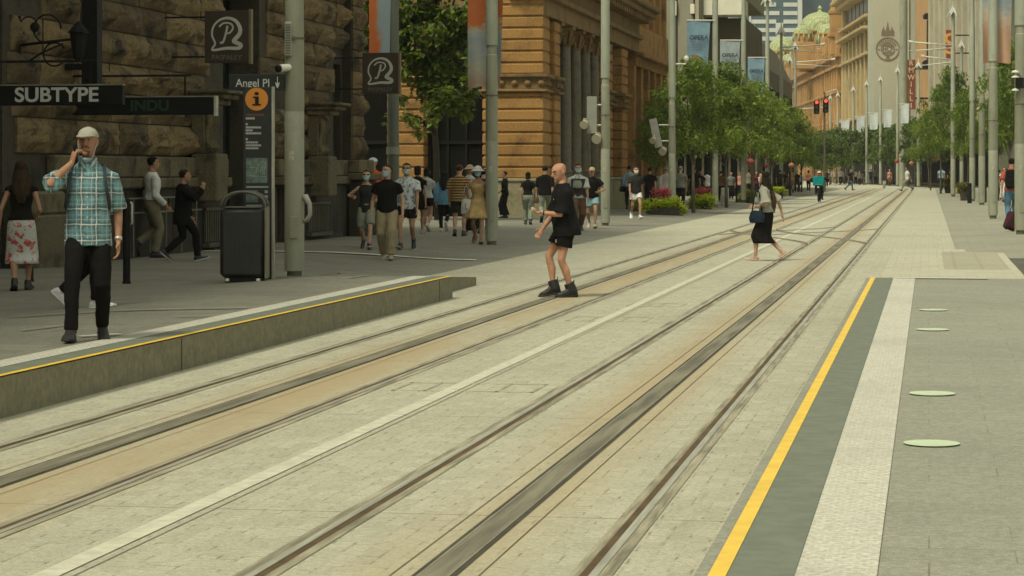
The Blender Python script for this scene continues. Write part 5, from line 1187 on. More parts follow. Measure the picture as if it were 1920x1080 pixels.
planter(1192, 396, 22, 374, 'small lime shrub at the feet of the man in white shorts')
# paper lanterns in the trees
M_lan = mat('red_paper', (0.25, 0.04, 0.028), 0.7, 0.15, 6); M_lano = mat('orange_paper', (0.30, 0.13, 0.05), 0.7, 0.2, 6)
for i, (x, y, Y, r, m, lb) in enumerate(((1407, 303, 118, 0.19, M_lan, 'largest red paper lantern, above the clipped planter'), (1437, 311, 124, 0.13, M_lan, 'small red lantern above the crossing woman'), (1484, 310, 150, 0.2, M_lano, 'orange lantern above the woman in tan'), (1757, 297, 200, 0.24, M_lano, 'orange lantern over the man in the blue shirt'), (1682, 302, 236, 0.25, M_lan, 'small red lantern under the tall mast'), (1709, 306, 228, 0.24, M_lano, 'orange lantern above the walker in white'))):
    e = empty('paper_lantern', ((x-960)*Y/F, Y, CH+(HY-y)*Y/F), 0, lb, 'lantern', 'paper lanterns hung in the street trees')
    mb = MB(); mb.lathe([(r*0.35, -r*0.75), (r*0.8, -r*0.5), (r, 0), (r*0.8, r*0.5), (r*0.35, r*0.75)], 14); mb.build('shade', m, e, auto=60)
    mb = MB(); mb.lathe([(r*0.36, r*0.75), (r*0.36, r*0.9)], 10); mb.tube([(0, 0, r*0.9), (0, 0, r*0.9+1.0)], 0.012, 5); mb.tube([(0, 0, -r*0.75), (0, 0, -r*1.3)], 0.03, 5); mb.build('cap_and_tassel', M_lano, e)
# ------------------------------------------------------------------ people
CLOUD = bpy.data.textures.new('wrinkle', 'CLOUDS'); CLOUD.noise_scale = 0.13; CLOUD.noise_depth = 2
PENDING = []
def solid(mb, name, m, parent, vox, smooth=3, wr=0.0):
    o = mb.build(name, m, parent, True)
    r_ = o.modifiers.new('r', 'REMESH'); r_.mode = 'VOXEL'; r_.voxel_size = vox; r_.use_smooth_shade = True
    s_ = o.modifiers.new('s', 'SMOOTH'); s_.factor = 0.5; s_.iterations = smooth
    if wr: d_ = o.modifiers.new('d', 'DISPLACE'); d_.texture = CLOUD; d_.strength = wr; d_.mid_level = 0.5; d_.texture_coords = 'LOCAL'
    PENDING.append(o); return o
def ik(a, b, l1, l2, pole):
    a, b, pole = Vector(a), Vector(b), Vector(pole); d = b - a; L = min(d.length, (l1+l2)*0.998); d.normalize()
    h = (l1*l1 - l2*l2 + L*L)/(2*L); r = math.sqrt(max(0, l1*l1-h*h)); p = (pole - d*pole.dot(d)).normalized()
    return a + d*h + p*r, a + d*L
HROW = [(-1.0,.24,.70,.25), (-.9,.42,.80,.05), (-.7,.53,.84,-.2), (-.45,.60,.84,-.5), (-.2,.66,.85,-.72), (.1,.70,.83,-.87), (.35,.72,.84,-.93), (.6,.66,.73,-.88), (.8,.52,.52,-.72), (.95,.28,.24,-.42), (1.0,.08,.05,-.15)]
def hrow(z):
    z = max(-1.0, min(1.0, z))
    for a, b in zip(HROW, HROW[1:]):
        if a[0] <= z <= b[0]:
            t = (z-a[0])/(b[0]-a[0]); return [a[i]+(b[i]-a[i])*t for i in (1, 2, 3)]
def hpt(z, ang, inf=1.0, hr=0.115, dz=0.0, dy=0.0):
    w, yf, yb = hrow(z); yc = 0.5*(yf+yb)*0.35 if yb > -0.3 else 0.0
    c, s_ = math.cos(ang), math.sin(ang)
    return Vector((w*inf*s_*hr, ((yf*inf if c > 0 else -yb*inf)*c + dy)*hr, (z + dz)*hr))
def patch(mb, z0, z1, a0, a1, inf, th, M, mi=0, nz=6, na=14, dz=0.0):
    def side(q):
        return [[M @ hpt(z0+(z1-z0)*j/nz, a0+(a1-a0)*i/na, q, dz=dz) for i in range(na+1)] for j in range(nz+1)]
    A, B = side(inf+th), side(inf); vs = [p for r in A for p in r] + [p for r in B for p in r]; n = na+1; N = n*(nz+1); fs = []
    for j in range(nz):
        for i in range(na): q = j*n+i; fs += [(q, q+1, q+n+1, q+n), (N+q, N+q+n, N+q+n+1, N+q+1)]
    for i in range(na): fs += [(i, N+i, N+i+1, i+1), (nz*n+i, nz*n+i+1, N+nz*n+i+1, N+nz*n+i)]
    for j in range(nz): fs += [(j*n, (j+1)*n, N+(j+1)*n, N+j*n), (j*n+na, N+j*n+na, N+(j+1)*n+na, (j+1)*n+na)]
    mb.add(vs, fs, mi)
def ringe(c, rx, ry, n=20, tilt=0.0, fold=0.0, nf=9, ph=0.0):
    out = []
    for i in range(n):
        a = 2*math.pi*i/n; q = 1 + fold*math.sin(nf*a+ph) + fold*0.5*math.sin((nf*1.7)*a+1+ph); x, y = rx*q*math.cos(a), ry*q*math.sin(a)
        out.append(Vector((c[0]+x, c[1]+y*math.cos(tilt), c[2]-y*math.sin(tilt))))
    return out
def hand(mb, w, d, n, curl=0.35, side=1, fr=1.0, spread=0.0):       # wrist, finger direction, palm normal
    d = Vector(d).normalized(); n = Vector(n); n = (n - d*n.dot(d)).normalized(); t = d.cross(n)*side; w = Vector(w)
    rings = []
    for q, hw, th in ((-0.02, .024, .019), (0.0, .026, .018), (.03, .036, .017), (.065, .041, .016), (.09, .039, .012)):
        c = w + d*q; rings.append([c + t*(hw*math.cos(2*math.pi*i/10)) + n*(th*math.sin(2*math.pi*i/10)) for i in range(10)])
    mb.loft(rings)
    for k, (o, L) in enumerate(((.030, .070), (.010, .080), (-.010, .075), (-.029, .058))):
        p = w + d*.082 + t*o; pts = [p - d*0.015, p]; a = 0.0
        for j, (seg, an) in enumerate(((.45, 32), (.32, 55), (.25, 38))):
            a += R(an)*curl*(1+0.12*k); dd = d*math.cos(a) + n*math.sin(a) + t*(spread*o*8); p = p + dd.normalized()*L*seg; pts.append(p)
        mb.tube(pts, [.0098*fr, .0095*fr, .0088*fr, .008*fr, .0065*fr], 8)
    p = w + d*.018 + t*.030; d1 = (d*.55 + t*.72 + n*.35).normalized(); d2 = (d*.85 + t*.25 + n*.5).normalized()
    mb.tube([w + d*.01 + t*.012, p, p+d1*.036, p+d1*.036+d2*.03], [.014*fr, .0135*fr, .011*fr, .008*fr], 8)
SHOE = ((-.078, .022, -.072, -.03), (-.066, .033, -.082, .0), (-.02, .037, -.083, .035), (.03, .039, -.083, .028), (.08, .044, -.083, -.012), (.13, .047, -.083, -.03), (.17, .042, -.083, -.04), (.195, .024, -.08, -.055))
def shoe_loft(mb, A, M, k=1.0, mi=0, top=1.0, zlo=None):
    rings = []
    for y, hw, z0, z1 in SHOE:
        z1 = z0 + (z1-z0)*top
        if zlo is not None: z1 = z0 + zlo; z0 -= 0.004
        zc, zh = (z0+z1)/2, (z1-z0)/2; r = []
        for i in range(12):
            a = 2*math.pi*i/12; ca, sa = math.cos(a), math.sin(a)
            r.append(A + M @ Vector((hw*k*math.copysign(abs(ca)**.7, ca), y*k, zc + zh*math.copysign(abs(sa)**.7, sa))))
        rings.append(r)
    mb.loft(rings, mi)
POSES = {
 'stand': ((0.0, 0.02, 0, 0), (0.0, -0.02, 0, 0)), 'walkR': ((0, .27, 0, -14), (0, -.30, .085, 38)), 'walkL': ((0, -.30, .085, 38), (0, .27, 0, -14)),
 'strideR': ((0, .40, 0, -16), (0, -.40, .12, 45)), 'strideL': ((0, -.40, .12, 45), (0, .40, 0, -16)), 'passR': ((0, .03, 0, 0), (0, -.22, .17, 62)), 'passL': ((0, -.22, .17, 62), (0, .03, 0, 0)),
 'stepR': ((0, .16, 0, -6), (0, -.16, .03, 18)), 'stepL': ((0, -.16, .03, 18), (0, .16, 0, -6))}
SK = {'fair': (0.43, 0.255, 0.165), 'tan': (0.32, 0.175, 0.10), 'brown': (0.18, 0.10, 0.055), 'red': (0.44, 0.225, 0.13), 'ruddy_shaded': (0.36, 0.185, 0.105)}  # the ruddy tone is darkened, cap shade put into the skin colour
def skin(k): return mat('skin_'+k, SK[k], 0.65, 0.16, 11, 0.1, 90)
def clothm(name, col, var=0.12):
    m = mat('cloth_'+name, col, 0.95, var, 6, 0.12, 260); m.node_tree.nodes['Principled BSDF'].inputs['Specular IOR Level'].default_value = 0.12; return m
HAIRC = {'black': (.010, .009, .007), 'brown': (.035, .022, .011), 'dark': (.018, .013, .009), 'grey': (.22, .21, .18), 'fair': (.20, .13, .06), 'auburn': (.06, .028, .012)}
FEM = [(-.12, .13, .105, 0), (-.03, .170, .118, -.012), (.04, .165, .115, -.012), (.14, .130, .092, 0), (.20, .122, .088, .005), (.29, .140, .105, .016), (.36, .148, .115, .014), (.43, .150, .095, .0), (.49, .125, .075, -.01), (.535, .065, .055, -.012), (.575, .048, .05, -.004)]
MAL = [(-.12, .125, .10, 0), (-.03, .160, .112, -.006), (.04, .158, .112, 0), (.14, .148, .105, .006), (.22, .148, .105, .01), (.32, .162, .114, .012), (.40, .172, .114, .004), (.445, .164, .102, -.006), (.49, .125, .082, -.012), (.53, .072, .064, -.012), (.58, .056, .056, -.004)]

def person(lb, x, yf, yt, heading, pose='stand', g='m', lod=1, sk='fair', hair=('short', 'black'), top=None, bot=None, shoes=(.02, .02, .02), sole=None, lean=0.04, armR=None, armL=None, head=(0, 0), hat=None, mask=None, glasses=False, group='people walking in the street', face=True, width=1.0, hipz=None, boots=False, sandals=False, zoff=0.0, loc=None, H=None, curl=0.35, palmR=None, palmL=None, gut=0.0):
    if loc is None: p, D = foot(x, yf); Hh = (yf-yt)*D/F
    else: p, Hh = Vector(loc), H
    p = p + Vector((0, 0, zoff))
    V = (0.0062, 0.0115, 0.019)[lod]; VC = (0.0095, 0.015, 0.022)[lod]; fr = (1.0, 1.15, 1.5)[lod]
    fR, fL = POSES[pose] if isinstance(pose, str) else pose
    hw = 0.088 if g == 'm' else 0.085; T1, T2 = 0.435, 0.425
    if hipz is None:
        hz = 9
        for f, s_ in ((fR, 1), (fL, -1)):
            dx, dy, lf, pt = f; hz = min(hz, .085 + lf + math.sqrt(max(.2, ((T1+T2)*.992)**2 - dy*dy - dx*dx)))
    else: hz = hipz
    def tp(xx, t, y=0.0): return Vector((xx, y*math.cos(lean) + t*math.sin(lean), hz + t*math.cos(lean) - y*math.sin(lean)))
    tot = tp(0, .70).z + .115 + (0.02 if hat else 0.008)
    s_ = Hh/tot
    e = empty('person', p, -R(heading), lb, 'person', group); e.scale = (s_*width, s_*width, s_)
    TOR = MAL if g == 'm' else FEM; sw = .185 if g == 'm' else .165
    body = MB(); M_s = skin(sk)
    # torso, neck
    body.loft([ringe(tp(0, t, y), rx*.97, (ry+(gut if .0 < t < .3 else 0))*.97, 20, lean) for t, rx, ry, y in TOR])
    nb = tp(0, .55, -.012); hc = tp(0, .70, .012); Mh = Matrix.Translation(hc) @ Matrix.Rotation(R(head[0]), 4, 'Z') @ Matrix.Rotation(R(head[1]), 4, 'X')
    body.tube([nb, Mh @ Vector((0, -.03, -.06))], [.056 if g == 'm' else .047, .052 if g == 'm' else .043], 14)
    hr = .115
    body.loft([[Mh @ hpt(z, 2*math.pi*i/24) for i in range(24)] for z in [r[0] for r in HROW]])
    body.tube([Mh @ Vector(q)*1 for q in ((0, .80*hr, .2*hr), (0, .93*hr, -.02*hr), (0, 1.03*hr, -.2*hr), (0, .86*hr, -.30*hr))], [.085*hr, .11*hr, .16*hr, .10*hr], 10)
    body.tube([Mh @ Vector(q) for q in ((-.34*hr, .74*hr, .24*hr), (0, .84*hr, .25*hr), (.34*hr, .74*hr, .24*hr))], [.09*hr, .10*hr, .09*hr], 8)
    body.tube([Mh @ Vector(q) for q in ((-.22*hr, .80*hr, -.52*hr), (0, .88*hr, -.50*hr), (.22*hr, .80*hr, -.52*hr))], [.05*hr, .09*hr, .05*hr], 8)
    body.ell(Mh @ Vector((0, .78*hr, -.86*hr)), (.2*hr, .14*hr, .13*hr), 10, 6)
    for q in (-1, 1): body.ell(Mh @ Vector((q*.72*hr, -.06*hr, -.02*hr)), (.085*hr, .2*hr, .27*hr), 10, 8)
    # arms
    arms_ = {}
    swing = {'walkR': (-.16, .20), 'walkL': (.20, -.16), 'strideR': (-.24, .28), 'strideL': (.28, -.24), 'passR': (-.05, .1), 'passL': (.1, -.05), 'stepR': (-.1, .12), 'stepL': (.12, -.1)}.get(pose if isinstance(pose, str) else '', (.03, .03))
    for sd, spec, sy in ((1, armR, swing[0]), (-1, armL, swing[1])):
        sh = tp(sd*sw, .432, -.008)
        if spec is None: spec = dict(t=(.055, sy, -.53))
        q = spec['t']; pole = spec.get('p', (.5, -1, -.1)); tg = sh + Vector((sd*q[0], q[1], q[2]))
        el, wr = ik(sh, tg, .295, .262, (sd*pole[0], pole[1], pole[2])); arms_[sd] = (sh, el, wr)
        k_ = 1.0 if g == 'm' else .84
        body.tube([tp(sd*sw*.55, .435, -.008), sh, sh.lerp(el, .35), sh.lerp(el, .75), el, el.lerp(wr, .28), el.lerp(wr, .7), wr], [.042*k_, .045*k_, .044*k_, .040*k_, .037*k_, .039*k_, .030*k_, .0245*k_], 12)
        d = (wr-el).normalized(); hd = Vector(spec.get('h', d)); n_ = Vector(spec.get('n', (-sd, .15, 0)))
        hand(body, wr, hd, n_, spec.get('c', curl), sd if 'fs' not in spec else spec['fs'], fr)
    # legs, feet
    legs = {}
    for sd, f in ((1, fR), (-1, fL)):
        hip = Vector((sd*hw, 0, hz-.02)); ank = Vector((sd*(hw*.92)+f[0], f[1], .085+f[2]))
        kn, an = ik(hip, ank, T1, T2, (sd*.12, 1, 0)); legs[sd] = (hip, kn, an); k_ = 1.0 if g == 'm' else 1.0
        body.tube([hip + Vector((0, 0, .06)), hip - Vector((0, 0, .03)), hip.lerp(kn, .45), hip.lerp(kn, .85), kn, kn.lerp(an, .14), kn.lerp(an, .36) - Vector((0, .012, 0)), kn.lerp(an, .75), an], [.085, .088, .074, .056, .052, .050, .054, .036, .032], 14)
        Mf = (Matrix.Rotation(-R(f[3]), 4, 'X') @ Matrix.Rotation(-sd*R(8), 4, 'Z')).to_3x3()
        shoe_loft(body, an, Mf, .9, 0, .8)
        sm_ = mat('shoe_%d_%d_%d' % tuple(int(c*999) for c in shoes), shoes, 0.5, 0.15, 9); so_ = mat('sole_%d_%d_%d' % tuple(int(c*999) for c in (sole or shoes)), sole or [c*.7 for c in shoes], 0.8)
        if not sandals:
            mb = MB(); shoe_loft(mb, an, Mf, 1.06, 0, 1.35 if boots else 1.0)
            mb.tube([an + Mf @ Vector((0, -.012, -.01)), an + (kn-an).normalized()*(.105 if boots else .045)], [(.055, .072) if boots else .048, (.060, .068) if boots else .046], 14)
            shoe_loft(mb, an, Mf, 1.14, 1, 1.0, .026)
            if boots: mb.box(-.012, .012, -.008, .0, -.02, .05, 0, Matrix.Translation(an + (kn-an).normalized()*.10 + Vector((0, -.06, 0))))
            mb.build('shoe', [sm_, so_], e, auto=50)
        else:
            mb = MB(); shoe_loft(mb, an, Mf, 1.1, 1, 1.0, .03); 
            for y in (.1, .05, -.03): mb.tube([an + Mf @ Vector((c_[0], y, c_[1])) for c_ in ((-.05, -.07), (-.035, -.03 + (.03 if y < .07 else 0)), (0, -.012+(.04 if y < .07 else 0)), (.035, -.03+(.03 if y < .07 else 0)), (.05, -.07))], .009, 6)
            mb.build('sandal', [sm_, sm_], e, auto=50)
    solid(body, 'body', M_s, e, V, 2)
    # top
    if top:
        tm = top['m']; lo = top.get('loose', .016); hem = top.get('hem', -.10); fl_ = top.get('flare', .0); sl = top.get('sleeve', .55); mb = MB(); rg = []; wmin = top.get('wmin', 0)
        lvl = [hem] + [t for t, *_ in TOR if t > hem+.03 and t < top.get('neck', .545)]
        def tor(t):
            for a, b in zip(TOR, TOR[1:]):
                if a[0] <= t <= b[0]: q = (t-a[0])/(b[0]-a[0]); return [a[i]+(b[i]-a[i])*q for i in (1, 2, 3)]
            return list((TOR[0] if t < TOR[0][0] else TOR[-1])[1:])
        for t in lvl:
            rx, ry, y = tor(t); ry += gut if 0 < t < .3 else 0
            if t < .40: rx = max(rx, wmin); ry = max(ry, wmin*.7)
            if t < .09: rx = max(rx, .168); ry = max(ry, .122)
            q = fl_*max(0, (.25-t)/.4); rg.append(ringe(tp(0, t, y), rx+lo+q, ry+lo+q, 28, lean, .012 if t < .1 else 0, 7))
        if top.get('strap'): pass
        else:
            rx, ry, y = tor(.545); rg.append(ringe(tp(0, top.get('neck', .548), y), rx+.012, ry+.012, 28, lean))
        mb.loft(rg)
        if sl > 0:
            for sd in (1, -1):
                sh, el, wr = arms_[sd]; pts = [tp(sd*sw*.45, .432, -.008), tp(sd*sw*.8, .437, -.008), sh + Vector((sd*.012, 0, -.012))]; k_ = 1.0 if g == 'm' else .85; ra = [.058*k_+lo*.4, .056*k_+lo*.6, .053*k_+lo*.8]
                if sl <= 1: q = sh.lerp(el, sl); pts += [sh.lerp(el, sl*.6), q]; ra += [.056*k_+lo*1.1, .052*k_+lo*1.35+top.get('slf', 0)]
                else: pts += [sh.lerp(el, .5), el, el.lerp(wr, (sl-1)*.5), el.lerp(wr, sl-1)]; ra += [.052*k_+lo, .046*k_+lo*.9, .044*k_+lo*.8, .036*k_+lo*.8 if sl > 1.5 else .044*k_+lo]
                mb.tube(pts, ra, 14)
        solid(mb, top.get('name', 'shirt'), tm, e, VC, 2, top.get('wr', .022))
        if top.get('collar'):
            mb = MB()
            for sd in (1, -1):
                pts = [tp(sd*.055, .575, -.045), tp(sd*.072, .565, .02), tp(sd*.055, .535, .085), tp(sd*.02, .485, .115)]
                mb.tube(pts, [(.007, .016), (.007, .018), (.007, .02), (.005, .010)], 8, flat=(sd, 0.3, 0.2))
            mb.build('collar', top['collar'], e, True)
    if bot:
        kd = bot['k']; bm_ = bot['m']; bl = bot.get('loose', .018); mb = MB()
        if kd in ('trousers', 'shorts'):
            wt = bot.get('waist', .10)
            mb.loft([ringe(tp(0, t, y), rx+.010+(bl*.5 if t < 0 else 0), ry+.010+(gut if t > .05 else 0), 24, lean*(.5 if t < 0 else 1)) for t, rx, ry, y in ((-.13, .11, .085, 0), (-.08, .155, .115, -.006), (-.02, .163 if g == 'm' else .172, .118, -.01), (.05, .158, .115, -.004), (wt, .150 if g == 'm' else .138, .107, 0))])
            for sd in (1, -1):
                hip, kn, an = legs[sd]
                if kd == 'trousers':
                    ln = bot.get('len', 1.0); c = kn.lerp(an, ln*.97)
                    mb.tube([hip + Vector((0, 0, .05)), hip - Vector((0, 0, .05)), hip.lerp(kn, .5), kn, kn.lerp(an, .35*ln) - Vector((0, .008, 0)), kn.lerp(an, .75*ln), c], [.09, .088+bl, .076+bl, .058+bl, .054+bl, .044+bl*1.1, .042+bl*1.25], 16)
                else:
                    f_ = bot.get('len', .55); mb.tube([hip + Vector((0, 0, .05)), hip - Vector((0, 0, .04)), hip.lerp(kn, f_*.6), hip.lerp(kn, f_)], [.09, .09+bl, .084+bl*1.2, (.080 if f_ < .8 else .062)+bl*1.5], 16)
            solid(mb, kd, bm_, e, VC, 2, bot.get('wr', .024))
        elif kd == 'skirt':
            hem = bot['hem']; zr = hz + .12; n = 12; rg = []
            def legy(sd, z):
                h_, k_, a_ = legs[sd]; a, b = (h_, k_) if z > k_.z else (k_, a_)
                return a.y + (b.y-a.y)*max(0, min(1, (a.z-z)/max(.05, a.z-b.z)))
            for j in range(n+1):
                t = j/n; z = zr + (hem-zr)*t; w0 = .135 + (.04 if g == 'f' else .03)*sm(0, .25, t)
                ya, yb_ = legy(1, z), legy(-1, z); cy = (ya+yb_)/2; ext = max(0, abs(ya-yb_)/2*.93 + .06 - (w0*.74 + bot.get('ry', .05)*t))
                rg.append(ringe((0, cy + (math.sin(lean)*.1*(1-t)), z), w0 + bot.get('rx', .06)*t, w0*.74 + bot.get('ry', .05)*t + ext, 56, 0, bot.get('fold', .05)*t, bot.get('nf', 9)))
            mb.loft(rg); mb.build(bot.get('name', 'skirt'), bm_, e, True)
    # hair, hats, masks
    if hair:
        hk, hcn = hair; hm = mat('hair_'+hcn, HAIRC[hcn], 0.85, 0.35, 30, 0.5, 90, stretch=(1, 1, .25)); hm.node_tree.nodes['Principled BSDF'].inputs['Specular IOR Level'].default_value = .15; mb = MB(); n = 20; rg = []
        zb = {'short': -.30, 'bob': -.95, 'long': -.9, 'buzz': -.2, 'bun': -.35}[hk]; inf = 1.10 if hk != 'buzz' else 1.045
        for j in range(11):
            z = zb + (1.0-zb)*j/10; w, yf, yb = hrow(z); yfr = yf*1.03 if z > .62 else (.16 if z < .42 else .16 + (yf-.16)*(z-.42)/.2)
            if hk in ('long', 'bob') and z < -.2: w = max(w, .66); yb = min(yb, -.85)
            rg.append([Mh @ Vector((w*inf*math.sin(a)*hr, ((yfr if math.cos(a) > 0 else -yb*inf)*math.cos(a))*hr, z*1.06*hr + .01*hr)) for a in [2*math.pi*i/n for i in range(n)]])
        mb.loft(rg)
        if hk == 'long':
            hl = hat and .28 or .32
            pts = [Mh @ Vector((0, -.45*hr, -.3*hr)), Mh @ Vector((0, -.70*hr, -1.0*hr)), tp(0, .46, -.115), tp(0, .36, -.135), tp(0, .24, -.12)]
            mb.tube(pts, [(.085, .06), (.095, .05), (.10, .04), (.09, .03), (.05, .015)], 16, flat=(1, 0, 0))
            for q in (-1, 1): mb.tube([Mh @ Vector((q*.66*hr, -.05*hr, .1*hr)), Mh @ Vector((q*.72*hr, -.2*hr, -.9*hr)), tp(q*.10, .47, -.07), tp(q*.095, .33, -.10)], [.022, .036, .036, .012], 10)
        if hk == 'bun': mb.ell(Mh @ Vector((0, -1.15*hr, .35*hr)), (.05, .05, .05), 12, 8)
        solid(mb, 'hair', hm, e, max(VC*.8, .009), 2, .014)
    if hat:
        kind, hc_ = hat; hm = mat('hat_%d_%d' % (int(hc_[0]*999), int(hc_[2]*999)), hc_, 0.85, 0.08, 12, .1, 200); mb = MB(); n = 22
        z0 = {'cap': .30, 'bucket': .38, 'helmet': .15, 'hard': .3}[kind]; inf = {'cap': 1.085, 'bucket': 1.2, 'helmet': 1.3, 'hard': 1.32}[kind]
        mb.loft([[Mh @ (hpt(z0+(1-z0)*j/8, 2*math.pi*i/n, inf) + Vector((0, 0, (.03+(.13 if kind != 'cap' else .05)*(j/8))*hr))) for i in range(n)] for j in range(9)])
        if kind in ('cap', 'hard'):
            q = [Mh @ Vector((.62*hr*inf*math.sin(a)*(.97), (.45+1.22*math.cos(a)**.8)*hr*inf, (.46-.30*math.cos(a)-.10*abs(math.sin(a))**3)*hr)) for a in [math.pi*(-.5+i/12)*.999 for i in range(13)]]
            q2 = [p_ + (Mh.to_3x3() @ Vector((0, 0, .07*hr))) for p_ in q]; m_ = len(q); mb.add(q+q2, [tuple(range(m_))[::-1], tuple(range(m_, 2*m_))] + [(i, (i+1) % m_, m_+(i+1) % m_, m_+i) for i in range(m_)])
        if kind == 'bucket':
            mb.loft([[Mh @ Vector((r_*math.sin(a)*hr*.86, r_*math.cos(a)*hr, z_*hr)) for a in [2*math.pi*i/n for i in range(n)]] for r_, z_ in ((1.0, .48), (1.6, .12), (1.64, .08), (1.0, .42))])
        mb.build({'cap': 'cap', 'bucket': 'hat', 'helmet': 'helmet', 'hard': 'helmet'}[kind], hm, e, auto=60)
    if mask:
        mb = MB(); mm = mat('mask_'+mask[0], {'b': (.30, .45, .48), 'w': (.62, .62, .56), 'g': (.36, .44, .42)}[mask[0]], .85, .06, 10)
        if mask.endswith('chin'):
            patch(mb, -1.0, -.78, -1.25, 1.25, 1.0, .09, Mh, dz=-.40)
        else: patch(mb, -.95, -.02, -1.05, 1.05, 1.14, .06, Mh)
        mb.build('mask', mm, e, True)
        mb = MB()
        for q in (-1, 1):
            mb.tube([Mh @ Vector((q*.5*hr, .55*hr, (-.3 if not mask.endswith('chin') else -1.15)*hr)), Mh @ Vector((q*.76*hr, .0, .1*hr))], .0028, 5)
        mb.build('mask_loop', mm, e)
    if glasses:
        mb = MB()
        for q in (-1, 1): mb.ell(Mh @ Vector((q*.30*hr, .84*hr, .12*hr)), (.25*hr, .07*hr, .17*hr), 10, 6); mb.tube([Mh @ Vector((q*.52*hr, .75*hr, .16*hr)), Mh @ Vector((q*.76*hr, -.05*hr, .16*hr))], .005, 5)
        mb.tube([Mh @ Vector((-.1*hr, .88*hr, .16*hr)), Mh @ Vector((.1*hr, .88*hr, .16*hr))], .006, 5); mb.build('sunglasses', mat('black_plastic', (.01, .01, .01), .25), e, True)
    elif face and lod < 2:
        for q in (-1, 1):
            mb = MB(); mb.ell(Mh @ Vector((q*.29*hr, .755*hr, .10*hr)), (.115*hr, .08*hr, .06*hr), 10, 6); mb.ell(Mh @ Vector((q*.29*hr, .82*hr, .10*hr)), (.05*hr, .03*hr, .05*hr), 8, 5, 1)
            mb.build('eye', [mat('eye_white', (.34, .29, .24), .4), M_black], e, True)
        mb = MB()
        for q in (-1, 1): mb.tube([Mh @ Vector((q*.12*hr, .885*hr, .28*hr)), Mh @ Vector((q*.3*hr, .85*hr, .34*hr)), Mh @ Vector((q*.5*hr, .72*hr, .27*hr))], [.035*hr, .05*hr, .03*hr], 6)
        mb.build('eyebrows', mat('hair_'+((hair or (0, 'dark'))[1]), HAIRC[(hair or (0, 'dark'))[1]], .7), e, True)
    return dict(e=e, p=p, s=s_, tp=tp, arms=arms_, legs=legs, Mh=Mh, hr=hr, hz=hz, h=heading, lb=lb)
def wl(P, q):          # person-local -> world
    a = -R(P['h']); c, s_ = math.cos(a), math.sin(a); x, y, z = (k*P['s'] for k in q)
    return P['p'] + Vector((x*c - y*s_, x*s_ + y*c, z))
def held(P, name, lb, cat, q, rz=0.0, group=None):
    e = empty(name, wl(P, q), -R(P['h'])+rz, lb, cat, group); e.scale = (P['s'],)*3; return e
def tote(P, lb, q, w, h, d, m, strap=.3, rz=0.0, cat='bag', sag=.9):
    e = held(P, 'bag', lb, cat, q, rz); mb = MB()
    mb.loft([ringe((0, 0, z), rx, ry, 20) for z, rx, ry in ((-h, w*.30, d*.3), (-h*.97, w*.46, d*.5), (-h*.6, w*.5, d*.55), (-h*.2, w*.44, d*.4), (0, w*.38, d*.16))]); solid(mb, 'pouch', m, e, .015, 2, .03)
    mb = MB()
    for y in (-d*.1, d*.1): mb.tube([(-w*.3, y, -.02), (-w*.12, y*.6, strap*.85), (0, y*.5, strap), (w*.12, y*.6, strap*.85), (w*.3, y, -.02)], .009, 6)
    mb.build('strap', m, e, True); return e
def backpack(P, lb, m, w=.30, h=.44):
    e = held(P, 'backpack', lb, 'backpack', tuple(P['tp'](0, .26, -.20))); mb = MB(); mb.bbox(-w/2, w/2, -.08, .07, -h/2, h/2, .05); solid(mb, 'pack', m, e, .016, 3, .02)
    mb = MB(); mb.bbox(-w*.38, w*.38, -.12, -.07, -h*.42, 0, .02); mb.build('pocket', m, e)
    mb = MB()
    for q in (-1, 1): mb.tube([(q*.11, .06, .22), (q*.125, .13, .262), (q*.132, .24, .262), (q*.138, .342, .15), (q*.155, .345, .04), (q*.175, .26, -.08), (q*.14, .06, -h*.4)], [(.014, .006)]*7, 8, flat=(1, 0, 0))
    mb.build('straps', m, e, True); return e

# ---- clothes materials with woven or printed pattern
def plaid():
    m, nt, b, co = base('teal_plaid_cotton', .9); sp = nt.nodes.new('ShaderNodeSeparateXYZ'); nt.links.new(co, sp.inputs[0])
    wob = mth(nt, 'MULTIPLY', mth(nt, 'SUBTRACT', noi(nt, co, 7, 2), .5), .03)
    X = mth(nt, 'ADD', sp.outputs[0], wob); Z = mth(nt, 'ADD', sp.outputs[2], wob)
    def band(ax, per, off, w): return mth(nt, 'LESS_THAN', mth(nt, 'ABSOLUTE', mth(nt, 'SUBTRACT', mth(nt, 'FRACT', mth(nt, 'ADD', mth(nt, 'DIVIDE', ax, per), off)), .5)), w)
    c = mixc(nt, ramp(nt, noi(nt, co, 5, 3), .3, .7), (.095, .215, .235), (.135, .27, .29))
    for ax in (X, Z):
        c = mixc(nt, mth(nt, 'MULTIPLY', band(ax, .125, .10, .17), .55), c, (.04, .075, .085)); c = mixc(nt, mth(nt, 'MULTIPLY', band(ax, .125, .5, .06), .55), c, (.20, .34, .36))
    for ax in (X, Z): c = mixc(nt, mth(nt, 'MULTIPLY', band(ax, .125, .10, .04), .75), c, (.55, .56, .50)); c = mixc(nt, mth(nt, 'MULTIPLY', band(ax, .125, .78, .025), .6), c, (.5, .5, .45))
    nt.links.new(c, b.inputs['Base Color']); bump(nt, b, noi(nt, co, 240, 2), .1); return m
def stripes(name, c1, c2, per=.065, w=.25):
    m, nt, b, co = base(name, .9); sp = nt.nodes.new('ShaderNodeSeparateXYZ'); nt.links.new(co, sp.inputs[0])
    f = mth(nt, 'LESS_THAN', mth(nt, 'ABSOLUTE', mth(nt, 'SUBTRACT', mth(nt, 'FRACT', mth(nt, 'DIVIDE', sp.outputs[2], per)), .5)), w); nt.links.new(mixc(nt, f, c1, c2), b.inputs['Base Color']); return m
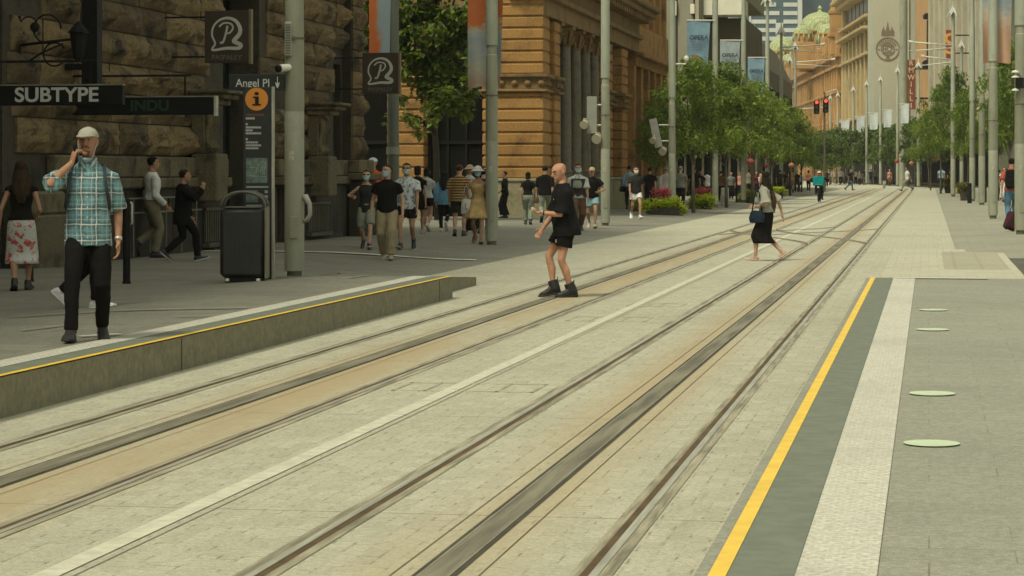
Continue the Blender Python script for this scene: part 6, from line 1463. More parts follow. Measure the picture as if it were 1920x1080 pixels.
def printed(name, c1, c2, scale, lo, hi, c3=None):
    m, nt, b, co = base(name, .9); c = mixc(nt, ramp(nt, noi(nt, co, scale, 3, .6), lo, hi), c1, c2)
    if c3: c = mixc(nt, ramp(nt, noi(nt, co, scale*1.9, 3, .6), hi-.01, hi+.06), c, c3)
    nt.links.new(c, b.inputs['Base Color']); return m
K = clothm('black', (.009, .0085, .008)); K2 = clothm('charcoal', (.024, .024, .022)); KH = clothm('khaki', (.27, .225, .135)); KH2 = clothm('olive_khaki', (.17, .155, .10)); WH = clothm('white', (.58, .58, .54)); LT = clothm('pale_grey', (.40, .41, .37)); SG = clothm('sage', (.20, .22, .165)); BR = clothm('brown', (.11, .065, .04)); BLU = clothm('mid_blue', (.10, .22, .30)); LBL = clothm('pale_blue', (.25, .36, .40)); JN = clothm('denim', (.07, .12, .17)); TAN = clothm('tan', (.32, .22, .10)); PKS = clothm('pale_pink', (.46, .40, .40)); GY = clothm('grey', (.15, .15, .13)); REDC = clothm('red', (.30, .07, .05)); CRM = clothm('cream', (.50, .45, .33)); NVY = clothm('navy', (.013, .021, .034)); TEAL = clothm('teal', (.010, .21, .20)); ORA = clothm('orange', (.75, .12, .03)); GOLD = clothm('gold_print', (.36, .25, .11), .3); SAL = clothm('salmon', (.45, .20, .13))

# 1 the man in the plaid shirt, on the phone
A = person('man in a teal plaid shirt and pale cap with a phone at his ear', 165, 637, 235, 172, ((.05, .30, .0, -6), (-.035, -.13, .02, 12)), 'm', 0, 'ruddy_shaded', ('buzz', 'dark'),
    dict(m=plaid(), sleeve=.98, hem=-.13, loose=.02, wmin=.160, flare=.015, collar=clothm('plaid_collar', (.30, .42, .44)), wr=.03), dict(k='trousers', m=K, loose=.012), (.025, .024, .022), (.03, .03, .028), 0.0,
    armR=dict(t=(-.055, .15, .10), p=(1, .35, -1.0), h=(-.25, -.12, 1), n=(-.75, -.45, .1), c=.75), armL=dict(t=(.07, .02, -.535), n=(.75, .1, 0), c=.5), width=.94, head=(-13, 5), hat=('cap', (.34, .325, .26)), mask='b_chin', group=None)
mb = MB(); M_beard = mat('short_beard', (.13, .068, .04), .85, .35, 40)
mb.tube([A['Mh'] @ Vector((q*.115, y*.115, z*.115)) for q, y, z in ((-.34, .74, -.52), (-.2, .86, -.40), (0, .90, -.37), (.2, .86, -.40), (.34, .74, -.52))], [.004, .008, .009, .008, .004], 8); patch(mb, -.98, -.66, -.75, .75, 1.005, .012, A['Mh']); mb.build('beard', M_beard, A['e'], True)
mb = MB(); mb.tube([A['Mh'] @ Vector((q*.17*.115, .885*.115, -.505*.115)) for q in (-1, 0, 1)], [.003, .006, .003], 6); mb.build('lips', mat('lips', (.26, .09, .06), .5), A['e'], True)
wr = A['arms'][-1][2]; el = A['arms'][-1][1]; d = (wr-el).normalized(); mb = MB(); mb.tube([wr-d*.045, wr-d*.02], .033, 14); mb.build('watch_strap', mat('watch_steel', (.5, .48, .4), .3, metal=.5), A['e'], True)
mb = MB(); Bx = [A['tp'](0, t, .135 if t < .33 else .128 - (t-.33)*.25) for t in (-.06, .02, .1, .18, .26, .34, .42)]
for q in Bx: mb.ell(q + Vector((0, .012, 0)), (.006, .004, .006), 8, 5)
mb.build('buttons', WH, A['e'], True)
mb = MB(); mb.tube([A['tp'](.004, t, .143 if t < .33 else .137 - (t-.33)*.28) for t in (-.12, .1, .3, .47)], [(.018, .004)]*4, 8, flat=(1, 0, 0)); mb.build('button_placket', bpy.data.materials['teal_plaid_cotton'], A['e'], True)
w_ = A['arms'][1][2]; ph = held(A, 'phone', 'dark mobile phone held to the ear of the man in plaid', 'phone', tuple(w_ + Vector((-.035, -.055, .08)))); ph.rotation_euler = (R(-18), R(8), -R(176)); mb = MB(); mb.bbox(-.006, .006, -.036, .036, -.07, .07, .004); mb.build('case', M_black, ph); mb = MB(); mb.box(.0061, .0075, -.032, .032, -.062, .062); mb.build('screen', mat('phone_screen', (.02, .02, .025), .15), ph)
bp = backpack(A, 'dark backpack on the back of the man in plaid', clothm('dark_pack', (.045, .052, .054)), .27, .40)
# 2 the bald man crossing the track
B = person('bald man in black shirt, shorts and boots crossing the left track', 1061, 557, 305, 262, ((-.03, .15, .03, 10), (.0, -.06, 0, 0)), 'm', 0, 'red', None,
    dict(m=clothm('black_shirt', (.011, .011, .011)), sleeve=.93, hem=-.135, loose=.03, wmin=.165, flare=.035, slf=.012, wr=.035), dict(k='shorts', m=K, len=.60, loose=.022), (.016, .015, .014), (.02, .018, .015), .11,
    armR=dict(t=(.04, .24, -.49), n=(-1, .2, 0), c=.55), armL=dict(t=(-.05, .315, -.26), p=(.35, -1, -.55), h=(-.5, .9, .02), n=(-.2, -.05, 1), c=.8), head=(24, -15), boots=True, group=None, gut=.015)
mb = MB()
for sd in (1, -1):
    hip, kn, an = B['legs'][sd]; mb.box(-.012, .012, 0, .006, -.02, .02, 0, Matrix.Translation(hip.lerp(kn, .42) + Vector((sd*.02, .115, 0))))
mb.build('shorts_mark', WH, B['e'])
mb = MB(); q = B['tp'](-.085, .36, .135); mb.box(-.02, .02, -.003, .003, -.008, .008, 0, Matrix.Translation(q)); mb.build('chest_mark', WH, B['e'])
mb = MB(); hip, kn, an = B['legs'][1]; mb.tube([hip.lerp(kn, .40), hip.lerp(kn, .53)], [.10, .099], 14); mb.build('shorts_lining', clothm('red_lining', (.28, .05, .03)), B['e'], True)
mb = MB(); wr, el = B['arms'][-1][2], B['arms'][-1][1]; d = (wr-el).normalized(); mb.tube([wr-d*.05, wr-d*.035], .031, 12); mb.build('wrist_band', M_black, B['e'], True)
mb = MB(); patch(mb, -.9, -.52, -.9, .9, 1.006, .012, B['Mh']); mb.build('stubble', mat('stubble', (.33, .17, .10), .8, .2, 40), B['e'], True)
pc = held(B, 'paper_cup', 'small pale packet in the hands of the bald man', 'packet', tuple(B['arms'][-1][2] + Vector((.03, .10, .03)))); mb = MB(); mb.loft([ringe((0, 0, z), r_, r_*.7, 12) for z, r_ in ((-.03, .028), (.02, .03), (.04, .02))]); mb.build('packet', CRM, pc, True)
# 3 the woman crossing with the long skirt
Wm = person('woman in pale blouse and long black skirt crossing the tracks, long dark hair', 1437, 489, 320, 288, ((.0, -.30, .08, 34), (0, .19, 0, -8)), 'f', 0, 'fair', ('long', 'dark'),
    dict(m=clothm('blouse', (.30, .29, .23)), sleeve=.95, hem=.02, loose=.035, wmin=.15, slf=.02, wr=.03, name='blouse'), dict(k='skirt', m=clothm('black_pleats', (.010, .0095, .0095)), hem=.34, rx=.075, ry=.075, fold=.05, nf=13), (.50, .40, .30), (.45, .38, .3), .05,
    armR=dict(t=(.10, -.27, -.45), p=(.6, -1, -.2), n=(-.3, .9, 0), c=.25), armL=dict(t=(-.02, .17, -.30), p=(.6, -.8, -.5), n=(-1, 0, .3), c=.6), head=(-14, 0), mask='w', sandals=True, group=None)
mb = MB(); 
for q in (-1, 0, 1): mb.tube([Wm['tp'](q*.05, .42, -.135), Wm['tp'](q*.06+.01, .30, -.165), Wm['tp'](q*.055, .14, -.165), Wm['tp'](q*.03, .0, -.15)], [(.045, .025), (.05, .025), (.045, .022), (.012, .01)], 10, flat=(1, 0, 0))
solid(mb, 'hair_ends', mat('hair_auburn', HAIRC['auburn'], .6, .3, 30), Wm['e'], .010, 2, .02)
tote(Wm, 'navy shoulder bag on the hip of the crossing woman', tuple(Wm['tp'](-.235, .06, .13)), .34, .24, .12, NVY, .42, R(80))

GW = 'people walking on the left footway'
P_ = person
P1_ = P_('woman in a black top and white skirt with red flowers, seen from behind', 40, 545, 300, -8, 'stepR', 'f', 1, 'tan', ('long', 'brown'), dict(m=K, sleeve=.12, hem=.02, loose=.012, name='top'), dict(k='skirt', m=printed('floral_skirt', (.46, .49, .44), (.40, .07, .055), 9, .55, .60, (.50, .22, .18)), hem=.36, rx=.05, ry=.04, fold=.02), (.02, .015, .012), None, .02, armL=dict(t=(.13, .02, -.52)), armR=dict(t=(.0, .16, -.40)), face=False, group=GW)
P2_ = P_('walker in white sneakers mostly hidden behind the man in plaid', 150, 578, 292, 90, ((0, .20, 0, -8), (0, -.23, .10, 45)), 'f', 1, 'fair', ('short', 'brown'), dict(m=clothm('rust', (.22, .045, .03)), sleeve=.5, hem=-.05, name='top'), dict(k='trousers', m=K), (.60, .60, .57), (.6, .6, .57), .04, group=GW, armR=dict(t=(.02, .05, -.5)), armL=dict(t=(.02, .05, -.5)))
P3_ = P_('man in a white shirt and khaki trousers walking past the dark building', 284, 483, 293, 62, 'passR', 'm', 1, 'tan', ('short', 'black'), dict(m=WH, sleeve=1.9, hem=.06, loose=.022, wr=.03), dict(k='trousers', m=KH2, loose=.024), (.012, .012, .012), None, .03, armR=dict(t=(.03, .18, -.46), p=(.4, -1, -.3)), group=GW)
mb = MB(); mb.loft([ringe(P3_['tp'](0, t), .163, .119, 20) for t in (.075, .11)]); mb.build('belt', BR, P3_['e'], True)
h_ = held(P3_, 'phone', 'black phone in the hand of the man in the white shirt', 'phone', tuple(P3_['arms'][1][2] + Vector((.0, .05, .05)))); mb = MB(); mb.bbox(-.035, .035, -.006, .006, -.07, .07, .004); mb.build('case', M_black, h_)
P_('man in a black suit jacket walking with one hand raised', 342, 489, 317, 72, 'walkR', 'm', 1, 'tan', ('short', 'brown'), dict(m=K, sleeve=1.9, hem=-.22, loose=.034, wmin=.18, name='jacket', wr=.03), dict(k='trousers', m=K), (.02, .02, .02), (.5, .5, .45), .05, armR=dict(t=(.12, .32, .02), p=(.8, -.2, -1), h=(0, .1, 1), c=.7), group=GW)
P_('man in a grey top and khaki trousers half hidden by the nearest pole', 578, 442, 330, 205, 'stepL', 'm', 1, 'red', ('short', 'dark'), dict(m=K2, sleeve=.5, hem=-.1), dict(k='trousers', m=KH2), (.03, .03, .03), None, .03, group=GW)
P_('woman in sunglasses, mask and grey tank top walking forward', 687, 467, 318, 180, 'walkL', 'f', 1, 'fair', ('bun', 'dark'), dict(m=K2, sleeve=0, hem=-.1, loose=.014, name='tank_top', neck=.50), dict(k='shorts', m=SG, len=.95, loose=.02), (.03, .03, .03), (.4, .4, .35), .02, armR=dict(t=(.13, .18, -.20), p=(1, -.6, -.6), c=.9), armL=dict(t=(.1, .15, -.25), p=(1, -.6, -.6), c=.8), mask='b', glasses=True, group=GW)
P_('worker in a white hard hat and orange vest behind the masked walkers', 700, 438, 295, 190, 'stepR', 'm', 1, 'fair', ('buzz', 'dark'), dict(m=ORA, sleeve=.3, hem=-.1, loose=.025, name='vest'), dict(k='trousers', m=NVY), (.02, .02, .02), None, .03, hat=('hard', (.62, .64, .64)), group=GW)
P_('man in a black t-shirt, khaki trousers and mask walking forward', 726, 487, 308, 184, 'stepL', 'm', 1, 'fair', ('short', 'brown'), dict(m=K, sleeve=.5, hem=-.06, loose=.022, wmin=.16), dict(k='trousers', m=KH, loose=.03), (.30, .26, .18), (.35, .31, .22), .03, armR=dict(t=(.10, .0, -.52)), armL=dict(t=(.10, .0, -.52)), head=(-32, 0), mask='b', group=GW)
P_('man in a white patterned shirt, black shorts and sunglasses beside the black t-shirt', 763, 467, 305, 188, 'walkR', 'm', 1, 'tan', ('short', 'black'), dict(m=printed('leaf_shirt', (.46, .49, .49), (.13, .17, .19), 16, .5, .62), sleeve=.62, hem=-.1, loose=.028, wmin=.168, slf=.01), dict(k='shorts', m=K, len=.6), (.02, .02, .02), (.3, .3, .27), .03, mask='g', glasses=True, group=GW)
P_('woman with dark hair and black dress walking away behind the patterned shirt', 783, 440, 310, 5, 'walkR', 'f', 1, 'tan', ('bob', 'black'), dict(m=K, sleeve=.4, hem=-.05), dict(k='skirt', m=K, hem=.62, rx=.05, ry=.05), (.3, .27, .22), None, .03, face=False, group=GW)
P4_ = P_('woman in a pale t-shirt with a cream tote bag, walking away', 800, 434, 314, 8, 'walkL', 'f', 1, 'fair', ('bob', 'black'), dict(m=LT, sleeve=.5, hem=.0, loose=.02), dict(k='shorts', m=K, len=.42), (.5, .48, .4), None, .03, face=False, group=GW)
tote(P4_, 'cream tote bag on the shoulder of the woman in a pale t-shirt', tuple(P4_['tp'](-.22, .20, -.10)), .36, .34, .14, CRM, .26)
P_('woman with long black hair in a blue shirt, walking away', 832, 435, 320, 3, 'passL', 'f', 1, 'tan', ('long', 'black'), dict(m=BLU, sleeve=1.9, hem=-.16, loose=.03, wmin=.16), dict(k='trousers', m=K, loose=.008), (.55, .54, .48), None, .03, face=False, group=GW)
P_('stocky man in a yellow and black striped top, walking away', 861, 443, 308, 5, 'stepR', 'm', 1, 'fair', ('short', 'auburn'), dict(m=stripes('striped_jersey', (.035, .025, .018), (.36, .22, .06)), sleeve=.75, hem=-.1, loose=.03, wmin=.175), dict(k='shorts', m=K2, len=.75), (.02, .02, .02), None, .03, width=1.06, face=False, group=GW)
P_('person in a straw hat glimpsed behind the striped top', 880, 432, 308, 30, 'stepL', 'f', 1, 'fair', ('bob', 'fair'), dict(m=LT, sleeve=.5, hem=-.05), dict(k='trousers', m=K), (.03, .03, .03), None, .03, hat=('bucket', (.36, .26, .16)), group=GW)
P5_ = P_('woman in a gold sun dress, white hat and mask walking forward', 896, 457, 310, 182, 'walkL', 'f', 1, 'tan', ('bob', 'black'), dict(m=GOLD, sleeve=0, hem=.02, loose=.014, neck=.45, name='bodice', strap=True), dict(k='skirt', m=GOLD, hem=.56, rx=.11, ry=.09, fold=.06, nf=8, name='dress_skirt'), (.25, .17, .08), None, .02, armR=dict(t=(.10, .08, -.46)), armL=dict(t=(.14, -.05, -.5)), hat=('bucket', (.58, .58, .54)), mask='b', sandals=True, group=GW)
tote(P5_, 'pale shopping bag at the side of the woman in gold', tuple(P5_['tp'](.25, .10, .06)), .26, .34, .14, LT, .3)
P6_ = P_('person dragging a dark case, hidden behind the gold dress', 906, 438, 316, 10, 'stepR', 'm', 1, 'fair', ('short', 'dark'), dict(m=K2, sleeve=.5, hem=-.1), dict(k='trousers', m=K), (.02, .02, .02), None, .03, face=False, group=GW)
def suitcase(lb, x, y, w_, h_, m, tilt=0.0, rz=0.0):
    p, D = foot(x, y); k = D/F; e = empty('suitcase', p, rz, lb, 'suitcase'); W, H_ = w_*k, h_*k; Mx = Matrix.Rotation(R(tilt), 4, 'Y')
    mb = MB(); mb.bbox(-W/2, W/2, -.13, .13, .05, H_, .04, 0, Mx); mb.build('shell', m, e, auto=40)
    mb = MB(); mb.bbox(-W*.35, W*.35, -.155, -.132, .1, H_*.75, .01, 0, Mx); mb.build('pocket', m, e)
    mb = MB(); mb.tube([Mx @ Vector(q) for q in ((-W*.3, .08, H_), (-W*.3, .08, H_+.4), (W*.3, .08, H_+.4), (W*.3, .08, H_))], .012, 6); mb.build('handle', M_iron, e)
    for q in (-W*.38, W*.38):
        mb = MB(); c_ = Mx @ Vector((q, -.05, .05)); mb.tube([c_ + Vector((-.02, 0, 0)), c_ + Vector((.02, 0, 0))], .05, 12); mb.build('wheel', M_black, e, auto=40)
suitcase('dark suitcase behind the woman in gold', 884, 436, 22, 26, K)
P_('person in a long black robe beside the banded pier', 947, 409, 321, 265, 'stand', 'm', 1, 'red', ('short', 'brown'), dict(m=K, sleeve=1.9, hem=-.1, name='robe_top'), dict(k='skirt', m=K, hem=.12, rx=.05, ry=.06, fold=.03), (.02, .02, .02), None, .02, armL=dict(t=(.04, .2, -.38)), group=GW)
P7_ = P_('woman in a black top and sage trousers, walking away by the plinth', 990, 421, 322, 2, 'stepL', 'f', 1, 'tan', ('bob', 'black'), dict(m=K, sleeve=.5, hem=.06), dict(k='trousers', m=SG, loose=.03, len=.92), (.03, .025, .02), None, .03, face=False, group=GW)
tote(P7_, 'brown handbag beside the sage trousers', tuple(P7_['tp'](.27, -.02, .0)), .22, .2, .1, BR, .3)
P_('man in a black jacket and grey trousers, walking away behind the bald man', 1022, 417, 310, 4, 'walkR', 'm', 1, 'tan', ('short', 'dark'), dict(m=K, sleeve=.9, hem=-.08, loose=.03, wmin=.17), dict(k='trousers', m=SG), (.02, .02, .02), None, .03, face=False, group=GW)
P8_ = P_('masked man with white sleeves, dark vest and brown trousers', 1084, 433, 307, 178, 'walkR', 'm', 1, 'tan', ('short', 'black'), dict(m=LT, sleeve=.85, hem=-.06, loose=.022, slf=.01), dict(k='trousers', m=BR, loose=.03), (.05, .05, .045), None, .02, armR=dict(t=(.02, .1, -.5)), mask='b', group=GW)
mb = MB(); mb.loft([ringe(P8_['tp'](0, t, y), rx+.036, ry+.034, 24) for t, rx, ry, y in MAL[1:8]]); solid(mb, 'vest', clothm('dark_vest', (.05, .038, .036)), P8_['e'], .015, 2, .02)
tote(P8_, 'green grey chest bag of the masked man in the vest', tuple(P8_['tp'](.03, .40, .17)), .26, .2, .1, SG, .16)
P_('man in a black t-shirt, pale blue shorts and tan cap walking forward', 1110, 428, 312, 182, 'walkL', 'm', 1, 'tan', ('short', 'dark'), dict(m=K, sleeve=.55, hem=-.06, loose=.022), dict(k='shorts', m=clothm('aqua_shorts', (.22, .36, .38)), len=.62), (.42, .34, .25), None, .02, armR=dict(t=(.03, .16, -.2), p=(.6, -.6, -1), c=.8), armL=dict(t=(.02, .25, -.3), p=(1, -.5, -.6), c=.8), hat=('cap', (.34, .26, .14)), group=GW)
GM = 'people walking past the planters'
P9_ = P_('man in a pale blue shirt with a dark satchel, walking away by the brown wall', 1180, 392, 310, 5, 'stepR', 'm', 1, 'tan', ('short', 'black'), dict(m=LBL, sleeve=1.9, hem=-.04, loose=.024), dict(k='trousers', m=K), (.02, .02, .02), None, .03, face=False, group=GM)
tote(P9_, 'dark satchel of the man in the pale blue shirt', tuple(P9_['tp'](-.27, -.02, .02)), .26, .22, .1, K, .3)
P_('man in a black t-shirt, white shorts and white sneakers by the planter', 1192, 410, 312, 170, 'walkL', 'm', 1, 'tan', ('short', 'brown'), dict(m=K2, sleeve=.6, hem=-.08, loose=.025), dict(k='shorts', m=WH, len=.6), (.62, .62, .58), (.62, .62, .58), .03, mask='w', group=GM)
P_('man in black with a shoulder strap, walking away behind the planter', 1218, 398, 313, 8, 'walkR', 'm', 1, 'tan', ('short', 'black'), dict(m=K, sleeve=.55, hem=-.1, loose=.03), dict(k='trousers', m=K), (.02, .02, .02), None, .03, face=False, group=GM)
P_('man in a pale pink shirt, walking away left of the planter pole', 1249, 394, 313, 4, 'stepL', 'm', 1, 'fair', ('short', 'grey'), dict(m=PKS, sleeve=1.9, hem=-.05, loose=.028), dict(k='trousers', m=K), (.02, .02, .02), None, .03, face=False, group=GM)
P_('man in a grey t-shirt, walking away right of the planter pole', 1276, 393, 311, 6, 'walkL', 'm', 1, 'fair', ('short', 'grey'), dict(m=GY, sleeve=.7, hem=-.05, loose=.028), dict(k='trousers', m=K), (.02, .02, .02), None, .03, face=False, group=GM)
FARP = [
 ('man in dark clothes under the largest tree', 1302, 386, 312, 0, 'stepR', 'm', 'tan', 'dark', K, K), ('person in a white top under the largest tree', 1326, 381, 318, 10, 'stepL', 'f', 'tan', 'black', WH, K),
 ('person in a salmon top beside the round clipped planter', 1387, 372, 322, 0, 'walkR', 'f', 'fair', 'fair', SAL, K), ('person in dark clothes near the first pale cabinet', 1371, 374, 322, 180, 'stand', 'm', 'tan', 'black', GY, K),
 ('person in a dark top behind the crossing woman', 1462, 366, 318, 0, 'stepL', 'm', 'tan', 'brown', K2, K), ('person in black sitting height behind the right tub', 1470, 362, 322, 180, 'stand', 'f', 'tan', 'black', K, BR),
 ('woman in a tan jumpsuit stepping past the last stake', 1484, 362, 316, 5, 'passL', 'f', 'tan', 'fair', TAN, TAN), ('person in a pale blue shirt right of the woman in tan', 1501, 359, 323, 5, 'stepR', 'm', 'fair', 'dark', LBL, K),
 ('person in a pink striped shirt nearest the teal rider', 1516, 358, 319, 10, 'stepL', 'f', 'fair', 'dark', SAL, K), ('person in a white top left of the orange hall trees', 1557, 345, 317, 180, 'stand', 'm', 'tan', 'black', WH, KH2),
 ('person in a pale shirt in the far crowd', 1576, 346, 316, 0, 'stepR', 'm', 'fair', 'brown', CRM, K2), ('walker in dark jeans crossing toward the right, far away', 1592, 357, 318, 80, 'walkR', 'f', 'tan', 'black', K, JN),
 ('person with a white cap in the far crowd', 1596, 348, 318, 180, 'stand', 'm', 'tan', 'grey', K, K), ('person with white hair in the far crowd', 1612, 347, 321, 200, 'stand', 'f', 'fair', 'grey', GY, K),
 ('dark clothed person by the far white sign', 1622, 347, 316, 0, 'stepL', 'm', 'tan', 'black', K, GY), ('person in grey at the edge of the far trees', 1641, 346, 316, 20, 'stepR', 'm', 'fair', 'brown', GY, K),
 ('man in a white t-shirt striding left across the far junction', 1701, 358, 313, 265, 'strideL', 'm', 'tan', 'dark', WH, SG), ('man in a blue shirt walking away beside the pavement edge', 1765, 356, 312, 2, 'stepR', 'm', 'tan', 'black', LBL, K2),
 ('person in a dark top with pink trousers beside the blue shirt', 1781, 354, 318, 5, 'stepL', 'f', 'fair', 'dark', K, SAL), ('person in a white dress seen past the right poles', 1883, 379, 313, 182, 'stepR', 'f', 'tan', 'black', WH, WH),
 ('dark clothed person beside the white dress', 1873, 374, 318, 5, 'stepL', 'm', 'tan', 'black', K, K), ('person in black behind the walker in tan', 1494, 360, 320, 180, 'stepL', 'm', 'tan', 'black', K, K), ('woman in dark clothes between the first two tree stakes', 1314, 383, 319, 185, 'stepR', 'f', 'tan', 'black', K, K), ('man in brown under the second blue banner', 1352, 378, 320, 5, 'stepL', 'm', 'fair', 'dark', BR, K), ('person in olive beside the second banner pole', 1404, 370, 318, 10, 'walkR', 'm', 'tan', 'black', KH2, K2), ('woman in maroon standing behind the clipped planter', 1418, 369, 321, 170, 'stand', 'f', 'tan', 'dark', clothm('maroon', (.08, .02, .02)), K), ('person in navy half behind the third banner pole', 1441, 366, 319, 0, 'stepR', 'm', 'fair', 'dark', NVY, NVY), ('person in cream far away, just right of the teal rider', 1565, 344, 318, 5, 'stepL', 'f', 'fair', 'fair', CRM, SG), ('person in denim in the far crowd', 1585, 344, 317, 170, 'stand', 'm', 'tan', 'dark', JN, K), ('person in sage in the far crowd', 1604, 345, 318, 15, 'stepR', 'f', 'tan', 'black', SG, K), ('person in navy beside the pale pole under the crest', 1633, 346, 317, 0, 'stand', 'm', 'tan', 'dark', NVY, K), ('person in rust at the far kerb left of the walker in white', 1668, 349, 317, 190, 'stand', 'f', 'fair', 'auburn', SAL, BR), ('person in pale grey beyond the walker in white', 1722, 348, 316, 5, 'stepL', 'm', 'fair', 'grey', LT, K2),
 ('person in grey behind the teal rider', 1550, 350, 318, 0, 'stand', 'm', 'tan', 'dark', K2, K)]
for lb, x, yf, yt, hd, ps, g, sk, hc, tm, bm_ in FARP:
    dress = 'white dress' in lb
    P_(lb, x, yf, yt, hd, ps, g, 2, sk, ('short' if g == 'm' else 'bob', hc), dict(m=tm, sleeve=.5 if not dress else .3, hem=-.06, loose=.025), dict(k='skirt', m=bm_, hem=.2, rx=.08, ry=.06) if dress else dict(k='trousers', m=bm_), (.03, .03, .03), None, .03, face=False, group='people far along the street')
P10_ = P_('man in a red shirt with a black backpack pulling a maroon suitcase', 1897, 421, 296, 8, 'stepR', 'm', 1, 'tan', ('short', 'black'), dict(m=REDC, sleeve=.8, hem=-.05, loose=.025), dict(k='trousers', m=clothm('blue_jeans', (.085, .17, .24)), len=.95), (.03, .03, .03), None, .05, armR=dict(t=(.05, -.12, -.52)), armL=dict(t=(.08, -.2, -.5)), face=False, group=None)
backpack(P10_, 'black backpack of the man in the red shirt', K, .34, .5)
suitcase('maroon suitcase pulled by the man in the red shirt', 1890, 433, 21, 37, clothm('maroon_shell', (.05, .018, .022)), 22, R(20))
# delivery rider and bicycle
p, D = foot(1536, 379); hd = 12
rb = empty('bicycle', p, -R(hd), 'bicycle of the delivery rider, seen from behind on the left track', 'bicycle')
def wheel(y):
    mb = MB(); n = 20; r0 = .34; pts = [(0, y+r0*math.cos(2*math.pi*i/n), .36+r0*math.sin(2*math.pi*i/n)) for i in range(n+1)]; mb.tube(pts, .026, 6); w = mb.build('wheel', M_black, rb, True)
    mb = MB(); mb.tube([(-.04, y, .36), (.04, y, .36)], .03, 8)
    for k in range(8): a = k*math.pi/4; mb.tube([(0, y, .36), (0, y+.33*math.cos(a), .36+.33*math.sin(a))], .004, 4)
    mb.build('spokes', M_iron, w)
wheel(-.52); wheel(.54)
mb = MB()
for a, b in (((0, -.52, .36), (0, -.05, .36)), ((0, -.05, .36), (0, -.2, .92)), ((0, -.52, .36), (0, -.18, .85)), ((0, -.05, .36), (0, .38, .92)), ((0, -.18, .85), (0, .36, .95)), ((0, .54, .36), (0, .36, 1.05))): mb.tube([a, b], .02, 6)
mb.build('frame', M_iron, rb, True); mb = MB(); mb.tube([(-.3, .30, 1.08), (0, .38, 1.06), (.3, .30, 1.08)], .016, 6); mb.build('handlebar', M_iron, rb, True)
mb = MB(); mb.bbox(-.08, .08, -.34, -.06, .92, .98, .02); mb.build('saddle', M_black, rb); mb = MB(); mb.bbox(-.05, .05, -.62, -.52, .76, .84, .01); mb.build('mudguard_reflector', M_lampw, rb)
for q in (-1, 1): mb = MB(); mb.tube([(0, -.05, .36), (q*.1, .02*q, .36-.16*q)], .012, 6); mb.bbox(q*.1, q*.1+q*.1, -.04+.02*q, .04+.02*q, .35-.16*q, .37-.16*q, .004); mb.build('pedal', M_iron, rb)
RD = P_('delivery rider in black with a helmet on the bicycle', 0, 0, 0, hd, ((.06, .02, .17, 10), (-.06, -.02, .46, 10)), 'm', 1, 'tan', ('short', 'black'), dict(m=K, sleeve=1.9, hem=-.08, loose=.03), dict(k='trousers', m=K2), (.02, .02, .02), None, .42, armR=dict(t=(.16, .36, -.25), p=(1.5, -.2, -.3)), armL=dict(t=(.16, .36, -.25), p=(1.5, -.2, -.3)), hat=('helmet', (.5, .5, .45)), face=False, group=None, width=1.2, loc=(p.x - .16*math.sin(R(hd)), p.y - .16*math.cos(R(hd)), p.z), H=1.66, hipz=1.02)
e = held(RD, 'delivery_bag', 'teal square delivery bag on the back of the rider', 'bag', tuple(RD['tp'](0, .06, -.30))); mb = MB(); mb.bbox(-.32, .32, -.2, .2, -.25, .30, .04); mb.build('box', TEAL, e, auto=40)
mb = MB(); mb.box(-.22, .22, -.206, -.201, -.19, -.165); mb.build('reflective_marks', clothm('pale_teal', (.10, .32, .30)), e)

# turn every modifier stack and every text into plain mesh
dg = bpy.context.evaluated_depsgraph_get(); dg.update()
res = [(o, bpy.data.meshes.new_from_object(o.evaluated_get(dg))) for o in PENDING]
fonts = [o for o in COL.objects if o.type == 'FONT']; fr_ = [(o, bpy.data.meshes.new_from_object(o.evaluated_get(dg))) for o in fonts]
for o, me in res:
    m_ = o.data.materials[0]; o.modifiers.clear(); o.data = me
    if not me.materials: me.materials.append(m_)
    me.polygons.foreach_set('use_smooth', [True]*len(me.polygons))
for o, me in fr_:
    n = bpy.data.objects.new('lettering', me); COL.objects.link(n); n.parent = o.parent; n.location = o.location; n.rotation_euler = o.rotation_euler; n.scale = o.scale; bpy.data.objects.remove(o)
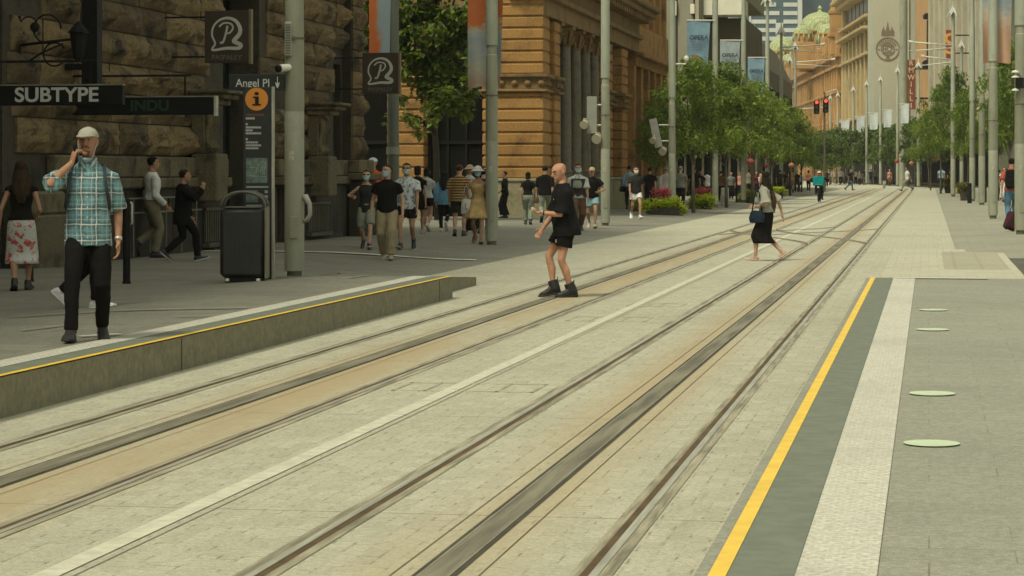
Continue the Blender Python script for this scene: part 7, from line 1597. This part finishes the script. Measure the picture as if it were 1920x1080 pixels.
# ------------------------------------------------------------------ thin air haze over the whole street
mb = MB(); mb.box(-260, 330, -60, 900, -1.2, 125); hz_ = mb.build('haze', [], None); hz_['kind'] = 'stuff'
m = bpy.data.materials.new('haze_air'); m.use_nodes = True; nt = m.node_tree
for n in list(nt.nodes):
    if n.type != 'OUTPUT_MATERIAL': nt.nodes.remove(n)
pv = nt.nodes.new('ShaderNodeVolumePrincipled'); pv.inputs['Color'].default_value = (0.9, 0.92, 0.85, 1); pv.inputs['Density'].default_value = 0.00016
nt.links.new(pv.outputs[0], nt.nodes['Material Output'].inputs['Volume']); hz_.data.materials.append(m)
# ------------------------------------------------------------------ camera, sky, sun
cam = bpy.data.cameras.new('camera'); co_ = bpy.data.objects.new('camera', cam); COL.objects.link(co_)
co_.location = (0, 0, CH); co_.rotation_euler = (R(90), 0, 0)
cam.sensor_width = 36; cam.lens = F/1920*36; cam.shift_y = -(540-HY)/1920; cam.clip_end = 4000; cam.clip_start = 0.5
scene.camera = co_
w = bpy.data.worlds.new('World'); scene.world = w; w.use_nodes = True
nt = w.node_tree; bg = nt.nodes['Background']
sky = nt.nodes.new('ShaderNodeTexSky'); sky.sky_type = 'NISHITA'; sky.sun_disc = False
EL, AZ = R(56), (-0.62, -0.72)
sky.sun_elevation = EL; sky.sun_rotation = math.atan2(AZ[0], AZ[1]); sky.dust_density = 4; sky.air_density = 1.2
hs = nt.nodes.new('ShaderNodeHueSaturation'); hs.inputs['Saturation'].default_value = 0.12
nt.links.new(sky.outputs[0], hs.inputs['Color'])
mx = nt.nodes.new('ShaderNodeMix'); mx.data_type = 'RGBA'; mx.blend_type = 'MULTIPLY'; mx.inputs[0].default_value = 1
nt.links.new(hs.outputs[0], mx.inputs[6]); mx.inputs[7].default_value = (0.99, 1.0, 0.83, 1)
nt.links.new(mx.outputs[2], bg.inputs['Color']); bg.inputs['Strength'].default_value = 0.115
sun = bpy.data.lights.new('sun', 'SUN'); so = bpy.data.objects.new('sun', sun); COL.objects.link(so)
sun.energy = 1.5; sun.angle = R(10); sun.color = (1.0, 0.95, 0.76)
d = Vector((AZ[0]*math.cos(EL), AZ[1]*math.cos(EL), math.sin(EL)))
so.rotation_euler = d.to_track_quat('Z', 'Y').to_euler(); so.location = (-20, -20, 40)
scene.view_settings.view_transform = 'Standard'; scene.view_settings.look = 'None'; scene.view_settings.gamma = 1
scene.view_settings.exposure = 0.50
scene.cycles.max_bounces = 6; scene.cycles.use_denoising = True
